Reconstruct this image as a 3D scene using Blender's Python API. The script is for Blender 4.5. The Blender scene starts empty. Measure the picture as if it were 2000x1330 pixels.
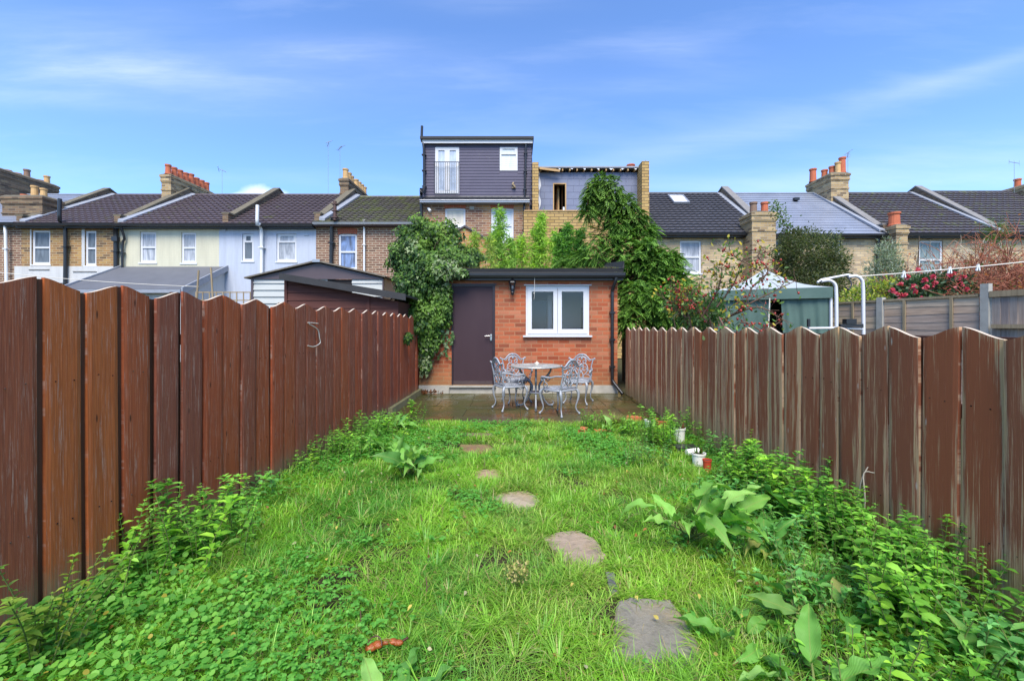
import bpy, math, random
import numpy as np
from mathutils import Vector
rnd = random.Random(7); rs = np.random.RandomState(7)
PI = math.pi; R = math.radians
S = bpy.context.scene
COL = S.collection
# ------------------------------------------------------------------ camera, sky, sun, exposure
H = 1.38; F = 850.0
cam_d = bpy.data.cameras.new('camera'); cam = bpy.data.objects.new('camera', cam_d); COL.objects.link(cam)
cam.location = (0, 0, H); cam.rotation_euler = (R(90), 0, 0)
cam_d.sensor_width = 36; cam_d.lens = 36*F/2000
cam_d.shift_x = -9/2000; cam_d.shift_y = -25/2000
cam_d.clip_start = 0.05; cam_d.clip_end = 3000
S.camera = cam
SUN_EL, SUN_AZ = R(56), R(179)          # azimuth of the sun measured from +Y towards +X
w = bpy.data.worlds.new('World'); S.world = w; w.use_nodes = True
nt = w.node_tree; nt.nodes.clear()
def nd(t, ty, **k):
    n = t.nodes.new(ty)
    for a, b in k.items(): setattr(n, a, b)
    return n
out = nd(nt, 'ShaderNodeOutputWorld'); bg = nd(nt, 'ShaderNodeBackground'); bg.inputs[1].default_value = 0.15
sky = nd(nt, 'ShaderNodeTexSky', sky_type='NISHITA'); sky.sun_disc = False
sky.sun_elevation = SUN_EL; sky.sun_rotation = SUN_AZ; sky.air_density = 1.0; sky.dust_density = 0.3; sky.ozone_density = 1.4
tc = nd(nt, 'ShaderNodeTexCoord'); sep = nd(nt, 'ShaderNodeSeparateXYZ'); nt.links.new(tc.outputs['Generated'], sep.inputs[0])
def wm(op, a, b=None, c=None, clamp=False):
    n = nd(nt, 'ShaderNodeMath', operation=op); n.use_clamp = clamp
    for i, x in enumerate((a, b, c)):
        if x is None: continue
        if isinstance(x, (int, float)): n.inputs[i].default_value = x
        else: nt.links.new(x, n.inputs[i])
    return n.outputs[0]
yy = wm('MAXIMUM', wm('ABSOLUTE', sep.outputs[1]), 0.08)
U = wm('DIVIDE', sep.outputs[0], yy); V = wm('DIVIDE', sep.outputs[2], yy)     # slopes on the sky, x/y and z/y
def wnoise(sx, sy, rot, scale, detail, off, dist=0.0, rough=.55):
    cb = nd(nt, 'ShaderNodeCombineXYZ'); nt.links.new(U, cb.inputs[0]); nt.links.new(V, cb.inputs[1]); cb.inputs[2].default_value = off
    mp = nd(nt, 'ShaderNodeMapping'); nt.links.new(cb.outputs[0], mp.inputs[0])
    mp.inputs['Rotation'].default_value = (0, 0, rot); mp.inputs['Scale'].default_value = (sx, sy, 1)
    nz = nd(nt, 'ShaderNodeTexNoise'); nz.inputs['Scale'].default_value = scale; nz.inputs['Detail'].default_value = detail
    nz.inputs['Roughness'].default_value = rough; nz.inputs['Distortion'].default_value = dist
    nt.links.new(mp.outputs[0], nz.inputs['Vector']); return nz.outputs[0]
def blob(u, v, ru, rv, slope=0.0):
    """soft ellipse on the sky centred at slopes u,v"""
    du = wm('DIVIDE', wm('SUBTRACT', U, u), ru)
    dv = wm('DIVIDE', wm('SUBTRACT', wm('SUBTRACT', V, v), wm('MULTIPLY', wm('SUBTRACT', U, u), slope)), rv)
    d = wm('ADD', wm('MULTIPLY', du, du), wm('MULTIPLY', dv, dv))
    return wm('POWER', 2.718, wm('MULTIPLY', d, -1.0))
def uv(px, py): return ((px-1009)/F, (640-py)/F)
cir = wnoise(1, 6, R(-4), 1.6, 8, 1.3, .3, .58); cir2 = wnoise(1, 7, R(-14), 1.5, 8, 7.7, .35, .58)
cum = wnoise(1, 1.5, 0, 11, 7, 3.1, .3)
tot = None
for (px, py, rx, ry, sl, amt, kind) in [
        (190, 130, 240, 40, .03, .5, 0), (60, 60, 330, 60, .0, .38, 0), (520, 170, 500, 60, .05, .25, 0), (680, 95, 160, 26, .03, .42, 0),
        (60, 190, 200, 20, -.05, .35, 0),
        (1720, 195, 330, 26, .21, .30, 1), (1960, 120, 200, 16, .3, .3, 1), (1300, 300, 260, 24, .16, .32, 1), (1340, 110, 140, 32, -.1, .35, 0),
        (1290, 165, 160, 18, 0.05, .3, 0), (1850, 330, 300, 60, .05, .45, 1), (960, 5, 140, 22, 0, .3, 0), (1500, 365, 500, 26, 0, .3, 1), (1750, 30, 160, 22, .1, .2, 1)]:
    u, v = uv(px, py)
    nz = cir if kind == 0 else cir2
    m = wm('MULTIPLY', blob(u, v, rx/F, ry/F, sl), wm('MULTIPLY', wm('SUBTRACT', nz, .28), 1.15*amt, clamp=True))
    tot = m if tot is None else wm('ADD', tot, m)
# wisps over the whole upper sky, so the sky looks right from any side
tot = wm('ADD', tot, wm('MULTIPLY', wm('SUBTRACT', cir, .52, clamp=True), .3))
c1 = None
for (px, py, rx, ry) in [(492, 372, 34, 17), (455, 386, 26, 9), (540, 384, 34, 11)]:
    u, v = uv(px, py); b = blob(u, v, rx/F, ry/F); c1 = b if c1 is None else wm('ADD', c1, b)
cu = wm('MULTIPLY', wm('SUBTRACT', wm('ADD', c1, wm('MULTIPLY', wm('SUBTRACT', cum, .5), 1.5)), .40), 1.5, clamp=True)
cu = wm('MULTIPLY', cu, wm('GREATER_THAN', sep.outputs[1], 0.0)); tot = wm('ADD', tot, wm('MULTIPLY', cu, .75), clamp=True)
mix = nd(nt, 'ShaderNodeMix', data_type='RGBA'); nt.links.new(tot, mix.inputs[0])
gm = nd(nt, 'ShaderNodeMix', data_type='RGBA', blend_type='MULTIPLY'); gm.inputs[0].default_value = 1
nt.links.new(sky.outputs[0], gm.inputs[6]); gm.inputs[7].default_value = (.59, .755, 1.0, 1)
nt.links.new(gm.outputs[2], mix.inputs[6]); mix.inputs[7].default_value = (4.6, 4.9, 5.6, 1)
nt.links.new(mix.outputs[2], bg.inputs[0]); nt.links.new(bg.outputs[0], out.inputs[0])
sd = bpy.data.lights.new('sun', 'SUN'); sun = bpy.data.objects.new('sun', sd); COL.objects.link(sun)
sd.energy = 3.2; sd.angle = R(34); sd.color = (1, .93, .82)
sv = Vector((math.sin(SUN_AZ)*math.cos(SUN_EL), math.cos(SUN_AZ)*math.cos(SUN_EL), math.sin(SUN_EL)))
sun.rotation_euler = (-sv).to_track_quat('-Z', 'Y').to_euler(); sun.location = sv*60
S.view_settings.view_transform = 'Standard'; S.view_settings.look = 'None'; S.view_settings.exposure = 1.05; S.view_settings.gamma = 1
try:
    S.cycles.max_bounces = 6; S.cycles.transparent_max_bounces = 8; S.cycles.diffuse_bounces = 3
except Exception: pass
# ------------------------------------------------------------------ helpers
def P(px, py, Y): return np.array(((px-1009)/F*Y, Y, H+(640-py)/F*Y))
def PX(px, Y): return (px-1009)/F*Y
def PZ(py, Y): return H+(640-py)/F*Y
def G(px, py):                      # a point on the ground
    Y = F*H/(py-640); return np.array(((px-1009)/F*Y, Y, 0))
OFF = {}
def tag(o, label=None, cat=None, group=None, kind=None):
    if label: o['label'] = label
    if cat: o['category'] = cat
    if group: o['group'] = group
    if kind: o['kind'] = kind
    return o
def thing(name, label, cat, loc, group=None, rz=0):
    o = bpy.data.objects.new(name, None); COL.objects.link(o); o.location = loc; o.rotation_euler.z = rz
    o.empty_display_size = .2
    OFF[o.name] = np.array(loc, float)
    return tag(o, label, cat, group)
class M:
    """collects shapes into one mesh; carries two point attributes: tint (colour) and buv (board coordinates)"""
    def __init__(s): s.V = []; s.L = []; s.Z = []; s.T = []; s.B = []; s.S = []; s.n = 0
    def add(s, V, faces=None, tint=None, buv=None, loops=None, sizes=None, sm=False):
        V = np.asarray(V, float).reshape(-1, 3); n = len(V)
        if faces is not None:
            sizes = np.array([len(f) for f in faces]); loops = np.array([i for f in faces for i in f])
        s.V.append(V); s.L.append(np.asarray(loops)+s.n); s.Z.append(np.asarray(sizes))
        t = np.ones((n, 3)) if tint is None else np.broadcast_to(np.asarray(tint, float), (n, 3))
        b = np.zeros((n, 3)) if buv is None else np.broadcast_to(np.asarray(buv, float), (n, 3))
        s.T.append(t); s.B.append(b); s.S.append(np.full(len(sizes), sm)); s.n += n; return s
    def box(s, x0, x1, y0, y1, z0, z1, **k):
        v = [(x, y, z) for z in (z0, z1) for y in (y0, y1) for x in (x0, x1)]
        return s.add(v, [(0, 2, 3, 1), (4, 5, 7, 6), (0, 1, 5, 4), (2, 6, 7, 3), (0, 4, 6, 2), (1, 3, 7, 5)], **k)
    def hexa(s, b, t, **k):          # bottom quad ccw, top quad ccw
        return s.add(list(b)+list(t), [(3, 2, 1, 0), (4, 5, 6, 7), (0, 1, 5, 4), (1, 2, 6, 5), (2, 3, 7, 6), (3, 0, 4, 7)], **k)
    def bar(s, a, b, wx, wz, up=(0, 0, 1), **k):
        a = np.array(a, float); b = np.array(b, float); d = b-a; d /= np.linalg.norm(d)
        u = np.array(up, float)
        if abs(d@u) > .95: u = np.array((0, 1, 0.))
        sx = np.cross(d, u); sx /= np.linalg.norm(sx); sz = np.cross(sx, d)
        q = [(-1, -1), (1, -1), (1, 1), (-1, 1)]
        return s.hexa([a+sx*i*wx/2+sz*j*wz/2 for i, j in q][::-1], [b+sx*i*wx/2+sz*j*wz/2 for i, j in q][::-1], **k)
    def prism(s, poly, ax, a, b, **k):   # poly of 2-D points extruded along axis ax from a to b
        n = len(poly)
        def mk(p, c):
            return {'x': (c, p[0], p[1]), 'y': (p[0], c, p[1]), 'z': (p[0], p[1], c)}[ax]
        v = [mk(p, a) for p in poly]+[mk(p, b) for p in poly]
        f = [tuple(range(n)), tuple(range(2*n-1, n-1, -1))]+[(i, i+n, (i+1) % n+n, (i+1) % n) for i in range(n)]
        return s.add(v, f, **k)
    def tube(s, pts, r, n=6, cap=True, **k):
        pts = np.array(pts, float); m = len(pts)
        rr = np.full(m, r, float) if np.isscalar(r) else np.interp(np.linspace(0, 1, m), np.linspace(0, 1, len(r)), r)
        d = np.gradient(pts, axis=0); d /= np.linalg.norm(d, axis=1)[:, None]+1e-9
        u = np.array((0, 0, 1.)) if abs(d[0, 2]) < .9 else np.array((1., 0, 0))
        V = []
        for i in range(m):
            u = u-d[i]*(u@d[i]); nu = np.linalg.norm(u); u = u/nu if nu > 1e-6 else np.array((1., 0, 0)); v = np.cross(d[i], u)
            for j in range(n):
                a = 2*PI*j/n; V.append(pts[i]+(u*math.cos(a)+v*math.sin(a))*rr[i])
        f = [(i*n+j, i*n+(j+1) % n, (i+1)*n+(j+1) % n, (i+1)*n+j) for i in range(m-1) for j in range(n)]
        s.add(V, f, sm=True, **k)
        if cap: s.add([V[j] for j in range(n)]+[V[(m-1)*n+j] for j in range(n)], [tuple(range(n-1, -1, -1)), tuple(range(n, 2*n))], **k)
        return s
    def lathe(s, prof, c, n=16, **k):    # prof: (radius, z) list
        V = [(c[0]+r*math.cos(2*PI*j/n), c[1]+r*math.sin(2*PI*j/n), c[2]+z) for r, z in prof for j in range(n)]
        m = len(prof)
        f = [(i*n+j, i*n+(j+1) % n, (i+1)*n+(j+1) % n, (i+1)*n+j) for i in range(m-1) for j in range(n)]
        f += [tuple(range(n-1, -1, -1)), tuple(range((m-1)*n, m*n))]
        return s.add(V, f, **k)
    def ball(s, c, r, n=8, sq=(1, 1, 1), **k):
        m = 6; pr = [(max(.02, math.sin(PI*i/m)), -math.cos(PI*i/m)) for i in range(m+1)]
        V = [(c[0]+r*sq[0]*a*math.cos(2*PI*j/n), c[1]+r*sq[1]*a*math.sin(2*PI*j/n), c[2]+r*sq[2]*z) for a, z in pr for j in range(n)]
        f = [(i*n+j, i*n+(j+1) % n, (i+1)*n+(j+1) % n, (i+1)*n+j) for i in range(m) for j in range(n)]
        return s.add(V, f, sm=True, **k)
    def build(s, name, mat, parent=None, smooth=False, loc=None):
        V = np.concatenate(s.V) if s.V else np.zeros((0, 3)); L = np.concatenate(s.L); Z = np.concatenate(s.Z)
        off = OFF.get(parent.name) if parent is not None else (np.array(loc, float) if loc is not None else None)
        if off is not None: V = V-off
        me = bpy.data.meshes.new(name); me.vertices.add(len(V)); me.vertices.foreach_set('co', V.astype(np.float32).ravel())
        me.loops.add(len(L)); me.loops.foreach_set('vertex_index', L.astype(np.int32))
        me.polygons.add(len(Z)); st = np.concatenate(([0], np.cumsum(Z)[:-1])).astype(np.int32)
        me.polygons.foreach_set('loop_start', st); me.polygons.foreach_set('loop_total', Z.astype(np.int32))
        me.polygons.foreach_set('use_smooth', np.ones(len(Z), bool) if smooth else np.concatenate(s.S))
        me.update(calc_edges=True)
        T = np.concatenate(s.T); a = me.attributes.new('tint', 'FLOAT_COLOR', 'POINT')
        a.data.foreach_set('color', np.concatenate((T, np.ones((len(T), 1))), 1).astype(np.float32).ravel())
        B = np.concatenate(s.B)
        if np.any(B):
            b = me.attributes.new('buv', 'FLOAT_VECTOR', 'POINT'); b.data.foreach_set('vector', B.astype(np.float32).ravel())
        me.materials.append(mat)
        o = bpy.data.objects.new(name, me); COL.objects.link(o)
        if parent is not None:
            o.parent = parent; OFF[o.name] = off if off is not None else np.zeros(3)
        elif loc is not None: o.location = loc; OFF[o.name] = off
        else: OFF[o.name] = np.zeros(3)
        return o
def struct(o): o['kind'] = 'structure'; return o
def smoothpts(pts, k=5):
    p = [np.array(a, float) for a in pts]; p = [2*p[0]-p[1]]+p+[2*p[-1]-p[-2]]; o = []
    for i in range(1, len(p)-2):
        for j in range(k):
            t = j/k; a, b, c, d = p[i-1:i+3]
            o.append(.5*((2*b)+(c-a)*t+(2*a-5*b+4*c-d)*t*t+(3*b-a-3*c+d)*t**3))
    o.append(p[-2]); return o
# ---- leaves: template vertices are (along, across, lift) in units of length, width, length
TPL = {
 'blade': ([(0, -.5, 0), (0, .5, 0), (.38, -.42, 0), (.38, .42, 0), (.72, -.28, 0), (.72, .28, 0), (1, 0, 0)], [(0, 1, 3, 2), (2, 3, 5, 4), (4, 5, 6)]),
 'leaf': ([(0, 0, 0), (.25, -.45, .05), (.6, -.42, .05), (1, 0, -.03), (.6, .42, .05), (.25, .45, .05), (.45, 0, -.02)], [(0, 6, 1), (1, 6, 2), (2, 6, 3), (3, 6, 4), (4, 6, 5), (5, 6, 0)]),
 'dia': ([(0, 0, 0), (.45, -.5, .04), (1, 0, 0), (.45, .5, .04)], [(0, 3, 2), (0, 2, 1)]),
 'needle': ([(0, -.5, 0), (0, .5, 0), (1, 0, 0)], [(0, 1, 2)]),
 'ivy': ([(0, 0, 0), (-.1, -.42, .03), (.25, -.55, .05), (.5, -.3, .03), (1, 0, -.05), (.5, .3, .03), (.25, .55, .05), (-.1, .42, .03), (.3, 0, -.03)],
         [(0, 8, 1), (1, 8, 2), (2, 8, 3), (3, 8, 4), (4, 8, 5), (5, 8, 6), (6, 8, 7), (7, 8, 0)]),
 'round': ([(0, 0, 0)]+[(.5-.5*math.cos(a), -.55*math.sin(a), .06) for a in np.linspace(.45, 2*PI-.45, 8)]+[(.45, 0, -.02)],
           [(9, i, i+1) for i in range(1, 8)]+[(0, 1, 9), (0, 9, 8)]),
}
def longtpl(n=14, wav=.06):
    v = []; f = []
    for i in range(n):
        t = i/(n-1); wd = (math.sin(PI*min(1, t*1.05)**.75)*.5)*(1 if t < 1 else 0)+.015
        for j, c in enumerate((-1, -.5, 0, .5, 1)):
            v.append((t, c*wd, (abs(c)*.07)+(wav*math.sin(i*1.35+(c > 0)*1.7)*abs(c)**2)))
    for i in range(n-1):
        for j in range(4): f.append((i*5+j, i*5+j+1, (i+1)*5+j+1, (i+1)*5+j))
    return v, f
TPL['dock'] = longtpl()
def nrmz(a): return a/(np.linalg.norm(a, axis=-1, keepdims=True)+1e-9)
def leaves(m, pos, axis, nrm, L, W, tint, tpl='leaf', curve=0.0):
    tv, tf = TPL[tpl]; tv = np.array(tv, float); N = len(pos); k = len(tv)
    axis = nrmz(np.asarray(axis, float)); side = nrmz(np.cross(axis, nrm)); nr = np.cross(side, axis)
    L = np.broadcast_to(np.asarray(L, float), (N,))[:, None, None]; W = np.broadcast_to(np.asarray(W, float), (N,))[:, None, None]
    cv = np.broadcast_to(np.asarray(curve, float), (N,))[:, None, None]
    u = tv[None, :, 0:1]; v = tv[None, :, 1:2]; wv = tv[None, :, 2:3]
    # bend along a circle: keeps the blade's length while it droops
    a = cv*u; sn = np.where(np.abs(cv) > 1e-3, np.sin(a)/np.where(np.abs(cv) > 1e-3, cv, 1), u); cs = np.where(np.abs(cv) > 1e-3, (1-np.cos(a))/np.where(np.abs(cv) > 1e-3, cv, 1), 0)
    X = pos[:, None, :]+axis[:, None, :]*(sn*L)+side[:, None, :]*(v*W)+nr[:, None, :]*((wv-cs)*L)
    fl = np.array([i for f in tf for i in f]); fz = np.array([len(f) for f in tf])
    loops = (np.arange(N)[:, None]*k+fl[None]).ravel(); sizes = np.tile(fz, N)
    t = np.repeat(np.broadcast_to(np.asarray(tint, float), (N, 3)), k, axis=0)
    b = np.tile(np.stack((tv[:, 0], tv[:, 1]+.5, np.zeros(k)), 1), (N, 1)); b[:, 2] = np.repeat(rs.rand(N), k)+.001
    m.add(X.reshape(-1, 3), loops=loops, sizes=sizes, tint=t, buv=b, sm=True)
def rdir(n):
    return nrmz(rs.normal(size=(n, 3)))
def mixc(a, b, t): a = np.array(a, float); b = np.array(b, float); t = np.asarray(t)[..., None]; return a*(1-t)+b*t
def palette(n, cols, jit=.15):
    c = np.array(cols, float)[rs.randint(0, len(cols), n)]; return c*(1+jit*rs.normal(size=(n, 1))).clip(.5, 1.6)
# ------------------------------------------------------------------ materials
MATS = {}
class NT:
    def __init__(s, name):
        s.m = bpy.data.materials.new(name); s.m.use_nodes = True; s.t = s.m.node_tree; s.p = s.t.nodes['Principled BSDF']; s.o = s.t.nodes['Material Output']
        s.geo = None
    def n(s, ty, **k): return nd(s.t, ty, **k)
    def l(s, a, b): s.t.links.new(a, b)
    def inp(s, i, x):
        if x is None: return
        if hasattr(x, 'is_linked'): s.l(x, i)
        elif isinstance(x, (tuple, list)): i.default_value = tuple(x)+((1,) if len(x) == 3 and len(i.default_value) == 4 else ())
        else: i.default_value = x
    def pos(s):
        if s.geo is None: s.geo = s.n('ShaderNodeNewGeometry')
        return s.geo.outputs['Position']
    def obj(s): return s.n('ShaderNodeTexCoord').outputs['Object']
    def attr(s, nm, o='Color'): return s.n('ShaderNodeAttribute', attribute_name=nm).outputs[o]
    def mp(s, v, scale=(1, 1, 1), loc=(0, 0, 0), rot=(0, 0, 0)):
        n = s.n('ShaderNodeMapping'); s.l(v, n.inputs[0]); n.inputs['Scale'].default_value = scale; n.inputs['Location'].default_value = loc; n.inputs['Rotation'].default_value = rot; return n.outputs[0]
    def noise(s, v, scale, detail=4, rough=.55, dist=0):
        n = s.n('ShaderNodeTexNoise'); s.l(v, n.inputs['Vector']); n.inputs['Scale'].default_value = scale; n.inputs['Detail'].default_value = detail
        n.inputs['Roughness'].default_value = rough; n.inputs['Distortion'].default_value = dist; return n.outputs[0]
    def ramp(s, f, stops):
        n = s.n('ShaderNodeValToRGB'); s.l(f, n.inputs[0]); e = n.color_ramp.elements
        while len(e) > 1: e.remove(e[-1])
        for i, (p, c) in enumerate(stops):
            x = e[0] if i == 0 else e.new(p); x.position = p
            x.color = (c, c, c, 1) if isinstance(c, (int, float)) else tuple(c)+(1,)
        return n.outputs[0]
    def mix(s, f, a, b, mode='MIX'):
        n = s.n('ShaderNodeMix', data_type='RGBA', blend_type=mode); s.inp(n.inputs[0], f); s.inp(n.inputs[6], a); s.inp(n.inputs[7], b); return n.outputs[2]
    def math(s, op, a, b=None, clamp=False):
        n = s.n('ShaderNodeMath', operation=op); n.use_clamp = clamp; s.inp(n.inputs[0], a)
        if b is not None: s.inp(n.inputs[1], b)
        return n.outputs[0]
    def comb(s, x, y, z):
        n = s.n('ShaderNodeCombineXYZ'); s.inp(n.inputs[0], x); s.inp(n.inputs[1], y); s.inp(n.inputs[2], z); return n.outputs[0]
    def xyz(s, v): n = s.n('ShaderNodeSeparateXYZ'); s.l(v, n.inputs[0]); return n.outputs
    def bump(s, h, strength=.3, dist=.01):
        n = s.n('ShaderNodeBump'); s.l(h, n.inputs['Height']); n.inputs['Strength'].default_value = strength; n.inputs['Distance'].default_value = dist; s.l(n.outputs[0], s.p.inputs['Normal']); return n
    def set(s, color=None, rough=None, metal=None, spec=None):
        s.inp(s.p.inputs['Base Color'], color); s.inp(s.p.inputs['Roughness'], rough); s.inp(s.p.inputs['Metallic'], metal)
        if spec is not None: s.p.inputs['Specular IOR Level'].default_value = spec
        return s.m
def plain(name, col, rough=.6, metal=0, var=.15, nscale=3, spec=None, bumpd=0):
    t = NT(name); nz = t.noise(t.pos(), nscale, 5)
    c = t.mix(nz, tuple(x*(1-var) for x in col), tuple(min(1, x*(1+var)) for x in col))
    nz2 = t.noise(t.pos(), nscale*9, 3); c = t.mix(t.math('MULTIPLY', nz2, var), c, tuple(x*.5 for x in col))
    if bumpd: t.bump(nz2, .5, bumpd)
    return t.set(c, rough, metal, spec)
def brickmat(name, cols, mortar, var=.5, bw=.33, rh=.108, ms=.013, stain=(.05, .045, .04), stain_amt=.5, patch=None, bumpd=.006, base=False):
    t = NT(name); p = t.xyz(t.pos()); v = t.comb(t.math('ADD', p[0], p[1]), p[2], 0.0)
    b = t.n('ShaderNodeTexBrick'); t.l(v, b.inputs['Vector']); b.inputs['Scale'].default_value = 1; b.inputs['Brick Width'].default_value = bw
    b.inputs['Row Height'].default_value = rh; b.inputs['Mortar Size'].default_value = ms; b.inputs['Mortar Smooth'].default_value = .1
    b.offset = .5; b.inputs['Color1'].default_value = (0, 0, 0, 1); b.inputs['Color2'].default_value = (1, 1, 1, 1); b.inputs['Mortar'].default_value = (.5, .5, .5, 1)
    st = [(i/(len(cols)-1), c) for i, c in enumerate(cols)]
    bc = t.ramp(b.outputs['Color'], st)
    big = t.noise(t.pos(), .8, 4, .6); fine = t.noise(t.pos(), 45, 4, .7)
    bc = t.mix(t.math('MULTIPLY', fine, .5), bc, tuple(x*.55 for x in cols[0]))
    if patch: bc = t.mix(t.ramp(big, [(.48, 0), (.58, .75)]), bc, patch)
    c = t.mix(b.outputs['Fac'], bc, t.mix(fine, tuple(x*.75 for x in mortar), mortar))
    s2 = t.noise(t.mp(t.pos(), (1.2, 1.2, .35)), 1.1, 6, .65)
    c = t.mix(t.ramp(s2, [(.48, 0), (.75, stain_amt)]), c, stain)
    if base: c = t.mix(t.ramp(t.math('ADD', p[2], t.math('MULTIPLY', t.math('SUBTRACT', s2, .5), 1.6)), [(.12, .6), (.65, 0)]), c, (.20, .16, .07))
    h = t.math('SUBTRACT', t.math('MULTIPLY', fine, .4), b.outputs['Fac']); t.bump(h, .6, bumpd)
    return t.set(c, .85, spec=.25)
def leafmat(name, rough=.45, trans=.35, vein=False, spec=.4):
    t = NT(name); c = t.attr('tint')
    nz = t.noise(t.pos(), 60, 3); c = t.mix(t.math('MULTIPLY', nz, .45), c, t.mix(1.0, c, (.6, .62, .5), 'MULTIPLY'))
    if vein:
        b = t.xyz(t.attr('buv', 'Vector')); d = t.math('ABSOLUTE', t.math('SUBTRACT', b[1], .5))
        c = t.mix(t.ramp(d, [(.0, .75), (.035, 0)]), c, (.30, .36, .10))
        wv = t.n('ShaderNodeTexWave'); t.l(t.comb(t.math('SUBTRACT', b[0], t.math('MULTIPLY', d, .7)), 0.0, 0.0), wv.inputs['Vector']); wv.inputs['Scale'].default_value = 5
        c = t.mix(t.math('MULTIPLY', wv.outputs['Fac'], .07), c, t.mix(1.0, c, (.55, .6, .45), 'MULTIPLY'))
        hol = t.noise(t.comb(t.math('ADD', b[0], t.math('MULTIPLY', b[2], 9.0)), b[1], b[2]), 7, 5, .7)
        c = t.mix(t.ramp(hol, [(.64, 0), (.72, .7)]), c, (.24, .17, .05))
        t.bump(wv.outputs['Fac'], .3, .002)
    t.set(c, rough, spec=spec)
    tr = t.n('ShaderNodeBsdfTranslucent'); t.l(t.mix(1.0, c, (1.1, 1.25, .55), 'MULTIPLY'), tr.inputs[0])
    ms = t.n('ShaderNodeMixShader'); ms.inputs[0].default_value = trans; t.l(t.p.outputs[0], ms.inputs[1]); t.l(tr.outputs[0], ms.inputs[2]); t.l(ms.outputs[0], t.o.inputs[0])
    return t.m
def barkmat(name, col): 
    t = NT(name); nz = t.noise(t.mp(t.pos(), (8, 8, 2)), 6, 6, .7); c = t.mix(nz, tuple(x*.5 for x in col), tuple(x*1.3 for x in col)); t.bump(nz, .6, .01); return t.set(c, .85, spec=.2)
M_leaf = leafmat('leaf', .5, .45, spec=.25); M_grass = leafmat('grass_blade', .4, .4); M_dock = leafmat('broad_leaf', .5, .4, vein=True, spec=.25); M_matte = leafmat('matte_leaf', .65, .25, spec=.2)
M_ivy = leafmat('ivy_leaf', .5, .2, spec=.22)
M_bark = barkmat('bark', (.10, .075, .05)); M_stem = barkmat('green_stem', (.16, .2, .06)); M_twig = barkmat('pale_twig', (.42, .37, .28)); M_redtwig = barkmat('red_twig', (.36, .14, .085)); M_redstem = barkmat('rose_stem', (.17, .10, .07))
M_white = plain('white_upvc', (.62, .62, .63), .5, var=.05, spec=.3)
M_whitep = plain('white_plastic', (.72, .72, .70), .4, var=.08)
M_black = plain('black_plastic', (.018, .019, .022), .35, var=.3)
M_blackm = plain('black_felt', (.028, .028, .03), .75, var=.5, nscale=6, bumpd=.004)
M_lead = plain('lead_flashing', (.27, .29, .33), .5, var=.3, nscale=5)
M_conc = plain('concrete', (.40, .38, .33), .85, var=.35, nscale=8, bumpd=.004)
M_alu = plain('cast_aluminium_paint', (.30, .32, .35), .5, .15, var=.18, nscale=30)
M_tabletop = plain('worn_table_top', (.38, .39, .36), .3, .15, var=.4, nscale=25)
M_door = None
def mk_tab():
    global M_door, M_brick_red, M_kerb
    t = NT('brown_door_paint'); nz = t.noise(t.mp(t.pos(), (2, 2, .5)), 3, 5); z = t.xyz(t.pos())[2]
    c = t.mix(nz, (.040, .022, .028), (.055, .032, .038)); d = t.ramp(t.math('ADD', z, t.math('MULTIPLY', nz, .12)), [(.22, .5), (.33, 0)]); c = t.mix(d, c, (.13, .10, .09)); M_door = t.set(c, .6, spec=.25)
mk_tab()
M_brick_red = brickmat('red_brick', [(.28, .062, .028), (.48, .11, .042), (.56, .15, .062), (.37, .085, .036), (.58, .21, .11)], (.44, .21, .11), bw=.232, rh=.087, ms=.0085, stain=(.16, .12, .07), stain_amt=.45, base=True)
M_brick_yel = brickmat('yellow_stock_brick', [(.40, .27, .12), (.52, .37, .18), (.12, .08, .05), (.46, .32, .16), (.56, .42, .22)], (.40, .34, .25), stain=(.10, .08, .06), stain_amt=.4)
M_brick_orange = brickmat('orange_stock_brick', [(.40, .22, .08), (.26, .13, .06), (.48, .29, .10), (.07, .045, .035), (.44, .26, .12)], (.46, .36, .22), stain=(.09, .07, .05), stain_amt=.35)
M_brick_brn = brickmat('brown_brick', [(.17, .08, .05), (.26, .13, .09), (.30, .17, .11), (.13, .07, .05), (.34, .18, .12)], (.48, .39, .28), ms=.016, stain_amt=.2)
M_brick_new = brickmat('new_yellow_brick', [(.46, .30, .11), (.54, .37, .15), (.38, .24, .08), (.52, .35, .15)], (.16, .11, .06), bw=.40, rh=.135, ms=.014, stain_amt=.1)
M_brick_mix = brickmat('patched_brick', [(.16, .07, .05), (.30, .13, .07), (.38, .22, .12), (.12, .06, .05), (.34, .18, .10)], (.42, .34, .25), stain_amt=.25, patch=(.50, .26, .10))
M_brick_pale = brickmat('pale_stock_brick', [(.66, .49, .26), (.56, .40, .21), (.72, .56, .34), (.28, .20, .13), (.62, .45, .26)], (.42, .36, .28), stain=(.12, .10, .07), stain_amt=.35)
M_brick_chim = brickmat('sooty_chimney_brick', [(.16, .10, .06), (.26, .17, .10), (.09, .065, .05), (.34, .24, .13)], (.22, .18, .13), stain_amt=.6)
M_brick_arch = plain('red_rubbed_brick', (.42, .10, .045), .85, var=.5, nscale=14)
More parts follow.
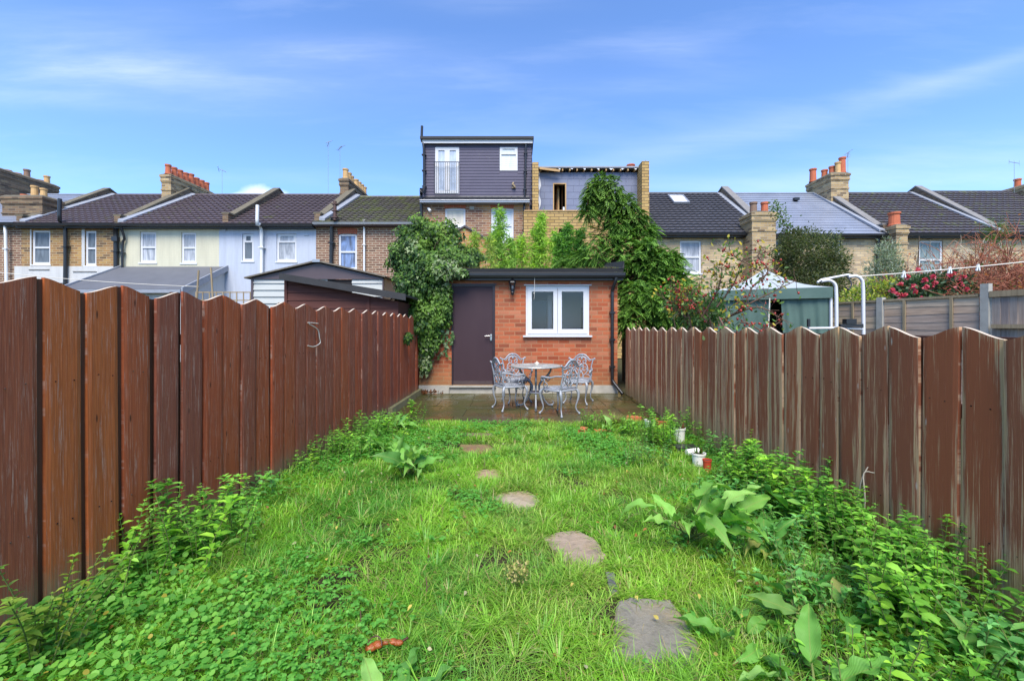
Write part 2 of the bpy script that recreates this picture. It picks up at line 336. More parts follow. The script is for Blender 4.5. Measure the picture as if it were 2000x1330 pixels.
def render_mat(name, col, b=.25):
    t = NT(name); p = t.xyz(t.pos()); v = t.comb(t.math('ADD', p[0], p[1]), p[2], 0.0)
    br = t.n('ShaderNodeTexBrick'); t.l(v, br.inputs['Vector']); br.inputs['Scale'].default_value = 1; br.inputs['Brick Width'].default_value = .225; br.inputs['Row Height'].default_value = .075; br.inputs['Mortar Size'].default_value = .01
    st = t.noise(t.mp(t.pos(), (2.5, 2.5, .3)), 1.5, 8, .68); c = t.mix(t.ramp(st, [(.42, 0), (.75, .55)]), col, tuple(x*.62 for x in col))
    c = t.mix(t.math('MULTIPLY', br.outputs['Fac'], b), c, tuple(x*.75 for x in col)); t.bump(t.math('SUBTRACT', 1.0, br.outputs['Fac']), .4, .004)
    return t.set(c, .7)
M_cream = render_mat('cream_paint', (.56, .53, .39)); M_blue = render_mat('pale_blue_paint', (.44, .475, .55), .06); M_whitewall = render_mat('white_masonry_paint', (.55, .545, .53))
def tilemat(name, c1, c2, moss=0.0, rough=.45):
    t = NT(name); nz = t.noise(t.pos(), 1.2, 5, .6); f = t.noise(t.pos(), 14, 4, .7); c = t.mix(nz, c1, c2); c = t.mix(t.math('MULTIPLY', f, .5), c, tuple(x*.45 for x in c1))
    if moss:
        ms = t.noise(t.mp(t.pos(), (1, 1, 1), (3, 5, 1)), 1.9, 8, .75); c = t.mix(t.ramp(ms, [(.60-moss*.18, 0), (.70-moss*.1, .85)]), c, (.13, .15, .03))
    li = t.noise(t.pos(), 6.5, 6, .8); c = t.mix(t.ramp(li, [(.60, 0), (.68, .45)]), c, (.22, .21, .19)); t.bump(f, .4, .008); return t.set(c, rough)
M_tile = tilemat('brown_concrete_tile', (.085, .062, .066), (.145, .108, .112), .12)
M_tile_moss = tilemat('mossy_concrete_tile', (.085, .070, .060), (.14, .120, .095), .75)
M_tile_grey = tilemat('grey_concrete_tile', (.052, .050, .056), (.095, .090, .098), 0)
M_tile_dark = tilemat('dark_brown_concrete_tile', (.060, .050, .052), (.11, .092, .092), .35)
M_slate = tilemat('grey_slate', (.16, .18, .23), (.33, .36, .43), 0, .38)
M_slatedark = tilemat('dark_slate_cladding', (.085, .078, .118), (.12, .11, .16), 0, .8)
M_moss = plain('mossy_coping', (.14, .12, .08), .95, var=.6, nscale=5, bumpd=.01)
M_copestone = plain('grey_coping_stone', (.20, .19, .18), .85, var=.4, nscale=4, bumpd=.006)
M_pot_o = plain('orange_terracotta', (.50, .13, .055), .75, var=.25, nscale=4)
M_pot_y = plain('buff_terracotta', (.58, .36, .15), .75, var=.3, nscale=4)
M_pot_b = plain('sooty_terracotta', (.24, .15, .10), .8, var=.4, nscale=4)
M_graym = plain('grey_metal', (.35, .36, .38), .4, .5, var=.15)
M_brownpipe = plain('rusty_brown_pipe', (.09, .045, .035), .6, var=.3)
def panemat(name, col, rough=.06, stripes=0, dark=None):
    t = NT(name); p = t.xyz(t.pos()); nz = t.noise(t.mp(t.pos(), (2.5, 2.5, .6)), 2, 4, .5, 1.0)
    c = t.mix(t.ramp(nz, [(.35, 0), (.65, 1)]), dark or tuple(x*.55 for x in col), col)
    if stripes: 
        wv = t.n('ShaderNodeTexWave', bands_direction='X' if stripes == 1 else 'Z'); t.l(t.pos(), wv.inputs['Vector']); wv.inputs['Scale'].default_value = 3.2 if stripes == 1 else 3.5; wv.inputs['Distortion'].default_value = 1.5 if stripes == 1 else 0
        c = t.mix(t.math('MULTIPLY', wv.outputs['Fac'], .4), c, tuple(x*.5 for x in col))
    t.set(c, .42, spec=.35); return t.m
M_pane_net = panemat('net_curtain_pane', (.52, .54, .58), .3, 1, (.26, .28, .31))
M_pane_dark = panemat('dark_pane', (.16, .19, .22), .05)
M_pane_blue = panemat('painted_sky_reflection_pane', (.22, .32, .55), .04, 0, (.10, .12, .17))  # sky reflection painted into the pane's base colour
M_pane_blind = panemat('blind_pane', (.72, .76, .78), .2, 2, (.58, .62, .65))
M_pane_warm = panemat('frosted_pane', (.72, .64, .50), .25, 0, (.55, .50, .42))
M_pane_teal = panemat('teal_curtain_pane', (.30, .38, .38), .2, 1)
M_pane_door = panemat('pale_door_pane', (.50, .57, .68), .2, 0, (.36, .42, .52))
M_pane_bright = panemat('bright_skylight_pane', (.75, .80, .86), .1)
def glassmat():
    t = NT('window_glass'); fr = t.n('ShaderNodeFresnel'); fr.inputs[0].default_value = 1.5
    tr = t.n('ShaderNodeBsdfTransparent'); tr.inputs[0].default_value = (.93, .94, .95, 1); gl = t.n('ShaderNodeBsdfGlossy'); gl.inputs['Roughness'].default_value = .02
    ms = t.n('ShaderNodeMixShader'); t.l(t.math('MULTIPLY', fr.outputs[0], 1.3, True), ms.inputs[0]); t.l(tr.outputs[0], ms.inputs[1]); t.l(gl.outputs[0], ms.inputs[2]); t.l(ms.outputs[0], t.o.inputs[0]); return t.m
M_glass = glassmat()
def fencemat_left():
    t = NT('stained_fence_board'); b = t.attr('buv', 'Vector'); x = t.xyz(b); tint = t.attr('tint')
    r = t.math('MULTIPLY', x[2], 37.0)
    v = t.comb(t.math('ADD', x[0], r), x[1], r)
    g = t.noise(t.mp(v, (9, .7, 1)), 4, 8, .65, .6)                # long grain
    g2 = t.noise(t.mp(v, (60, 1.6, 1)), 3, 6, .7)
    c = t.mix(t.ramp(g, [(.3, 0), (.7, 1)]), t.mix(1.0, tint, (.62, .55, .55), 'MULTIPLY'), t.mix(1.0, tint, (1.25, 1.2, 1.1), 'MULTIPLY'))
    c = t.mix(t.ramp(g2, [(.50, 0), (.68, .14)]), c, (.06, .028, .018))
    wv = t.n('ShaderNodeTexWave', bands_direction='X', wave_type='BANDS'); t.l(t.mp(v, (11, .55, 1)), wv.inputs['Vector']); wv.inputs['Scale'].default_value = 1.1; wv.inputs['Distortion'].default_value = 7; wv.inputs['Detail'].default_value = 3; wv.inputs['Detail Scale'].default_value = .6
    c = t.mix(t.math('MULTIPLY', wv.outputs['Fac'], .26), c, (.05, .022, .016)); blot = t.noise(t.mp(v, (4, 1.6, 1), (5, 1, 0)), 2.2, 5, .6); c = t.mix(t.ramp(blot, [(.46, 0), (.66, .45)]), c, t.mix(1.0, tint, (.5, .52, .6), 'MULTIPLY'))
    wear = t.noise(t.mp(v, (9, 1.6, 1), (3, 2, 0)), 2.6, 12, .80); wl = t.noise(t.mp(v, (3, 1.1, 1), (9, 2, 0)), 1.6, 3)
    wm_ = t.math('MULTIPLY', t.ramp(wear, [(.53, 0), (.61, 1)]), t.ramp(wl, [(.40, .10), (.60, .85)]))
    c = t.mix(wm_, c, (.50, .33, .25))
    scr = t.noise(t.mp(v, (40, 3, 1), (0, 7, 0), (0, 0, .5)), 1.3, 2, .5); c = t.mix(t.ramp(scr, [(.66, 0), (.68, .4), (.70, 0)]), c, (.50, .38, .30))
    vo = t.n('ShaderNodeTexVoronoi', feature='DISTANCE_TO_EDGE'); 
    kn = t.n('ShaderNodeTexVoronoi'); t.l(t.mp(v, (1.1, 1.6, 1)), kn.inputs['Vector']); kn.inputs['Scale'].default_value = 1.9; kn.inputs['Randomness'].default_value = 1
    c = t.mix(t.ramp(kn.outputs['Distance'], [(.0, .9), (.05, .7), (.085, 0)]), c, (.05, .02, .012))
    # algae and bare wood towards the damp foot of each board
    low = t.math('ADD', x[1], t.math('MULTIPLY', t.math('SUBTRACT', wear, .5), 1.1)); c = t.mix(t.ramp(low, [(.0, .75), (.22, 0)]), c, (.30, .22, .15))
    c = t.mix(t.ramp(t.math('ADD', low, t.math('MULTIPLY', wl, .2)), [(.1, .45), (.3, 0)]), c, (.09, .12, .04))
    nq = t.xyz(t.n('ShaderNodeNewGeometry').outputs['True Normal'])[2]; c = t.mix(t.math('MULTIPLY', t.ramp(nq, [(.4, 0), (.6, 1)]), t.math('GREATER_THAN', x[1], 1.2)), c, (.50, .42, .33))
    t.bump(t.math('ADD', t.math('MULTIPLY', g, .7), t.math('ADD', t.math('MULTIPLY', g2, .5), t.math('MULTIPLY', wv.outputs['Fac'], .25))), .3, .004)
    return t.set(c, t.ramp(wear, [(.4, .7), (.7, .9)]), spec=.12)
def fencemat_right():
    t = NT('flaking_fence_board'); b = t.attr('buv', 'Vector'); x = t.xyz(b); tint = t.attr('tint'); r = t.math('MULTIPLY', x[2], 53.0)
    v = t.comb(t.math('ADD', x[0], r), x[1], r)
    g = t.noise(t.mp(v, (15, .8, 1)), 3, 10, .74, .6); g2 = t.noise(t.mp(v, (60, 2.0, 1)), 3, 6, .7); big = t.noise(t.mp(v, (3.2, .8, 1)), 1.5, 4, .6)
    paint = t.mix(t.ramp(g2, [(.35, 0), (.7, .7)]), tint, t.mix(1.0, tint, (1.15, 1.1, 1.05), 'MULTIPLY'))
    wood = t.mix(g2, (.38, .22, .12), (.80, .55, .35)); wood = t.mix(t.ramp(big, [(.45, 0), (.62, .5)]), wood, (.46, .33, .15))
    ed = t.math('ABSOLUTE', t.math('SUBTRACT', x[0], .5))                      # 0 centre .. .5 edge
    k = t.math('ADD', t.math('MULTIPLY', t.ramp(ed, [(.30, 0), (.50, 1)]), .15), t.math('MULTIPLY', t.ramp(x[1], [(.05, 1), (.5, 0)]), .15))
    k = t.math('ADD', k, t.math('MULTIPLY', t.ramp(t.math('MULTIPLY', x[1], .72), [(.94, 0), (1, 1)]), .14))
    # [position in metres / 1.4 for the top]
    k = t.math('ADD', k, g); k = t.math('ADD', k, t.math('MULTIPLY', t.math('SUBTRACT', big, .5), .8)); k = t.math('ADD', k, t.math('MULTIPLY', t.math('SUBTRACT', x[2], .55), .10))
    k = t.math('ADD', k, t.math('MULTIPLY', t.math('SUBTRACT', g2, .5), .38)); far = t.xyz(t.pos())[1]; k = t.math('ADD', k, t.math('MULTIPLY', t.math('SUBTRACT', far, 3.0), .012)); c = t.mix(t.ramp(k, [(.565, 0), (.64, .88)]), paint, wood)
    kn = t.n('ShaderNodeTexVoronoi'); t.l(t.mp(v, (1.0, 1.3, 1)), kn.inputs['Vector']); kn.inputs['Scale'].default_value = 2.1
    c = t.mix(t.ramp(kn.outputs['Distance'], [(.0, .9), (.05, .5), (.075, 0)]), c, (.55, .46, .38))
    low = t.math('ADD', x[1], t.math('MULTIPLY', t.math('SUBTRACT', g, .5), .8)); c = t.mix(t.ramp(low, [(.05, .6), (.40, 0)]), c, (.15, .15, .055))
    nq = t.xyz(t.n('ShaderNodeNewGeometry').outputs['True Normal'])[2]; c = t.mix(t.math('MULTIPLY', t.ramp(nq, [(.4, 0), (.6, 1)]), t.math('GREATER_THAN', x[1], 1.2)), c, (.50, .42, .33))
    t.bump(t.math('ADD', g, t.math('MULTIPLY', g2, .4)), .7, .004)
    return t.set(c, .85, spec=.1)
M_fl = fencemat_left(); M_fr = fencemat_right()
def boardmat(name, c1, c2, axis='z'):
    t = NT(name); sc = (14, 14, .8) if axis == 'z' else (1.0, 1.0, 18)
    g = t.noise(t.mp(t.pos(), sc), 2.2, 8, .7, .4); c = t.mix(1.0, t.mix(t.ramp(g, [(.3, 0), (.7, 1)]), c1, c2), t.attr('tint'), 'MULTIPLY'); b = t.noise(t.pos(), 2, 4); c = t.mix(t.math('MULTIPLY', b, .5), c, tuple(x*.5 for x in c1)); t.bump(g, .6, .005); return t.set(c, .75, spec=.3)
M_shedwood = boardmat('red_brown_shiplap', (.075, .024, .018), (.15, .055, .04), 'x')
M_greyboard = boardmat('weathered_lap_board', (.36, .27, .20), (.80, .62, .46), 'x'); M_greyvert = boardmat('weathered_upright_board', (.28, .22, .18), (.52, .43, .36))
M_palewood = boardmat('pale_timber', (.26, .19, .11), (.46, .36, .22)); M_newwood = boardmat('fresh_timber', (.45, .27, .12), (.62, .42, .2), 'x')
M_darkback = boardmat('dark_backing_board', (.09, .033, .016), (.16, .06, .03))
M_cladcream = plain('cream_steel_cladding', (.44, .45, .42), .4, var=.08); M_cladbrown = plain('brown_steel_roof', (.085, .06, .065), .45, var=.15)
M_insul = plain('blue_grey_insulation', (.17, .19, .27), .7, var=.1)
M_canvas = plain('green_canvas', (.075, .135, .11), .65, var=.25, nscale=3, bumpd=.003); M_canvas_top = plain('faded_canvas_top', (.34, .38, .39), .65, var=.12, nscale=2)
M_hip = plain('rose_hip', (.34, .035, .02), .35, var=.3, nscale=20)
M_pink = leafmat('pink_petal', .6, .3)
M_dark = plain('dark_interior', (.015, .012, .012), .9, var=.2)
M_room = plain('pale_room_wall', (.82, .82, .82), .8, var=.05)
M_soilpot = plain('potting_soil', (.05, .03, .02), .95, var=.5, nscale=30)
M_rope = plain('pale_cord', (.62, .58, .50), .7, var=.1)
M_metalh = plain('satin_steel', (.55, .54, .52), .3, .8, var=.1)
# ------------------------------------------------------------------ ground, lawn, patio
def groundmat():
    t = NT('earth'); a = t.noise(t.pos(), 2.2, 8, .7); b = t.noise(t.pos(), 30, 6, .75)
    c = t.mix(t.ramp(a, [(.35, 0), (.6, 1)]), (.040, .030, .018), (.055, .075, .022)); c = t.mix(t.math('MULTIPLY', b, .7), c, (.075, .055, .035)); t.bump(b, .9, .03); return t.set(c, .95, spec=.15)
M_earth = groundmat()
m = M(); m.add([(-900, -900, -.03), (900, -900, -.03), (900, 900, -.03), (-900, 900, -.03)], [(0, 1, 2, 3)]); struct(m.build('ground', M_earth))
def gz(x, y):                                   # gentle unevenness of the lawn
    return .012*np.sin(x*2.1+1)*np.cos(y*1.7)+.01*np.sin(x*4.7+y*3.1)
PATIO_Y = 6.32
m = M(); gx = np.linspace(-2.5, 2.45, 60); gy = np.linspace(-1.5, PATIO_Y, 80)
XX, YY = np.meshgrid(gx, gy); VV = np.stack((XX, YY, gz(XX, YY)-.004), -1).reshape(-1, 3); nx = len(gx)
m.add(VV, [(i*nx+j, i*nx+j+1, (i+1)*nx+j+1, (i+1)*nx+j) for i in range(len(gy)-1) for j in range(nx-1)]); struct(m.build('lawn_soil', M_earth, smooth=True))
def slabmat():
    t = NT('wet_mossy_paving'); tint = t.attr('tint'); a = t.noise(t.pos(), 1.3, 7, .65); b = t.noise(t.pos(), 12, 7, .7); f = t.noise(t.pos(), 60, 4, .7)
    c = t.mix(t.math('MULTIPLY', b, .8), tint, t.mix(1.0, tint, (.4, .4, .4), 'MULTIPLY'))
    c = t.mix(t.ramp(a, [(.36, 0), (.55, .8)]), c, (.052, .058, .016))
    c = t.mix(t.ramp(b, [(.62, 0), (.72, .6)]), c, (.30, .24, .16))
    wet = t.ramp(t.noise(t.pos(), 1.7, 4), [(.42, .14), (.62, .55)]); t.bump(t.math('ADD', b, t.math('MULTIPLY', f, .3)), .35, .008); return t.set(c, wet, spec=.38)
M_slab = slabmat()
m = M(); y = PATIO_Y; row = 0
while y < 9.18:
    h = [.45, .6, .3, .6, .45, .3][row % 6]; y2 = min(y+h, 9.2); x = -2.02-(row % 3)*.17
    while x < 2.3:
        wd = rnd.choice([.3, .45, .6, .6, .9]); x2 = min(x+wd, 2.32); xa = max(x, -2.02)
        if x2-xa > .05:
            t = rnd.choice([(.10, .055, .026), (.09, .075, .035), (.12, .075, .035), (.075, .068, .032), (.10, .08, .045), (.14, .062, .028)]); dz = rnd.uniform(-.004, .004); g = .006
            if y > 7.3: t = tuple(.55*a+.45*b for a, b in zip(t, (.085, .08, .03)))
            b4 = [(xa+g, y+g), (x2-g, y+g), (x2-g, y2-g), (xa+g, y2-g)]
            b4 = [(p+rnd.uniform(-.004, .004), q+rnd.uniform(-.004, .004)) for p, q in b4]
            m.hexa([(p, q, -.02) for p, q in b4], [(p, q, dz+rnd.uniform(-.002, .002)) for p, q in b4], tint=t)
        x = x2 if x2 < 2.32 else 9
    y = y2; row += 1
struct(m.build('patio', M_slab))
m = M(); m.add([(-2.1, PATIO_Y-.02, -.010), (2.35, PATIO_Y-.02, -.010), (2.35, 9.2, -.010), (-2.1, 9.2, -.010)], [(0, 1, 2, 3)]); struct(m.build('patio_bed', plain('mossy_joint', (.035, .035, .015), .9, var=.5)))
# ---- stepping stones
def stonemat():
    t = NT('riven_sandstone'); tint = t.attr('tint'); a = t.noise(t.pos(), 5, 8, .7, .8); b = t.noise(t.pos(), 30, 8, .75)
    c = t.mix(a, t.mix(1.0, tint, (.6, .6, .6), 'MULTIPLY'), t.mix(1.0, tint, (1.3, 1.25, 1.15), 'MULTIPLY')); c = t.mix(t.ramp(b, [(.5, 0), (.7, .5)]), c, (.08, .07, .06))
    e = t.noise(t.pos(), 2.6, 5, .6); c = t.mix(t.ramp(e, [(.5, 0), (.64, .55)]), c, (.27, .19, .08))
    vo = t.n('ShaderNodeTexVoronoi', feature='DISTANCE_TO_EDGE'); t.l(t.mp(t.pos(), (1, 2.2, 1), (0, 0, 0), (0, 0, .6)), vo.inputs['Vector']); vo.inputs['Scale'].default_value = 9
    t.bump(t.math('ADD', t.math('MULTIPLY', a, 1.0), t.math('ADD', t.math('MULTIPLY', b, .4), t.math('MULTIPLY', t.ramp(vo.outputs[0], [(0, 0), (.03, 1)]), .04))), .8, .02); return t.set(c, t.ramp(a, [(.35, .3), (.65, .7)]), spec=.4)
M_stone = stonemat()
STONES = [
 ([(1203, 1178), (1230, 1168), (1308, 1172), (1345, 1225), (1375, 1283), (1362, 1300), (1325, 1312), (1240, 1308), (1190, 1296), (1198, 1235)], (.23, .215, .18), 'large slate grey stepping stone with a tan corner, nearest the camera in the grass'),
 ([(1060, 1052), (1090, 1040), (1128, 1037), (1160, 1052), (1182, 1085), (1178, 1098), (1125, 1114), (1100, 1108), (1098, 1090)], (.33, .26, .20), 'brown grassy stepping stone, second from the camera'),
 ([(963, 972), (985, 962), (1030, 959), (1050, 970), (1057, 984), (1020, 1002), (1000, 1000), (985, 988)], (.38, .32, .24), 'pale tan stepping stone in the middle of the lawn, third from the camera'),
 ([(924, 925), (935, 919), (968, 916), (980, 926), (978, 936), (930, 935)], (.34, .25, .16), 'small tan oblong stepping stone, fourth from the camera'),
 ([(898, 869), (955, 869), (968, 878), (962, 887), (915, 886), (902, 878)], (.20, .13, .07), 'dark wet brown stepping stone, second from the patio edge'),
 ([(890, 846), (962, 847), (966, 853), (900, 855)], (.17, .13, .08), 'sunken stepping stone almost hidden by grass nearest the patio'),
 ([(1183, 1118), (1200, 1122), (1208, 1155), (1190, 1160)], (.13, .13, .14), 'sliver of grey stone sunk in grass between the two nearest stepping stones')]
stone_polys = []
for poly, tnt, lab in STONES:
    g = np.array([G(*p) for p in poly])[:, :2]
    # densify and roughen the outline
    q = []
    for i in range(len(g)):
        a, b = g[i], g[(i+1) % len(g)]
        for k in range(4): q.append(a+(b-a)*k/4+rs.normal(size=2)*.004)
    q = np.array(q); stone_polys.append(q); c = q.mean(0); n = len(q)
    V = [(x, y, -.03) for x, y in q]+[(x, y, .004) for x, y in q]+[tuple(c+(np.array((x, y))-c)*.94)+(.010,) for x, y in q]+[(c[0], c[1], .009)]
    f = [(i, (i+1) % n, n+(i+1) % n, n+i) for i in range(n)]+[(n+i, n+(i+1) % n, 2*n+(i+1) % n, 2*n+i) for i in range(n)]+[(2*n+i, 2*n+(i+1) % n, 3*n) for i in range(n)]
    m = M(); m.add(V, f, tint=tnt); tag(m.build('stepping_stone', M_stone, loc=(c[0], c[1], 0)), lab, 'stepping stone', 'stepping stones across the lawn')
def inpoly(x, y, q):
    ins = np.zeros(len(x), bool); j = len(q)-1
    for i in range(len(q)):
        xi, yi = q[i]; xj, yj = q[j]
        c = ((yi > y) != (yj > y)) & (x < (xj-xi)*(y-yi)/(yj-yi+1e-12)+xi); ins ^= c; j = i
    return ins
def onstone(x, y, shrink=.93):
    r = np.zeros(len(x), bool)
    for q in stone_polys:
        c = q.mean(0); r |= inpoly(x, y, c+(q-c)*shrink)
    return r
# ------------------------------------------------------------------ value noise used to place plants
_g = rs.rand(64, 64)
def vn(x, y, s):
    x = np.asarray(x)*s+100; y = np.asarray(y)*s+100; i = np.floor(x).astype(int); j = np.floor(y).astype(int); fx = x-i; fy = y-j; fx = fx*fx*(3-2*fx); fy = fy*fy*(3-2*fy)
    a = _g[i % 64, j % 64]; b = _g[(i+1) % 64, j % 64]; c = _g[i % 64, (j+1) % 64]; d = _g[(i+1) % 64, (j+1) % 64]
    return (a*(1-fx)+b*fx)*(1-fy)+(c*(1-fx)+d*fx)*fy
def XL(y): return np.interp(y, [-2, 1, 3.7, 6.7, 9.3], [-2.36, -2.3, -2.2, -2.06, -2.06])
def XR(y): return np.interp(y, [-2, 1.8, 9.3], [2.25, 2.25, 2.25])
# ---- grass (one object: nobody could count it)
def grass():
    m = M(); n = 25000
    # more, finer tufts near the camera
    y = .9+(PATIO_Y-.9)*rs.rand(n)**1.35; x = XL(y)+.06+(XR(y)-XL(y)-.1)*rs.rand(n)
    keep = ~onstone(x, y); bare = vn(x, y, 2.3)*.6+vn(x, y, 6.1)*.4
    keep &= (bare > .40) | (rs.rand(n) < .22)
    x, y = x[keep], y[keep]; n = len(x)
    lush = vn(x, y, 1.7); tall = vn(x+7, y, 3.3)
    k = (10+5*rs.rand(n)).astype(int); idx = np.repeat(np.arange(n), k); N = len(idx)
    bx = x[idx]+rs.normal(size=N)*.018*(1+y[idx]*.15); by = y[idx]+rs.normal(size=N)*.018*(1+y[idx]*.15)
    ok = ~onstone(bx, by, .93) & (by < PATIO_Y+.02+.05*vn(bx, by*0, 5)); idx, bx, by = idx[ok], bx[ok], by[ok]; N = len(idx)
    Lh = (.055+.07*tall[idx]+.04*(rs.rand(N)**2))*(.75+.5*rs.rand(N)); Lh *= np.where(by > 4.8, .8, 1)*(1-.45*np.clip((vn(bx+31, by, 1.5)*.65+vn(bx, by+9, 4)*.35-.45)*6, 0, 1))
    dirx = bx-x[idx]+rs.normal(size=N)*.02; diry = by-y[idx]+rs.normal(size=N)*.02; d = nrmz(np.stack((dirx, diry, np.zeros(N)), 1))
    lean = .35+1.35*rs.rand(N)
    ax = nrmz(d*lean[:, None]+np.array((0, 0, 1.))); nr = nrmz(-d+np.array((0, 0, .6)))
    nr = -nr                      # blades arch outwards
    wd = (.0022+.0016*rs.rand(N))*(1+.22*by)
    base = mixc((.17, .43, .035), (.33, .62, .055), lush[idx]); base = mixc(base, (.10, .33, .045), np.clip((vn(bx, by, 2.9)-.5)*5, 0, 1)*.6)
    dk = rs.rand(N); yl = np.clip((vn(bx+50, by+20, 1.3)*.6+vn(bx, by, 5.5)*.4-.52)*6, 0, 1)*.55; base = mixc(base, (.42, .50, .11), yl*rs.rand(N)); base = np.where((dk < .12)[:, None], np.array((.44, .56, .12)), base); base = np.where((dk > .95)[:, None], np.array((.42, .33, .15)), base)
    tuft = .62+.65*rs.rand(n)[idx]; base = base*(tuft*(.82+.36*rs.rand(N)))[:, None]
    pos = np.stack((bx, by, gz(bx, by)-.004), 1)
    leaves(m, pos, ax, -nr, Lh, wd, base, 'blade', curve=(.3+1.9*rs.rand(N)))
    # stronger tufts standing out of the sward
    q = 190; ty = 1.6+4.5*rs.rand(q)**1.2; tx = XL(ty)+.3+(XR(ty)-XL(ty)-.5)*rs.rand(q); kk = ~onstone(tx, ty, 1.25); tx, ty = tx[kk], ty[kk]; q = len(tx); per = 55; ii = np.repeat(np.arange(q), per); N = len(ii); a = rs.rand(N)*2*PI; rr = .03*rs.rand(N)**.5*(1+.1*ty[ii]); le = .15+1.1*rs.rand(N); sc = (.6+.7*rs.rand(q))[ii]
    dd = np.stack((np.cos(a), np.sin(a), 0*a), 1); tc = mixc((.12, .36, .05), (.34, .62, .08), rs.rand(q))[ii]*(.75+.5*rs.rand(N))[:, None]; st_ = rs.rand(N) < .10; tc[st_] = (.50, .52, .20)
    leaves(m, np.stack((tx[ii]+rr*np.cos(a), ty[ii]+rr*np.sin(a), 0*a), 1), dd*le[:, None]+(0, 0, 1), -dd+(0, 0, .6), (.10+.06*rs.rand(N))*sc, (.0024+.0014*rs.rand(N))*(1+.2*ty[ii]), tc, 'blade', curve=.6+1.5*rs.rand(N))
    # fallen straw threads
    q = 1500; py = .9+(PATIO_Y-1)*rs.rand(q); pxx = XL(py)+.1+(XR(py)-XL(py)-.2)*rs.rand(q); a = rs.rand(q)*2*PI
    leaves(m, np.stack((pxx, py, .02+.03*rs.rand(q)), 1), np.stack((np.cos(a), np.sin(a), .3*rs.normal(size=q)), 1), np.tile((0, 0, 1.), (q, 1)), .06+.05*rs.rand(q), .0025, palette(q, [(.45, .36, .16), (.38, .34, .12), (.30, .22, .10)]), 'blade', .8)
    return m.build('grass', M_grass)
tag(grass(), kind='stuff', label='short lush green lawn grass growing round the stepping stones', cat='grass')
# ---- low ground cover: clover-like leaves in the lawn and round leaves at the left edge
def groundcover():
    m = M(); n = 34000
    y = 1.2+(PATIO_Y-1.25)*rs.rand(n)**1.2; x = XL(y)+.05+(XR(y)-XL(y)-.1)*rs.rand(n); d = vn(x+31, y, 1.5)*.65+vn(x, y+9, 4)*.35
    edge = np.minimum(x-XL(y), XR(y)-x); p = np.clip((d-.47)*5, 0, 1)*.8+np.clip(1-edge/.55, 0, 1)*.6
    keep = (rs.rand(n) < p) & ~onstone(x, y, 1.0) & (x < 2.2); x, y = x[keep], y[keep]; n = len(x)
    rep = np.repeat(np.arange(n), 3); a = (rs.rand(n)*2*PI)[rep]+np.tile((0, 2.1, 4.2), n); N = len(rep)
    z = .02+.045*rs.rand(n)[rep]+.01; tilt = .25*rs.rand(N)
    ax = np.stack((np.cos(a), np.sin(a), tilt), 1); nr = nrmz(np.stack((.4*rs.normal(size=N), .4*rs.normal(size=N), np.ones(N)), 1))
    s = (.010+.010*rs.rand(n))[rep]*(1+.06*y[rep])
    tint = mixc((.09, .32, .045), (.20, .52, .09), rs.rand(N))
    leaves(m, np.stack((x[rep], y[rep], z+gz(x[rep], y[rep])), 1), ax, nr, s, s*.9, tint, 'leaf', .4)
    o = m.build('clover', M_leaf); return o
tag(groundcover(), kind='stuff', label='small leaved clover and chickweed spreading through the lawn', cat='ground cover')
def roundcover():
    m = M(); n = 3800
    y = .9+2.2*rs.rand(n); x = XL(y)+.03+1.25*rs.rand(n)**1.3; lim = XL(y)+.25+1.0*np.clip((2.9-y)/1.3, 0, 1)*(.5+1.0*vn(x, y, 3)); keep = x < lim; x, y = x[keep], y[keep]; n = len(x)
    a = rs.rand(n)*2*PI; z = .03+.07*vn(x, y, 5)+.03*rs.rand(n); s = .014+.020*rs.rand(n)
    nr = nrmz(np.stack((.5*rs.normal(size=n), -.15+.5*rs.normal(size=n), np.ones(n)), 1)); tint = mixc((.10, .33, .05), (.26, .56, .09), rs.rand(n)); k = rs.rand(n) < .02; tint[k] = (.45, .38, .06)
    leaves(m, np.stack((x, y, z), 1), np.stack((np.cos(a), np.sin(a), .15*rs.normal(size=n)), 1), nr, s, s, tint, 'round', .35)
    return m.build('ground_ivy', M_leaf)
tag(roundcover(), kind='stuff', label='mat of round leaved dark green ground ivy along the foot of the left fence', cat='ground cover')
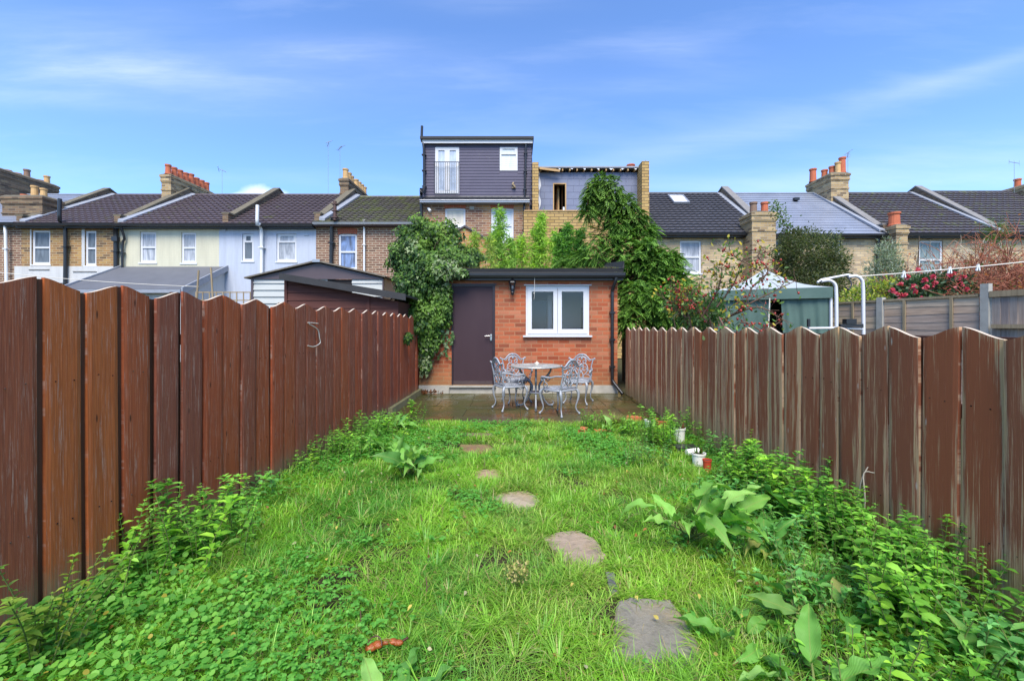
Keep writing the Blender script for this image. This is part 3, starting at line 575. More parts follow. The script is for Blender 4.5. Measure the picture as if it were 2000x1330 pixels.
# ------------------------------------------------------------------ fences
def fence(side):
    left = side < 0; XF = XL if left else XR; per = .2 if left else .2055; y0 = 2.07 if left else 2.007; zp = 1.622 if left else 1.385; d = .056 if left else .062
    root = thing('board_fence', 'tall red brown stained board fence with scalloped top on the left of the lawn' if left else 'flaking maroon board fence with weathered scalloped top on the right of the lawn', 'fence', (float(XF(5)), 5.0, 0))
    k0 = -14 if left else -14; k1 = int((9.15-y0)/per)
    def top(yv, k):     # k even: peak at its start for the left fence, valley for the right
        peakstart = (k % 2 == 0) if left else (k % 2 != 0)
        t = (yv-(y0+k*per))/per; t = t if peakstart else 1-t
        t = min(max(t, 0), 1); return zp-d*(.35*t+.65*(1-math.cos(PI*t))/2)
    mats = M_fl if left else M_fr; panel = M(); cnt = 0; back = M(); nails = M()
    for k in range(k0, k1):
        gap = (rnd.uniform(.026, .036) if k < 5 else rnd.uniform(.014, .024)) if left else rnd.uniform(.006, .03)
        if not left and rnd.random() < .25: gap = .004
        if left and y0+k*per > 4.4: gap = rnd.uniform(.004, .016)
        a = y0+k*per+gap/2; b = y0+(k+1)*per-gap/2; off = rnd.uniform(-.006, .006); tilt = rnd.uniform(-.012, .012); th = .02; dz = rnd.uniform(-.008, .008) if k % 2 else 0
        zb = .02+rnd.uniform(-.01, .02)
        if left and a > 7.0: zb = .10
        if left: tint = rnd.choice([(.44, .115, .046), (.35, .105, .056), (.30, .098, .060), (.39, .108, .050), (.43, .105, .044)])
        else: tint = rnd.choice([(.30, .094, .044), (.32, .104, .048), (.27, .092, .048), (.26, .094, .050)])
        if left and k in (0, 1): tint = (.52, .145, .044)
        if left and k == -1: tint = (.37, .112, .056)
        if left and k in (3, 4): tint = (.33, .105, .062)
        if left and k in (6, 8): tint = (.46, .115, .044)
        r = rnd.random()*.9+.02; nseg = 8; V = []; B = []; zs = [0, .35, .7, 1]
        warp = rnd.uniform(-.004, .004)
        inn = -side                 # direction of the face we see
        cup = rnd.uniform(-.001, .0015)
        for face in (0, 1):
            for iz, zf in enumerate(zs):
                for i in range(nseg+1):
                    f = i/nseg; yv = a+(b-a)*f+ (warp*math.sin(zf*PI)); zt = top(a+(b-a)*f, k)+dz
                    z = zb+(zt-zb)*zf; rx = .004*(abs(f-.5) > .45)
                    xv = float(XF(yv))+off+tilt*zf+(inn*(th/2-rx+cup*math.cos((f-.5)*PI)) if face == 0 else -inn*th/2)
                    V.append((xv, yv, z)); B.append((f, z, r))
        nc = nseg+1; n1 = nc*len(zs); Fc = []
        for iz in range(len(zs)-1):
            for i in range(nseg):
                q = (iz*nc+i, iz*nc+i+1, (iz+1)*nc+i+1, (iz+1)*nc+i); Fc.append(q if (inn > 0) else q[::-1]); q2 = tuple(n1+v for v in q); Fc.append(q2[::-1] if inn > 0 else q2)
        for i in range(nseg):
            t0 = (len(zs)-1)*nc+i; q = (t0, t0+1, n1+t0+1, n1+t0); Fc.append(q if inn > 0 else q[::-1])
        for iz in range(len(zs)-1):
            for e in (0, nseg):
                q = (iz*nc+e, (iz+1)*nc+e, n1+(iz+1)*nc+e, n1+iz*nc+e); Fc.append(q)
        panel.add(V, Fc, tint=tint, buv=B)
        for zz in ((.42, 1.12) if left else (.35, 1.0)):
            for f in (.28, .72):
                yv = a+(b-a)*f+rnd.uniform(-.01, .01); xv = float(XF(yv))+off+inn*(th/2+.001); panel.ball((xv, yv, zz+rnd.uniform(-.01, .01)), .0035, 6, tint=(.012, .010, .010), buv=(.5, .7, r))
        yj = y0+k*per
        if left and k < 14 or (not left and rnd.random() < .6):
            wv = .035; zt = (top(yj+.001, k)-.01); xb = float(XF(yj))-inn*.022
            back.box(xb-.008, xb+.008, yj-wv, yj+wv, .02, zt, buv=(rnd.random(), .5, rnd.random())); back.build('backing_strip', M_darkback, root); back = M()
        cnt += 1
        if cnt % 9 == 0 or k == k1-1:
            panel.build('board_panel', mats, root); panel = M()
    pass
    m = M()
    for z in (.35, .95, 1.3):
        ys = np.linspace(-.7, 9.1, 8)
        for i in range(7): m.bar((float(XF(ys[i]))+side*.05, ys[i], z), (float(XF(ys[i+1]))+side*.05, ys[i+1], z), .035, .07)
    m.build('rail', M_darkback, root)
    for yp in (0, 1.8, 3.6, 5.4, 7.2, 9.0):
        m = M(); xx = float(XF(yp)); m.box(xx+side*.075-.04, xx+side*.075+.04, yp-.04, yp+.04, -.1, zp-.15); m.build('post', M_darkback, root)
    return root
fence(-1); fence(1)
m = M(); pts = [(float(XL(y)), y) for y in (6.95, 8, 9.18)]
m.hexa([(-2.075, 6.95, -.02), (-1.975, 6.95, -.02), (-1.975, 9.19, -.02), (-2.075, 9.19, -.02)], [(-2.07, 6.95, .095), (-1.985, 6.95, .095), (-1.985, 9.19, .10), (-2.07, 9.19, .10)])
tag(m.build('gravel_board', plain('mossy_concrete', (.20, .19, .09), .9, var=.6, nscale=6, bumpd=.004), loc=(-2.02, 8, 0)), 'low mossy concrete kerb under the left fence beside the patio', 'kerb')
# knotted string hanging on the left fence
sp = [P(602, 630, 4.40), P(621, 632, 4.42), P(603, 629, 4.36), P(621, 643, 4.4), P(624, 660, 4.4), P(622, 671, 4.4), P(611, 678, 4.4), P(601, 675, 4.36)]
def onfence(px, py, xoff=.03):
    k = (px-1009)/F; y = 4.4
    for _ in range(20): y = (float(XL(y))+xoff)/k
    return (float(XL(y))+xoff, y, H+(640-py)/F*y)
sp = [onfence(*q) for q in [(601, 630), (622, 632), (602, 631), (620, 643), (624, 660), (625, 670), (613, 677), (601, 675)]]
m = M(); m.tube(smoothpts(sp, 5), .0045, 6); tag(m.build('cord', M_rope, loc=sp[0]), 'pale looped cord hanging on the left fence', 'cord')
m = M(); m.tube(smoothpts([(2.22, 2.75, .50), (2.16, 2.72, .44), (2.15, 2.74, .30), (2.17, 2.78, .12)], 4), .004, 5); m.tube(smoothpts([(2.22, 2.70, .48), (2.17, 2.72, .47), (2.13, 2.66, .33), (2.13, 2.68, .15)], 4), .004, 5)
tag(m.build('dead_stalk', M_twig, loc=(2.15, 2.74, 0)), 'dry bent pale stalks leaning on the right fence above the weeds', 'dead plant')
# ------------------------------------------------------------------ walls with openings, windows
def wallholes(m, x0, x1, z0, z1, y, holes, depth=.09):
    """front face at y looking to -Y, with reveals going back by depth"""
    xs = sorted({x0, x1, *[h[0] for h in holes], *[h[1] for h in holes]}); zs = sorted({z0, z1, *[h[2] for h in holes], *[h[3] for h in holes]})
    for i in range(len(xs)-1):
        for j in range(len(zs)-1):
            cx, cz = (xs[i]+xs[i+1])/2, (zs[j]+zs[j+1])/2
            if any(h[0] < cx < h[1] and h[2] < cz < h[3] for h in holes): continue
            m.add([(xs[i], y, zs[j]), (xs[i+1], y, zs[j]), (xs[i+1], y, zs[j+1]), (xs[i], y, zs[j+1])], [(0, 1, 2, 3)])
    for a, b, c, d in holes:
        m.add([(a, y, c), (b, y, c), (b, y, d), (a, y, d), (a, y+depth, c), (b, y+depth, c), (b, y+depth, d), (a, y+depth, d)], [(0, 4, 5, 1), (1, 5, 6, 2), (2, 6, 7, 3), (3, 7, 4, 0)])
def window(root, x0, x1, z0, z1, y, kind='sash', pane=None, frame=None, sill=True, fw=.06):
    """one window: frame, with its pane and sill as sub-parts; y is the wall face"""
    yf = y+.03; m = M(); g = .003; a, b, c, d = x0+g, x1-g, z0+g, z1-g
    m.box(a, a+fw, yf, yf+.06, c, d); m.box(b-fw, b, yf, yf+.06, c, d); m.box(a+fw, b-fw, yf, yf+.06, c, c+fw*1.2); m.box(a+fw, b-fw, yf, yf+.06, d-fw, d)
    mids = {'sash': [.5], 'top': [.72], 'one': [], 'four': [.5]}.get(kind, [])
    for q in mids:
        zc = c+(d-c)*q; m.box(a+fw, b-fw, yf-.008, yf+.05, zc-fw*.45, zc+fw*.45)
    if kind in ('two', 'french'): m.box((a+b)/2-fw*.8, (a+b)/2+fw*.8, yf-.01, yf+.055, c+fw*1.2, d-fw)
    if kind == 'top':       # the little fanlight has its own sash
        zc = c+(d-c)*.72
        for p, q, r_, s_ in ((a+fw, a+fw*1.7, zc+fw*.45, d-fw), (b-fw*1.7, b-fw, zc+fw*.45, d-fw)): m.box(p, q, yf-.006, yf+.04, r_, s_)
    fr = m.build('window', frame or M_white, root)
    m = M(); m.box(a+fw*.5, b-fw*.5, yf+.035, yf+.045, c+fw*.5, d-fw*.5); m.build('pane', pane or M_pane_dark, fr)
    if sill: m = M(); m.box(x0-.05, x1+.05, y-.05, y+.028, z0-.06, z0+.001); m.build('sill', M_copestone if sill == 2 else (frame or M_white), fr)
    return fr
def pipe(root, pts, r, mat, name='drainpipe', brackets=True):
    m = M(); m.tube(smoothpts(pts, 3) if len(pts) > 2 else pts, r, 8)
    if brackets:
        a, b = np.array(pts[-2], float), np.array(pts[-1], float)
        for t in (.15, .5, .85): c = a+(b-a)*t; m.box(c[0]-r*1.6, c[0]+r*1.6, c[1]-r*1.2, c[1]+r*1.8, c[2]-.02, c[2]+.02)
    return m.build(name, mat, root, smooth=False)
# ------------------------------------------------------------------ brick outbuilding
YO = 9.2
ob = thing('outbuilding', 'small red brick outbuilding with brown door and white window at the garden end', 'outbuilding', (0, YO, 0))
dx0, dx1, dz0, dz1 = PX(882, YO), PX(967, YO), PZ(751, YO), PZ(556, YO); wx0, wx1, wz0, wz1 = PX(1027, YO), PX(1151, YO), PZ(655, YO), PZ(558, YO)
bx0, bx1 = -2.06, PX(1206, YO); ZT = PZ(546, YO)
m = M(); wallholes(m, bx0, bx1, .165, ZT, YO, [(dx0, dx1, dz0, dz1), (wx0, wx1, wz0, wz1)], .10)
YB = 12.2
for x in (bx0, bx1): m.add([(x, YO, 0), (x, YB, 0), (x, YB, ZT+.1), (x, YO, ZT)], [(0, 1, 2, 3)])
m.add([(bx0, YB, 0), (bx1, YB, 0), (bx1, YB, ZT+.1), (bx0, YB, ZT+.1)], [(0, 1, 2, 3)]); m.build('wall', M_brick_red, ob)
m = M(); 
for a, b in ((bx0, -1.42), (-1.413, -.45), (-.444, .75), (.757, 2.135)): m.box(a, b, YO-.045, YO+.02, -.02, .163+rnd.uniform(-.004, .004))
m.box(dx0-.04, dx1+.02, YO-.09, YO-.046, .13, .165)
m.build('plinth', M_conc, ob)
dr = M(); dr.box(dx0+.035, dx1-.055, YO+.012, YO+.05, dz0+.005, dz1-.04); dr = dr.build('door', M_door, ob)
m = M(); m.box(dx0+.001, dx0+.033, YO-.008, YO+.08, dz0, dz1); m.box(dx1-.053, dx1-.001, YO-.008, YO+.08, dz0, dz1); m.box(dx0+.034, dx1-.054, YO-.008, YO+.08, dz1-.038, dz1-.001)
m.box(dx0+.01, dx1+.03, YO-.035, YO-.009, dz1-.012, dz1+.018); m.build('door_frame', plain('dark_door_frame', (.025, .014, .018), .4), ob)
hz = PZ(656, YO); hx = PX(959, YO); m = M(); m.box(hx-.02, hx+.02, YO-.006, YO+.012, hz-.10, hz+.035); m.tube([(hx, YO-.005, hz), (hx, YO-.05, hz), (hx-.03, YO-.055, hz+.002), (hx-.13, YO-.05, hz-.004)], .010, 8); m.lathe([(.022, -.008), (.022, .008)], (hx, YO-.012, hz-.075), 10); m.build('handle', M_metalh, dr)
m = M(); m.box(dx0+.04, dx1-.06, YO-.004, YO+.011, dz0+.006, dz0+.075); m.build('kick_plate', plain('scuffed_kick_plate', (.075, .05, .05), .4, var=.4), dr)
# window: outer frame and two casements with glass, pale room behind
m = M(); fw = .05; m.box(wx0+.002, wx1-.002, YO+.012, YO+.07, wz0+.002, wz0+fw); m.box(wx0+.002, wx1-.002, YO+.012, YO+.07, wz1-fw, wz1-.002)
m.box(wx0+.002, wx0+fw, YO+.012, YO+.07, wz0+fw, wz1-fw); m.box(wx1-fw, wx1-.002, YO+.012, YO+.07, wz0+fw, wz1-fw)
wf = m.build('window', M_white, ob)
m = M(); m.box(wx0-.06, wx1+.05, YO-.07, YO+.011, wz0-.035, wz0+.0); m.box(wx0-.04, wx1+.04, YO-.03, YO+.011, wz1+.0, wz1+.022); m.build('sill', M_white, wf)
xm = (wx0+wx1)/2
for a, b in ((wx0+fw-.01, xm-.004), (xm+.004, wx1-fw+.01)):
    m = M(); q = .085; c, d = wz0+fw-.01, wz1-fw+.01; y1, y2 = YO-.002, YO+.05
    m.box(a, a+q, y1, y2, c, d); m.box(b-q, b, y1, y2, c, d); m.box(a+q, b-q, y1+.001, y2, c, c+q*1.1); m.box(a+q, b-q, y1+.001, y2, d-q, d)
    m.build('casement', M_white, wf); m = M(); m.add([(a+q-.01, YO+.03, c+q-.01), (b-q+.01, YO+.03, c+q-.01), (b-q+.01, YO+.03, d-q+.01), (a+q-.01, YO+.03, d-q+.01)], [(0, 1, 2, 3)]); m.build('pane', M_glass, wf)
m = M(); m.add([(bx0+.02, YO+1.5, .2), (bx1-.02, YO+1.5, .2), (bx1-.02, YO+1.5, 2.5), (bx0+.02, YO+1.5, 2.5)], [(0, 1, 2, 3)])
m.add([(bx0+.02, YO+.1, .2), (bx1-.02, YO+.1, .2), (bx1-.02, YO+1.5, .2), (bx0+.02, YO+1.5, .2)], [(0, 1, 2, 3)]); m.add([(bx1-.02, YO+.1, .2), (bx1-.02, YO+1.5, .2), (bx1-.02, YO+1.5, 2.5), (bx1-.02, YO+.1, 2.5)], [(0, 1, 2, 3)])
m.build('room_lining', M_room, ob)
m = M(); m.box(.25, .68, YO+.6, YO+.63, .2, 2.0); m.box(1.5, 1.95, YO+.9, YO+.93, .2, 1.85); m.build('inner_door', plain('slate_grey_door', (.13, .17, .20), .5), ob)
m = M(); m.box(.70, .80, YO+.7, YO+.73, .2, 2.1); m.box(.98, 1.04, YO+.7, YO+.73, .2, 2.1); m.box(.801, .979, YO+.7, YO+.73, 2.03, 2.1); m.build('inner_door_frame', M_white, ob)
# roof: felt slab rising to the back, fascia, gutter, upstand on the right
rz = PZ(529, YO-.16); m = M(); xa, xb = bx0-.12, bx1+.09
m.hexa([(xa, YO-.14, rz-.02), (xb, YO-.14, rz-.02), (xb, YB+.1, rz+.38), (xa, YB+.1, rz+.38)], [(xa, YO-.16, rz+.05), (xb, YO-.16, rz+.05), (xb, YB+.1, rz+.45), (xa, YB+.1, rz+.45)]); rf = m.build('roof', M_blackm, ob)
m = M(); m.hexa([(xb-.10, YO-.17, rz+.052), (xb+.01, YO-.17, rz+.052), (xb+.01, YB, rz+.46), (xb-.10, YB, rz+.46)], [(xb-.03, YO-.17, rz+.06), (xb+.01, YO-.17, rz+.20), (xb+.01, YB, rz+.60), (xb-.03, YB, rz+.55)]); m.build('upstand', M_blackm, rf)
m = M(); m.box(xa, xb, YO-.12, YO-.095, ZT-.03, rz-.022); m.box(xa, xb, YO-.094, YO-.002, ZT-.03, ZT+.0); m.build('fascia', M_black, ob)
m = M(); gz0 = rz-.125; m.prism([(YO-.235, gz0+.075), (YO-.235, gz0+.025), (YO-.215, gz0-.02), (YO-.15, gz0-.02), (YO-.122, gz0+.02), (YO-.122, gz0+.075)], 'x', xa, xb+.02); m.tube([(xa, YO-.235, gz0+.075), (xb+.02, YO-.235, gz0+.075)], .009, 6); m.build('gutter', M_black, ob)
px_ = PX(1196, YO-.06)
pipe(ob, [(px_+.05, YO-.18, gz0+.01), (px_+.04, YO-.17, gz0-.10), (px_, YO-.07, gz0-.27), (px_, YO-.06, gz0-.5), (px_, YO-.06, .32)], .034, M_black)
m = M(); m.tube(smoothpts([(px_, YO-.06, .34), (px_, YO-.06, .28), (px_+.05, YO-.11, .19), (px_+.17, YO-.25, .02)], 4), .036, 8); m.build('pipe_shoe', M_black, ob)
# moss and fallen leaves on the roof edge
m = M(); n = 900; xs = xa+.2+(xb-xa-.3)*rs.rand(n); yq = YO-.12+.3*rs.rand(n)**2; k = vn(xs, yq*0, 6) > .5; xs, yq = xs[k], yq[k]; n = len(xs)
leaves(m, np.stack((xs, yq, rz+.055+(yq-YO+.16)*.13), 1), nrmz(rs.normal(size=(n, 3))+(0, 0, 1)), rdir(n), .02+.03*rs.rand(n), .012, palette(n, [(.10, .14, .03), (.16, .18, .05), (.12, .07, .03)]), 'leaf', .5); m.build('moss', M_matte, rf)
# thin hanging wire over the window
m = M(); m.tube([(PX(1044, 9.02), 9.02, gz0), (PX(1044, 9.03), 9.03, PZ(572, 9.0)), (PX(1043, 9.05), 9.05, PZ(585, 9.0))], .004, 5); m.ball((PX(1043, 9.05), 9.05, PZ(573, 9.05)), .013, 6); m.build('hanging_wire', M_rope, ob)
# coach lamp
lx, lz = PX(1001, YO), PZ(560, YO); L = thing('wall_lantern', 'black coach lantern on the brick wall between door and window', 'lamp', (lx, YO, lz))
m = M(); m.box(lx-.03, lx+.03, YO-.02, YO, lz-.16, lz-.02); m.tube(smoothpts([(lx, YO-.02, lz-.10), (lx, YO-.08, lz-.17), (lx, YO-.12, lz-.15)], 4), .010, 6); m.ball((lx, YO-.10, lz-.17), .022, 8); m.build('bracket', M_black, L)
m = M(); c = (lx, YO-.12, lz-.14); m.lathe([(.028, 0), (.034, .01), (.030, .02)], c, 6); m.lathe([(.085, .21), (.080, .225), (.045, .265), (.02, .285), (.012, .31)], c, 6)
for j in range(6):
    a = 2*PI*j/6; m.tube([(c[0]+.032*math.cos(a), c[1]+.032*math.sin(a), c[2]+.015), (c[0]+.068*math.cos(a), c[1]+.068*math.sin(a), c[2]+.215)], .005, 5)
m.build('cage', M_black, L)
m = M(); m.lathe([(.028, .02), (.062, .21)], c, 6); m.build('glass', M_glass, L); m = M(); m.ball((c[0], c[1], c[2]+.11), .022, 8, (1, 1, 1.6)); m.build('bulb', M_white, L)
# ------------------------------------------------------------------ garden table and chairs
TX, TY = .33, 7.5
def curvepts(p, k=5): return smoothpts(p, k)
T = thing('garden_table', 'round weathered cast metal garden table on three curled legs', 'table', (TX, TY, 0))
m = M(); m.lathe([(.36, .700), (.425, .705), (.435, .718), (.428, .732), (.41, .736), (.05, .737)], (TX, TY, 0), 40); tp = m.build('table_top', M_tabletop, T, smooth=False)
m = M()
for j in range(12):
    a = 2*PI*j/12; m.ball((TX+.30*math.cos(a), TY+.30*math.sin(a), .737), .022, 8, (1.3, 1.3, .15))
    m.tube([(TX+(.15+.12*t)*math.cos(a+t*.5), TY+(.15+.12*t)*math.sin(a+t*.5), .738) for t in np.linspace(0, 1, 5)], .005, 5)
m.build('relief', M_tabletop, tp)
for ang in (-92, 28, 152):
    a = R(ang); u = np.array((math.cos(a), math.sin(a), 0)); m = M(); c0 = np.array((TX, TY, 0.))
    def q(r, z): return c0+u*r+np.array((0, 0, z))
    m.tube(curvepts([q(.30, .70), q(.305, .64), q(.25, .56), q(.13, .47), q(.07, .38), q(.075, .30), q(.13, .20), q(.19, .10), q(.26, .035), q(.33, .03), q(.365, .06), q(.345, .09)], 5), [.017, .018, .02, .016, .016, .018, .013, .012], 8)
    m.ball(q(.33, .022), .024, 8); m.tube(curvepts([q(.25, .56), q(.29, .50), q(.25, .45), q(.20, .49)], 4), .010, 6); m.build('leg', M_alu, T, smooth=True)
m = M(); m.lathe([(.012, .03), (.014, .70)], (TX, TY, 0), 8); m.tube([(TX+.12*math.cos(t), TY+.12*math.sin(t), .27) for t in np.linspace(0, 2*PI, 25)], .010, 6); m.lathe([(.10, .262), (.10, .272)], (TX, TY, 0), 16); m.build('stretcher', M_alu, T)
m = M(); m.lathe([(.033, .739), (.042, .775), (.040, .78), (.012, .778), (.010, .80)], (TX+.02, TY+.02, 0), 14); tag(m.build('tealight_cup', plain('cream_ceramic', (.75, .70, .58), .4), loc=(TX+.02, TY+.02, .739)), 'small cream cup standing in the middle of the garden table', 'cup')
def chair(label):
    c = thing('garden_chair', label, 'chair', (0, 0, 0), 'ornate chairs round the garden table')
    m = M(); n = 32          # seat: rim with pierced scrollwork; the chair faces +Y
    def sq(a, r): k = (abs(math.cos(a))**3.2+abs(math.sin(a))**3.2)**(-1/3.2); return (r*k*math.cos(a), r*k*math.sin(a))
    P0 = [sq(2*PI*i/n, .225) for i in range(n)]; P1 = [sq(2*PI*i/n, .178) for i in range(n)]
    V = [(x, y, z) for z in (.405, .425) for PP in (P0, P1) for x, y in PP]; f = []
    for i in range(n):
        j = (i+1) % n; f += [(i, j, 2*n+j, 2*n+i), (n+j, n+i, 3*n+i, 3*n+j), (2*n+i, 2*n+j, 3*n+j, 3*n+i), (j, i, n+i, n+j)]
    m.add(V, f)
    m.tube([(x*1.01, y*1.01, .40) for x, y in P0+[P0[0]]], .013, 6)
    for j in range(8):
        a = 2*PI*j/8; pts = [(r*math.cos(a+s*b), r*math.sin(a+s*b), .417) for r, b, s in ((.03, 0, 1), (.08, .35, 1), (.13, .1, 1), (.185, -.25, 1))]; m.tube(curvepts(pts, 3), .0095, 5)
        pts = [(r*math.cos(a-b), r*math.sin(a-b), .417) for r, b in ((.07, .1), (.11, .5), (.16, .35), (.14, .1))]; m.tube(curvepts(pts, 3), .008, 5)
        m.ball((.155*math.cos(a+.2), .155*math.sin(a+.2), .417), .018, 6, (1, 1, .45))
    m.lathe([(.05, .41), (.05, .424)], (0, 0, 0), 10)
    m.build('seat', M_alu, c)
    for sx in (-1, 1):       # legs
        for sy in (-1, 1):
            m = M(); b = .185; k = 1.0 if sy > 0 else 1.05
            pts = [(sx*b, sy*b, .41), (sx*(b+.028), sy*(b+.028), .35), (sx*(b+.018), sy*(b+.022)*k, .25), (sx*(b-.006), sy*(b-.004)*k, .13), (sx*(b+.004), sy*(b+.012)*k, .06), (sx*(b+.028), sy*(b+.034)*k, .03)]
            m.tube(curvepts(pts, 4), [.020, .026, .017, .0115, .011, .014], 8); m.ball((sx*(b+.03), sy*(b+.037)*k, .02), .021, 8); m.build('leg', M_alu, c, smooth=True)
            if sy > 0:
                pass
    m = M()                  # apron scrolls belong to the seat frame
    for sx in (-1, 1):
        m.tube(curvepts([(sx*.205, .15, .40), (sx*.21, .10, .36), (sx*.21, .05, .375), (sx*.21, 0, .395)], 4), .008, 5); m.tube(curvepts([(sx*.15, .205, .40), (sx*.10, .21, .36), (sx*.05, .21, .375), (0, .21, .37)], 4), .009, 5)
    m.build('apron', M_alu, c)
    m = M()                  # back
    def by(z): return -.195-(z-.42)*.16
    def B(x, z): return (x, by(z), z)
    for sx in (-1, 1):
        m.tube(curvepts([B(sx*.185, .42), B(sx*.195, .52), B(sx*.185, .62), B(sx*.205, .73), B(sx*.225, .79), B(sx*.245, .80)], 4), [.016, .013, .012, .012, .014], 7); m.ball(B(sx*.245, .795), .018, 7)
        # crest
        m.tube(curvepts([B(sx*.23, .795), B(sx*.19, .775), B(sx*.15, .785), B(sx*.11, .825), B(sx*.06, .865), B(0, .875)], 5), [.011, .012, .014, .016], 7)
        m.tube(curvepts([B(sx*.19, .775), B(sx*.15, .755), B(sx*.11, .79), B(sx*.06, .83), B(0, .84)], 4), .007, 5)
        # splat scrolls
        m.tube(curvepts([B(sx*.01, .83), B(sx*.07, .80), B(sx*.085, .74), B(sx*.045, .70), B(sx*.025, .74), B(sx*.05, .76)], 5), [.012, .010, .008], 6)
        m.tube(curvepts([B(sx*.06, .72), B(sx*.11, .66), B(sx*.12, .58), B(sx*.085, .52), B(sx*.045, .48), B(sx*.05, .43)], 5), [.009, .012, .012, .009], 6)
        m.tube(curvepts([B(sx*.10, .64), B(sx*.05, .64), B(sx*.035, .59), B(sx*.065, .57), B(sx*.075, .60)], 5), .008, 6)
        m.tube(curvepts([B(sx*.02, .70), B(sx*.03, .62), B(sx*.01, .55), B(sx*.035, .50), B(sx*.02, .43)], 5), .010, 6)
        m.tube(curvepts([B(sx*.18, .60), B(sx*.15, .57), B(sx*.12, .59)], 4), .008, 5); m.tube(curvepts([B(sx*.18, .46), B(sx*.14, .50), B(sx*.09, .50)], 4), .008, 5)
        m.ball(B(sx*.065, .76), .016, 7, (1, .5, 1)); m.ball(B(sx*.10, .60), .017, 7, (1, .5, 1.3)); m.ball(B(sx*.03, .66), .014, 7, (1, .5, 1.6)); m.ball(B(sx*.13, .80), .014, 7, (1.4, .5, 1))
    m.ball(B(0, .865), .03, 8, (1.3, .5, .8)); m.ball(B(0, .80), .022, 8, (1, .5, 1.3)); m.ball(B(0, .66), .02, 8, (1, .5, 1.6)); m.ball(B(0, .55), .018, 8, (1, .5, 1.4)); m.tube([B(-.18, .44), B(.18, .44)], .009, 6)
    m.build('backrest', M_alu, c, smooth=True)
    for sx in (-1, 1):
        m = M(); m.tube(curvepts([B(sx*.19, .63), (sx*.225, -.12, .625), (sx*.25, -.02, .60), (sx*.262, .08, .605), (sx*.258, .14, .60), (sx*.25, .155, .565), (sx*.25, .13, .545), (sx*.252, .105, .56)], 5), [.012, .013, .016, .017, .013, .010], 7)
        m.tube(curvepts([(sx*.258, .10, .60), (sx*.26, .08, .54), (sx*.245, .11, .49), (sx*.225, .12, .44), (sx*.21, .13, .415)], 4), .011, 6); m.tube(curvepts([(sx*.25, .09, .53), (sx*.235, .05, .50), (sx*.225, .06, .45), (sx*.225, .09, .47)], 4), .008, 5); m.build('armrest', M_alu, c, smooth=True)
    return c
def copytree(o, parent=None):
    c = o.copy(); COL.objects.link(c); c.parent = parent
    for ch in o.children: copytree(ch, c)
    OFF[c.name] = OFF.get(o.name, np.zeros(3)); return c
ch0 = chair('silver grey ornate chair left of the table, seen from behind, nearest the camera')
spots = [((-.11, 7.36), (.43, .20), None), ((.68, 6.93), (-.40, .42), 'silver grey ornate chair nearest the camera on the right of the garden table'),
         ((.0, 8.12), (.25, -.85), 'silver grey ornate chair behind the table on the left, facing the camera beside the door'),
         ((1.13, 7.98), (-.36, -.85), 'silver grey ornate chair behind the table on the right, below the window')]
for i, ((x, y), (dx, dy), lab) in enumerate(spots):
    o = ch0 if i == 0 else copytree(ch0)
    o.location = (x, y, .003); o.rotation_euler.z = math.atan2(dy, dx)-PI/2
    if lab: o['label'] = lab
# ------------------------------------------------------------------ bricks, pots, fallen fruit
def loosebrick(x, y, z, rz, lab, tnt):
    m = M(); a, b, c = .105, .05, .065; m.hexa([(-a, -b, 0), (a, -b, 0), (a, b, 0), (-a, b, 0)], [(-a+.004, -b+.003, c), (a-.003, -b+.004, c), (a-.004, b-.003, c), (-a+.003, b-.003, c)]); o = m.build('brick', tnt); o.location = (x, y, z); o.rotation_euler.z = rz; tag(o, lab, 'brick')
M_lb = plain('orange_brick', (.50, .13, .05), .85, var=.4, nscale=25, bumpd=.004)
g = G(1240, 823); loosebrick(g[0], g[1]+.05, .0, R(-25), 'loose orange brick lying on the patio by the right fence', M_lb)
g = G(1139, 843); loosebrick(g[0], g[1], -.02, R(70), 'half buried orange brick at the lawn edge right of the chairs', M_lb)
g = G(1170, 842); loosebrick(g[0]+.04, g[1], -.045, R(3), 'sunken brick under the weeds at the patio edge', M_lb)
def pot(x, y, r, h, mat, lab, lean=0, plant=None):
    t = thing('plant_pot', lab, 'plant pot', (x, y, 0), 'pots by the right fence')
    m = M(); m.lathe([(r*.84, 0), (r*.98, h*.86), (r*1.08, h*.87), (r*1.08, h), (r*.98, h), (r*.95, h*.88), (r*.2, h*.87)], (x, y, 0), 22); m.build('pot', mat, t)
    m = M(); m.lathe([(r*.93, h*.86), (r*.9, h*.90), (.005, h*.93)], (x, y, 0), 14); m.build('soil', M_soilpot, t)
    if plant:
        m = M(); n = plant; a = rs.rand(n)*2*PI; leaves(m, np.stack((x+.3*r*np.cos(a), y+.3*r*np.sin(a), np.full(n, h*.9)), 1), np.stack((np.cos(a), np.sin(a), .8+rs.rand(n)), 1), rdir(n), .06+.05*rs.rand(n), .022, palette(n, [(.12, .25, .05), (.10, .2, .05), (.25, .10, .05)]), 'leaf', .8); m.build('seedling', M_leaf, t)
    t.rotation_euler.x = lean; return t
M_wpot = plain('dirty_white_plastic', (.82, .80, .74), .5, var=.25, nscale=12)
g = G(1371, 913); pot(g[0], g[1]+.08, .066, .125, M_wpot, 'white plastic pot of soil with a few sprouts, nearest the camera by the right fence', 0, 8)
g = G(1330, 868); pot(g[0], g[1]+.05, .066, .19, M_wpot, 'taller white pot against the right fence with a leafy plant', 0, 14)
g = G(1272, 840); pot(g[0], g[1]+.05, .07, .13, M_wpot, 'white pot half hidden in weeds, nearest the patio', 0, 10)
g = G(1285, 842); pot(g[0]+.08, g[1]+.1, .08, .13, M_lb, 'orange terracotta pot half hidden in weeds near the patio', 0, 10)
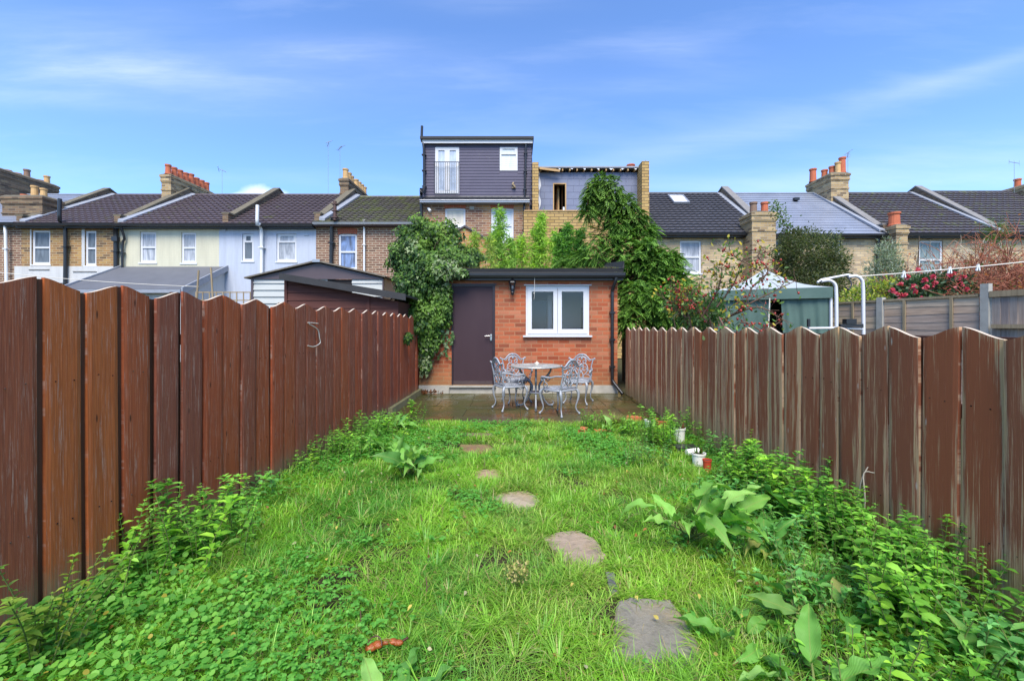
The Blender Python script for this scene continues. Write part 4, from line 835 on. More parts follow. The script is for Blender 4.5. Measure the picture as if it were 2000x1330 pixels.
g = G(1390, 926); pot(g[0], g[1]+.1, .04, .11, plain('red_plastic', (.5, .06, .03), .4), 'small red pot beside the nearest white pot', 0, 0)
g = G(1352, 892); m = M(); m.tube([(g[0]-.06, g[1], .045), (g[0]+.08, g[1]+.03, .045)], [.034, .045], 16); tag(m.build('plant_pot', M_wpot, loc=(g[0], g[1], 0)), 'grey white pot lying on its side behind the nearest pot', 'plant pot', 'pots by the right fence')
m = M(); m.box(g[0]-.12, g[0]+.14, g[1]+.12, g[1]+.30, 0, .055); m.box(g[0]-.11, g[0]+.13, g[1]+.13, g[1]+.29, .056, .06); tag(m.build('seed_tray', M_black, loc=(g[0], g[1]+.2, 0)), 'black plastic seed tray between the white pots', 'tray')
g = G(755, 1278)
t = thing('rotting_fruit', 'curled orange brown rotting fruit lying in the grass near the camera', 'fruit', (g[0], g[1], 0))
M_fruit = plain('rotting_fruit_skin', (.36, .09, .02), .22, var=.9, nscale=45, bumpd=.004)
m = M()
for dx, dy, dz, rr, q3 in ((-.062, -.012, .040, .024, (1.1, .9, .6)), (-.035, -.004, .046, .022, (1.1, 1, .7)), (-.006, .008, .048, .016, (1.2, .9, .7)), (.022, .014, .046, .018, (1.2, .9, .6)), (.046, .012, .042, .019, (1.2, .8, .6))): m.ball((g[0]+dx, g[1]+dy, dz), rr, 12, q3)
m.build('flesh', M_fruit, t)
m = M(); m.tube([(g[0]-.045+.03*math.cos(a), g[1]-.01+.02*math.sin(a)-.008, .052+.026*math.sin(a)) for a in np.linspace(0, PI, 8)], .003, 5); m.tube([(g[0]+.065, g[1]+.02, .045), (g[0]+.085, g[1]+.025, .055)], .006, 6); m.build('rind', plain('dark_rind', (.06, .02, .01), .4), t)
# ------------------------------------------------------------------ sheds on the left
YS = 8.1
t = thing('garden_shed', 'dark red brown shiplap shed with sloping black felt roof behind the left fence', 'shed', (PX(665, YS), YS, 0))
a0, a1 = PX(557, YS), -2.2; z0l, z0r = PZ(545, YS), PZ(589, YS)
m = M(); nb = 17; h = .145
for i in range(nb):
    za, zb = i*h, (i+1)*h-.004
    def zt(x): return z0l+(z0r-z0l)*(x-a0)/(a1-a0)
    def xt(z): return a0+(a1-a0)*(z0l-z)/(z0l-z0r)
    x1 = min(a1, xt(zb)); x2 = min(a1, xt(za))
    if x1 > a0: m.hexa([(a0, YS-.02, za), (x1, YS-.02, za), (x1, YS, za), (a0, YS, za)], [(a0, YS-.008, zb), (x1, YS-.008, zb), (x1, YS, zb), (a0, YS, zb)])
    x1 = max(x1, a0)
    if x2 > x1: m.hexa([(x1, YS-.02, za), (x2, YS-.02, za), (x2, YS, za), (x1, YS, za)], [(x1, YS-.009, min(zb, zt(x1))), (x2, YS-.009, max(za+.001, zt(x2))), (x2, YS, max(za+.001, zt(x2))), (x1, YS, min(zb, zt(x1)))])
m.add([(a0, YS, 0), (a0, YS+2, 0), (a0, YS+2, z0l), (a0, YS, z0l), (a1, YS, 0), (a1, YS+2, 0), (a1, YS+2, z0r), (a1, YS, z0r)], [(0, 1, 2, 3), (4, 7, 6, 5), (1, 5, 6, 2), (0, 4, 5, 1)]); m.build('wall', M_shedwood, t)
m = M(); m.box(a0-.001, a0+.05, YS-.035, YS-.021, 0, z0l-.02); xq = PX(720, YS); m.box(xq-.03, xq+.03, YS-.035, YS-.021, 0, z0l+(z0r-z0l)*(xq-a0)/(a1-a0)-.02); m.build('corner_batten', M_shedwood, t)
m = M(); xl_, xr_ = PX(545, YS-.2), PX(792, YS-.2); zl_, zr_ = PZ(533, YS-.2), PZ(574, YS-.2); m.hexa([(xl_, YS-.2, zl_-.12), (xr_, YS-.2, zr_-.12), (xr_, YS-.17, zr_-.12), (xl_, YS-.17, zl_-.12)], [(xl_, YS-.2, zl_), (xr_, YS-.2, zr_), (xr_, YS-.17, zr_), (xl_, YS-.17, zl_)])
m.hexa([(xl_, YS-.165, zl_-.05), (xr_, YS-.165, zr_-.05), (xr_, YS+2.1, zr_-.05), (xl_, YS+2.1, zl_-.05)], [(xl_, YS-.165, zl_-.01), (xr_, YS-.165, zr_-.01), (xr_, YS+2.1, zr_-.01), (xl_, YS+2.1, zl_-.01)]); m.build('roof', M_blackm, t)
YM = 10.6
t = thing('metal_shed', 'cream and brown metal shed with shallow gable behind the wooden shed', 'shed', (PX(620, YM), YM, 0))
e0, e1 = PX(492, YM), PX(750, YM); ez = PZ(541, YM); ax_, az = PX(622, YM), PZ(512, YM)
m = M(); i = 0; z = 0
while z < ez-.05:
    z2 = min(z+.16, ez-.05)
    for a, b in ((e0+.05, PX(640, YM)), (PX(688, YM), e1-.02)):
        m.hexa([(a, YM-.03, z), (b, YM-.03, z), (b, YM, z), (a, YM, z)], [(a, YM-.004, z2), (b, YM-.004, z2), (b, YM, z2), (a, YM, z2)])
    z = z2+.004
m.add([(e0, YM, 0), (e0, YM+2.4, 0), (e0, YM+2.4, ez), (e0, YM, ez), (e1, YM, 0), (e1, YM+2.4, 0), (e1, YM+2.4, ez), (e1, YM, ez)], [(0, 1, 2, 3), (4, 7, 6, 5), (1, 5, 6, 2)]); m.build('cladding', M_cladcream, t)
m = M(); m.prism([(e0, ez-.04), (e1, ez-.04), (ax_, az-.03)], 'y', YM-.035, YM+.02); m.box(e0, e0+.05, YM-.04, YM+.02, 0, ez-.045); m.box(e1-.03, e1, YM-.04, YM+.02, 0, ez-.045); m.build('gable', M_cladbrown, t)
m = M(); m.box(e0+.055, e1-.035, YM-.045, YM-.036, ez-.06, ez-.02); m.build('lintel', M_cladbrown, t)
m = M(); m.box(PX(641, YM), PX(687, YM), YM+.0, YM+.02, 0, ez-.065); m.build('door_opening', M_dark, t)
m = M()
for (p, q) in (((e0-.12, ez-.05), (ax_, az)), ((ax_, az), (e1+.06, ez-.02))): m.hexa([(p[0], YM-.12, p[1]), (q[0], YM-.12, q[1]), (q[0], YM+2.5, q[1]), (p[0], YM+2.5, p[1])], [(p[0], YM-.12, p[1]+.035), (q[0], YM-.12, q[1]+.035), (q[0], YM+2.5, q[1]+.035), (p[0], YM+2.5, p[1]+.035)])
m.build('roof', plain('mossy_brown_roof_edge', (.15, .13, .10), .7, var=.4, nscale=8), t)
m = M(); m.box(ax_-.09, ax_+.09, YM-.135, YM-.122, az-.02, az+.045); m.build('ridge_cap', M_graym, t)
# pale trellis and prop poles beyond the left fence
YT = 12.0
t = thing('trellis_fence', 'pale open trellis fence beyond the left fence, beside the metal shed', 'fence', (PX(440, YT), YT, 0))
m = M(); x0, x1 = PX(384, YT), PX(490, YT); zt = PZ(570, YT)
for z in (zt, zt-.22, zt-.45, zt-.7): m.box(x0, x1, YT-.015, YT+.005, z-.03, z)
for i in range(9): x = x0+(x1-x0)*i/8; m.box(x-.012, x+.012, YT-.035, YT-.016, .9, zt)
m.build('lattice', M_palewood, t)
m = M(); m.box(x0, x1, YT+.006, YT+.03, 0, zt-.35)
m.build('lower_boards', M_palewood, t)
for px, top_, bot, dx, lab in ((412, 523, 590, 4, 'thin pale wooden prop pole leaning beyond the left fence, right of the pair'), (388, 528, 590, -4, 'thin brown wooden prop pole beyond the left fence, left of the pair')):
    m = M(); m.tube([P(px, top_, 8.3), P(px+dx, bot, 8.3), P(px+dx*2, 640, 8.3)*np.array((1, 1, 0))], .017, 7); tag(m.build('prop_pole', M_palewood, loc=P(px, 640, 8.3)*np.array((1, 1, 0))), lab, 'pole', 'wooden prop poles')
def washline(a, b, sag, r=.006):
    a = np.array(a, float); b = np.array(b, float); return [a+(b-a)*t-np.array((0, 0, sag*4*t*(1-t))) for t in np.linspace(0, 1, 14)]
m = M(); m.tube(washline(P(-260, 500, 7), P(388, 560, 8.3), .08), .006, 5); tag(m.build('washing_line', M_rope, loc=P(200, 540, 7.5)), 'thin white washing line over the left neighbouring garden', 'washing line')
# ------------------------------------------------------------------ the terrace beyond
YF = 20.0; YR = 24.3
def rooftiles(m, x0, x1, yE, zE, yR, zR, wave=True, rh=.33, amp=.024):
    Ls = math.hypot(yR-yE, zR-zE); n = max(3, int(round(Ls/rh))); u = np.array((0, (yR-yE)/Ls, (zR-zE)/Ls)); nv = np.array((0, -u[2], u[1]))
    nx = int((x1-x0)/(.075 if wave else .25))+1; xs = np.linspace(x0, x1, nx+1)
    wv = amp*(np.maximum(0, np.sin(xs*2*PI/.30))**1.0) if wave else np.zeros(nx+1)
    for i in range(n):
        s0, s1 = Ls*i/n-.02, Ls*(i+1)/n; V = []
        jit = 0 if wave else rnd.uniform(-.004, .004)
        for s_, hh in ((s0, .0), (s0, .075 if wave else .028+jit), (s1, .008)):
            base = np.array((0, yE, zE))+u*s_
            for j, x in enumerate(xs): V.append(base+nv*(hh+(wv[j] if hh > 0 else 0))+np.array((x, 0, 0)))
        k = nx+1; m.add(V, [(r*k+j, r*k+j+1, (r+1)*k+j+1, (r+1)*k+j) for r in (0, 1) for j in range(nx)])
    m.tube([(x0, yR, zR+.03), (x1, yR, zR+.03)], .07, 8)
def house(label, X0, X1, zE, zR, wall, roof, holes, lower=None, yF=YF, yR=YR, gut=M_black, arch=None, wave=True, name='terraced_house', roofx=None):
    """holes: (px0, px1, py_top, py_bot, kind, pane, archmat)"""
    t = thing(name, label, 'house', ((X0+X1)/2, yF, 0)); m = M(); hs = [(PX(a, yF), PX(b, yF), PZ(d, yF), PZ(c, yF)) for a, b, c, d, *_ in holes]
    z0 = 0
    wallholes(m, X0, X1, lower[1] if lower else 0, zE, yF, hs if not lower else [h for h in hs], .12)
    yb = yF+8.4
    m.add([(X0, yF, 0), (X0, yb, 0), (X0, yb, zE), (X0, yR, zR-.08), (X0, yF, zE), (X1, yF, 0), (X1, yb, 0), (X1, yb, zE), (X1, yR, zR-.08), (X1, yF, zE)], [(0, 4, 3, 2, 1), (5, 6, 7, 8, 9), (1, 2, 7, 6)])
    m.build('wall', wall, t)
    if lower: m = M(); m.add([(X0, yF-.004, 0), (X1, yF-.004, 0), (X1, yF-.004, lower[1]), (X0, yF-.004, lower[1]), (X0, yF+.1, lower[1]), (X1, yF+.1, lower[1])], [(0, 1, 2, 3)]); m.build('lower_wall', lower[0], t)
    for (a, b, c, d, kind, pane, *r), h in zip(holes, hs):
        window(t, *h, yF+.02, kind, pane, sill=(r[1] if len(r) > 1 else True), fw=.088)
        if r and r[0]:
            m = M(); w_ = h[1]-h[0]; n = int(w_/.075); zc = h[3]
            for i in range(n):
                f0 = i/n; f1 = (i+.85)/n; zz = lambda f: zc+.05*(1-(2*f-1)**2)-.0
                xa, xb = h[0]+w_*f0, h[0]+w_*f1; sp_ = (f0-.5)*.12
                m.hexa([(xa, yF-.006, zz(f0)-.02), (xb, yF-.006, zz(f1)-.02), (xb, yF+.05, zz(f1)-.02), (xa, yF+.05, zz(f0)-.02)], [(xa+sp_, yF-.006, zz(f0)+.23), (xb+sp_, yF-.006, zz(f1)+.23), (xb+sp_, yF+.05, zz(f1)+.23), (xa+sp_, yF+.05, zz(f0)+.23)])
            m.build('window_arch', r[0], t)
    if roof:
        m = M(); rx0, rx1 = roofx or (X0, X1); s = (zR-zE)/(yR-yF)
        rooftiles(m, rx0, rx1, yF-.28, zE-.28*s+.10, yR, zR, wave)
        m.add([(rx0, yR, zR), (rx1, yR, zR), (rx1, yb+.3, zE-.1), (rx0, yb+.3, zE-.1)], [(0, 1, 2, 3)]); t['_r'] = 1; del t['_r']
        r_ = m.build('roof', roof, t)
        m = M(); ge = zE-.28*s+.06; m.prism([(yF-.39, ge+.03), (yF-.37, ge-.06), (yF-.31, ge-.085), (yF-.25, ge-.05), (yF-.24, ge+.03)], 'x', X0, X1); m.build('gutter', gut, t)
        m = M(); m.box(X0, X1, yF-.235, yF-.003, ge-.13, ge+.03); m.build('eaves_board', M_black if gut is not M_graym else M_brownpipe, t)
    return t
def parapet(t, X, zE, zR, mat, w=.26, h=.30, yF=YF, yR=YR, cap=None, side=1, kneel=True, top=.12, flash=True):
    """party wall rising through the roof, from eaves to ridge and a little down the far side"""
    m = M(); s = (zR-zE)/(yR-yF); y0 = yF-.1
    pf = [(y0, zE-.25), (y0, zE+h+.02), (yF+.25, zE+h*.9+.05), (yR-.15, zR+h), (yR+.5, zR+h-.25), (yR+1.2, zR-.7), (yR, zR-.3)]
    m.prism(pf, 'x', X-w/2, X+w/2); pw = m.build('party_wall', mat, t)
    m = M(); c = .05
    for (p, q) in zip(pf[1:4], pf[2:5]): m.hexa([(X-w/2-c, p[0], p[1]+.002), (X+w/2+c, p[0], p[1]+.002), (X+w/2+c, q[0], q[1]+.002), (X-w/2-c, q[0], q[1]+.002)], [(X-w/2-c, p[0], p[1]+.08), (X+w/2+c, p[0], p[1]+.08), (X+w/2+c, q[0], q[1]+.08), (X-w/2-c, q[0], q[1]+.08)])
    m.build('coping', cap or mat, pw)
    if flash:
        m = M(); a = X+side*(w/2+.003); b = X+side*(w/2+.26)
        m.hexa([(min(a, b), yF-.2, zE-.02), (max(a, b), yF-.2, zE-.02), (max(a, b), yR, zR-.02), (min(a, b), yR, zR-.02)], [(min(a, b), yF-.2, zE+.09+(.06 if a < b else 0)), (max(a, b), yF-.2, zE+.09), (max(a, b), yR, zR+.09), (min(a, b), yR, zR+.09+.06*(a < b))])
        m.build('lead_flashing', M_lead, pw)
def chimney(t, x0, x1, y0, y1, z0, z1, mat, pots, name='chimney', corb=.07):
    m = M(); m.box(x0, x1, y0, y1, z0, z1-.42)
    for i, (e, a, b) in enumerate(((.025, -.419, -.36), (.05, -.359, -.29), (.035, -.289, -.15), (.07, -.149, -.03))): m.box(x0-e*corb/.07, x1+e*corb/.07, y0-e, y1+e, z1+a, z1+b)
    m.box(x0-.03, x1+.03, y0-.03, y1+.03, z1-.85, z1-.78)
    c = m.build(name, mat, t)
    m = M(); m.hexa([(x0-.06, y0-.06, z1-.029), (x1+.06, y0-.06, z1-.029), (x1+.06, y1+.06, z1-.029), (x0-.06, y1+.06, z1-.029)], [(x0+.08, y0+.08, z1+.07), (x1-.08, y0+.08, z1+.07), (x1-.08, y1-.08, z1+.07), (x0+.08, y1-.08, z1+.07)]); m.build('mortar_flaunching', M_moss, c)
    for (fx, fy, h, r, pm) in pots:
        X, Y = x0+(x1-x0)*fx, y0+(y1-y0)*fy; m = M()
        m.lathe([(r*1.15, 0), (r*1.15, .06), (r, .08), (r*.92, h-.09), (r*1.1, h-.08), (r*1.12, h), (r*.75, h), (r*.72, h-.12)], (X, Y, z1+.04), 14); m.build('chimney_pot', pm, c)
    return c
zEl, zRl = PZ(437, YF), PZ(382, YR); zEr, zRr = PZ(454, YF), PZ(379, YR)
bx = [-27.3, -22.75, -18.28, -13.67, -9.22, -4.45, .73, 6.09, 11.55, 16.9, 22.3, 27.6]
h0 = house('brown brick and slate roofed house at the far left edge', bx[0], bx[1], PZ(435, YF), zRl, M_brick_brn, M_slate, [(-60, -30, 455, 515, 'sash', M_pane_dark)], wave=False)
chimney(h0, -24.35, -22.45, 20.6, 21.5, zEl, PZ(383, 20.6), M_brick_chim, [(.55, .5, .95*.6, .14, M_pot_y), (.78, .5, .45, .13, M_pot_y), (.3, .5, .15, .15, M_pot_o)])
chimney(h0, -28.35, -27.5, 22.9, 26.1, zRl-.6, PZ(330, 23.2), M_brick_chim, [(.5, .1, .5, .15, M_pot_o), (.5, .3, .12, .17, M_pot_o), (.5, .45, .12, .17, M_pot_o), (.5, .6, .5, .14, M_pot_b), (.5, .8, .12, .17, M_pot_o), (.5, .93, .5, .14, M_pot_y)])
pipe(h0, [(PX(4, 19.7), 19.72, PZ(438, 19.7)), (PX(6, 19.7), 19.8, PZ(455, 19.7)), (PX(6, 19.7), 19.85, 1)], .06, M_whitep)
h1 = house('orange brown stock brick house with white painted lower wall and two tall windows', bx[1], bx[2], zEl, zRl, M_brick_orange, M_tile,
    [(62, 98, 450, 517, 'sash', M_pane_dark, None), (166, 188, 451, 519, 'sash', M_pane_dark, None)], lower=None)
m = M(); zl = PZ(518, YF)
a, b = PX(29, YF), bx[2]-.12; cuts = [(PX(62, YF), PX(98, YF)), (PX(166, YF), PX(188, YF))]
m.box(a, b, YF-.025, YF-.003, 0, zl-.06); m.build('painted_band', M_whitewall, h1)
m = M(); m.box(PX(58, YF), PX(98, YF), YF-.05, YF-.026, PZ(527, YF)-.02, PZ(527, YF)+.02); m.box(PX(144, YF), PX(190, YF), YF-.05, YF-.026, PZ(531, YF)-.02, PZ(531, YF)+.02); m.build('ledge', M_copestone, h1)
m = M(); 
for a_, b_ in ((59, 62), (160, 166)): m.box(PX(a_, YF), PX(b_, YF)-.003, YF-.012, YF-.003, PZ(520, YF), PZ(448, YF))
m.build('white_reveal', M_whitewall, h1)
pipe(h1, [(PX(115, 19.6), 19.64, PZ(388, 19.6)), (PX(115, 19.6), 19.64, PZ(432, 19.6)), (PX(121, 19.7), 19.85, PZ(450, 19.7)), (PX(122, 19.8), 19.88, 1)], .075, M_black)
pipe(h1, [(PX(224, 19.8), 19.75, PZ(440, 19.8)), (PX(223, 19.8), 19.88, PZ(462, 19.8)), (PX(223, 19.8), 19.88, 1)], .09, M_black)
m = M(); m.box(PX(217, 19.7), PX(228, 19.7), 19.7, 19.86, PZ(471, 19.7), PZ(462, 19.7)); m.build('hopper', M_black, h1)
parapet(h1, bx[1], zEl, zRl, M_brick_chim, cap=M_moss); parapet(h1, bx[2], zEl, zRl, M_brick_chim, cap=M_moss)
chimney(h1, -18.85, -18.35, 23.1, 26.4, zRl-.9, PZ(341, 23.1), M_brick_yel, [(.5, .04+.125*i, .52 if i != 4 else .6, .135, M_pot_o) for i in range(8)])
h2 = house('cream painted house with two net curtained sash windows and a lean to extension', bx[2]+.003, bx[3], zEl-.02, zRl, M_cream, M_tile, [(273, 305, 453, 513, 'sash', M_pane_net), (354, 383, 454, 514, 'sash', M_pane_net)])
pipe(h2, [(PX(238, 19.8), 19.75, PZ(443, 19.8)), (PX(240, 19.8), 19.88, PZ(466, 19.8)), (PX(236, 19.8), 19.88, PZ(480, 19.8)), (PX(236, 19.8), 19.88, 3)], .05, M_black)
ex = M(); xa, xb = -18.15, -13.3; zt, zb_ = PZ(521, YF), PZ(565, 17.4)
ex.add([(xa+.1, YF-.01, 0), (xa+.1, 17.5, 0), (xa+.1, 17.5, zb_-.1), (xa+.1, YF-.01, zt-.1), (xb-.1, YF-.01, 0), (xb-.1, 17.5, 0), (xb-.1, 17.5, zb_-.1), (xb-.1, YF-.01, zt-.1)], [(0, 1, 2, 3), (4, 7, 6, 5), (1, 5, 6, 2)])
ex = ex.build('extension', M_whitewall, h2)
m = M(); m.hexa([(xa, 17.3, zb_-.08), (xb, 17.3, zb_-.08), (xb, YF-.015, zt-.08), (xa, YF-.015, zt-.08)], [(xa, 17.3, zb_), (xb, 17.3, zb_), (xb, YF-.015, zt), (xa, YF-.015, zt)]); m.build('extension_roof', plain('grey_roofing_felt', (.10, .105, .12), .7, var=.25, nscale=2), ex)
m = M()
for x in (xa-.06, xb): m.hexa([(x, 17.25, zb_-.25), (x+.06, 17.25, zb_-.25), (x+.06, YF-.02, zt-.20), (x, YF-.02, zt-.20)], [(x, 17.25, zb_+.06), (x+.06, 17.25, zb_+.06), (x+.06, YF-.02, zt+.06), (x, YF-.02, zt+.06)])
m.box(xa, xb, 17.2, 17.295, zb_-.16, zb_-.03); m.build('bargeboard', M_lead, ex)
h3 = house('pale blue painted house with a white soil pipe and two white windows', bx[3]+.003, bx[4], zEl-.02, zRl, M_blue, M_tile, [(473, 495, 457, 510, 'top', M_pane_dark), (540, 579, 457, 511, 'top', M_pane_net)])
pipe(h3, [(PX(503, 19.5), 19.5, PZ(401, 19.5)), (PX(503, 19.5), 19.5, PZ(440, 19.5)), (PX(507, 19.7), 19.85, PZ(452, 19.7)), (PX(508, 19.8), 19.88, 1)], .075, M_whitep)
parapet(h3, bx[3]+.35, zEl+.1, zRl, M_brick_chim, cap=M_moss, flash=False)
m = M(); m.box(PX(436, YF), PX(442, YF), YF-.05, YF, PZ(452, YF), PZ(446, YF)); m.box(PX(594, YF), PX(603, YF), YF-.03, YF, PZ(461, YF), PZ(458, YF)); m.build('vent', M_graym, h3)
h4 = house('brown brick house with one red arched sash window and mossy roof', bx[4]+.003, bx[5], zEl+.05, PZ(386, YR), M_brick_brn, M_tile_moss, [(661, 697, 457, 527, 'sash', M_pane_blue, M_brick_arch)], gut=M_graym)
parapet(h4, bx[4]+.1, zEl+.1, zRl-.05, M_brick_chim, cap=M_moss)
chimney(h4, -9.66, -9.2, 23.8, 27.2, zRl-.8, PZ(349, 23.8), M_brick_chim, [(.5, .06, .55, .15, M_pot_y), (.5, .2, .5, .14, M_pot_y), (.5, .31, .45, .13, M_pot_y)]+[(.5, .52+.135*i, .5, .14, M_pot_y) for i in range(4)])
pipe(h4, [(PX(655, 19.6), 19.55, PZ(394, 19.6)), (PX(655, 19.6), 19.55, PZ(431, 19.6))], .08, M_brownpipe)
pipe(h4, [(PX(655, 19.6), 19.55, PZ(430, 19.6)), (PX(645, 19.7), 19.85, PZ(441, 19.7)), (PX(644, 19.8), 19.88, 1)], .085, M_black)
pipe(h4, [(PX(710, 19.7), 19.68, PZ(438, 19.7)), (PX(710, 19.8), 19.88, PZ(446, 19.8)), (PX(710, 19.8), 19.88, 1)], .045, M_whitep)
# dormer house
yD = 19.7; X0, X1 = PX(823, yD), PX(1034, yD); zDb, zDt = PZ(388, 20.3), PZ(281, 20.3); zev = PZ(397, yD)
h5 = house('tall patched red brick house with dark slate hung loft dormer and white juliet doors', X0, X1, zev, zev+.05, M_brick_mix, None,
    [(869, 909, 407, 443, 'one', M_pane_warm, M_brick_arch), (959, 1003, 407, 473, 'sash', M_pane_blind, M_brick_arch)], yF=yD)
m = M(); rooftiles(m, X0, X1, yD-.22, zev+.06, 20.28, zDb+.02, rh=.5); m.build('eaves_tiles', M_tile_grey, h5)
m = M(); m.box(X0, X1, yD-.34, yD-.24, zev-.06, zev+.04); m.tube([(X0, yD-.34, zev+.03), (X1, yD-.34, zev+.03)], .03, 6); m.box(X0, X1, yD-.235, yD-.004, zev-.08, zev+.02); m.build('gutter', M_graym, h5)
yd = 20.3; dxa, dxb = PX(826, yd), PX(1038, yd)
dm = M(); fd = [(PX(850, yd), PX(897, yd), PZ(380, yd), PZ(288, yd)), (PX(976, yd), PX(1011, yd), PZ(334, yd), PZ(288, yd))]
# slate courses with real steps
courses = 19
wallholes(dm, dxa, dxb, zDb-.3, zDt, yd, fd, .10); dm.add([(dxb, yd, zDb-.3), (dxb, 25, zDb-.3), (dxb+.25, 25, zDt), (dxb, yd, zDt)], [(0, 1, 2, 3)]); dm.add([(dxa, yd, zDb-.3), (dxa, 25, zDb-.3), (dxa, 25, zDt), (dxa, yd, zDt)], [(0, 3, 2, 1)])
for i in range(courses):
    za = zDb-.1+(zDt-zDb+.1)*i/courses; zb2 = zDb-.1+(zDt-zDb+.1)*(i+1)/courses-.004; x = dxa-.10*(i % 2)
    while x < dxb:
        xa_, xb_ = dxa, dxb; x = dxb+1; segs = [(xa_, xb_)]
        for (h0_, h1_, hz0, hz1) in fd:
            if zb2 > hz0-.02 and za < hz1+.02: segs = [s for p, q in segs for s in ((p, min(q, h0_-.01)), (max(p, h1_+.01), q)) if s[1]-s[0] > .02]
        k_ = rnd.uniform(-.001, .001)
        for p, q in segs: dm.hexa([(p, yd-.026+k_*.5, za), (q, yd-.026+k_*.5, za), (q, yd-.002, za), (p, yd-.002, za)], [(p, yd-.012, zb2), (q, yd-.012, zb2), (q, yd-.002, zb2), (p, yd-.002, zb2)])
    if i % 2 == 0: dm.box(dxb+.001, dxb+.03, yd-.04, 24.8, za, zb2)
dmr = dm.build('dormer', M_slatedark, h5)
window(dmr, *fd[0], yd-.05, 'french', M_pane_door, sill=False, fw=.15); window(dmr, *fd[1], yd-.05, 'top', M_pane_blind, sill=False, fw=.08)
m = M(); ra, rb = fd[0][0]-.02, fd[0][1]+.0; r0, r1 = PZ(379, yd-.2), PZ(316, yd-.2); m.box(ra, rb, yd-.20, yd-.17, r1-.03, r1); m.box(ra, rb, yd-.20, yd-.17, r0, r0+.03)
for i in range(12): x = ra+.01+(rb-ra-.03)*i/11; m.box(x, x+.016, yd-.195, yd-.175, r0+.03, r1-.03)
for x in (ra-.015, rb): m.box(x, x+.02, yd-.2, yd-.05, r1-.03, r1-.005)
m.build('juliet_railing', M_black, dmr)
m = M(); m.box(dxa-.02, dxb+.05, yd-.17, yd-.14, zDt-.05, zDt+.14); m.build('white_fascia', M_white, dmr)
m = M(); m.box(dxa-.08, dxb+.10, yd-.25, 25.3, zDt+.145, zDt+.24); m.box(dxa-.08, dxb+.1, yd-.26, yd-.19, zDt+.12, zDt+.22); m.build('dormer_roof', M_blackm, dmr)
pipe(h5, [(PX(824, yd-.15), yd-.12, PZ(247, yd-.1)), (PX(824, yd-.1), yd-.12, PZ(275, yd-.1)), (PX(828, yd-.1), yd-.12, PZ(290, yd-.1)), (PX(829, yd-.1), yd-.12, PZ(378, yd-.1))], .06, M_black)
pipe(h5, [(PX(829, yd-.1), yd-.14, PZ(366, yd-.1)), (PX(824, yD-.3), yD-.42, PZ(380, yD-.3)), (PX(823, yD-.1), yD-.12, PZ(392, yD-.1)), (PX(823, yD-.1), yD-.12, 1)], .07, M_black)
pipe(h5, [(PX(1027, yd-.1), yd-.14, PZ(275, yd-.1)), (PX(1027, yd-.1), yd-.10, PZ(284, yd-.1)), (PX(1025, yd-.1), yd-.10, PZ(385, yd-.1))], .05, M_black)
pipe(h5, [(PX(1024, yD-.1), yD-.3, PZ(398, yD-.1)), (PX(1024, yD-.1), yD-.12, PZ(412, yD-.1)), (PX(1024, yD-.1), yD-.12, 1)], .05, M_black)
m = M(); q = P(1003, 363, yd-.06); m.tube([q+(0, 0, .14), q+(-.05, -.05, .05), q+(.04, -.08, -.03), q+(.05, -.04, -.1)], .045, 7); m.box(q[0]-.08, q[0]+.1, q[1]-.03, q[1]+.02, q[2]-.12, q[2]-.06); m.build('broken_vent', M_palewood, dmr)
m = M(); q = P(838, 409, yD); m.tube([q, q+(0, -.10, 0), q+(.09, -.16, -.13)], .065, 10); m.build('boiler_flue', M_whitep, h5)
m = M(); m.box(PX(917, yD), PX(926, yD), yD-.02, yD-.002, PZ(409, yD), PZ(402+1, yD)); m.build('air_brick', M_conc, h5)
# orange brick gable of the low rear wing, behind the ivy
yW = 17.2; t = thing('rear_wing', 'low orange brick gabled rear wing in front of the tall brick house', 'building', (PX(930, yW), yW, 0))
wa, wb = PX(840, yW), PX(978, yW); ap = PX(908, yW); zap, zlo = PZ(444, yW), PZ(484, yW)
m = M(); m.prism([(wa, 0), (wb, 0), (wb, zlo), (ap, zap), (wa, zlo)], 'y', yW, yW+2.4); m.build('wall', brickmat('orange_wing_brick', [(.46, .20, .07), (.52, .26, .09), (.38, .16, .06), (.54, .30, .12)], (.46, .34, .2), stain_amt=.3), t)
m = M()
for p, q in (((wa-.1, zlo-.05), (ap, zap)), ((ap, zap), (wb+.1, zlo-.05))): m.hexa([(p[0], yW-.08, p[1]+.004), (q[0], yW-.08, q[1]+.004), (q[0], yW+2.4, q[1]+.004), (p[0], yW+2.4, p[1]+.004)], [(p[0], yW-.08, p[1]+.07), (q[0], yW-.08, q[1]+.07), (q[0], yW+2.4, q[1]+.07), (p[0], yW+2.4, p[1]+.07)])
m.build('roof', M_tile_dark, t)
# house under construction
yC = 19.5; X0, X1 = PX(1036, yC), PX(1268, yC); zc = PZ(413, yC)
h6 = thing('unfinished_house', 'half built house with new yellow brick walls and bare blue grey insulated loft', 'house', ((X0+X1)/2, yC, 0))
m = M(); hb = [(PX(1092, yC), PX(1116, yC), PZ(470, yC), PZ(447, yC))]; wallholes(m, X0-.3, X1, 0, zc, yC, hb, .2); m.add([(X0-.3, yC, zc), (X1, yC, zc), (X1, yC+.24, zc), (X0-.3, yC+.24, zc)], [(0, 1, 2, 3)])
m.add([(X1, yC, 0), (X1, yC+8, 0), (X1, yC+8, zc), (X1, yC, zc)], [(0, 1, 2, 3)]); m.build('wall', M_brick_new, h6)
m = M(); m.box(X0-.28, PX(1160, yC), yC-.03, yC+.2, zc+.002, zc+.05); m.build('wall_plate', M_newwood, h6)
m = M(); m.box(hb[0][0]-.02, hb[0][1]+.02, yC+.2, yC+.22, hb[0][2]-.02, hb[0][3]+.02); m.build('dark_opening', M_dark, h6)
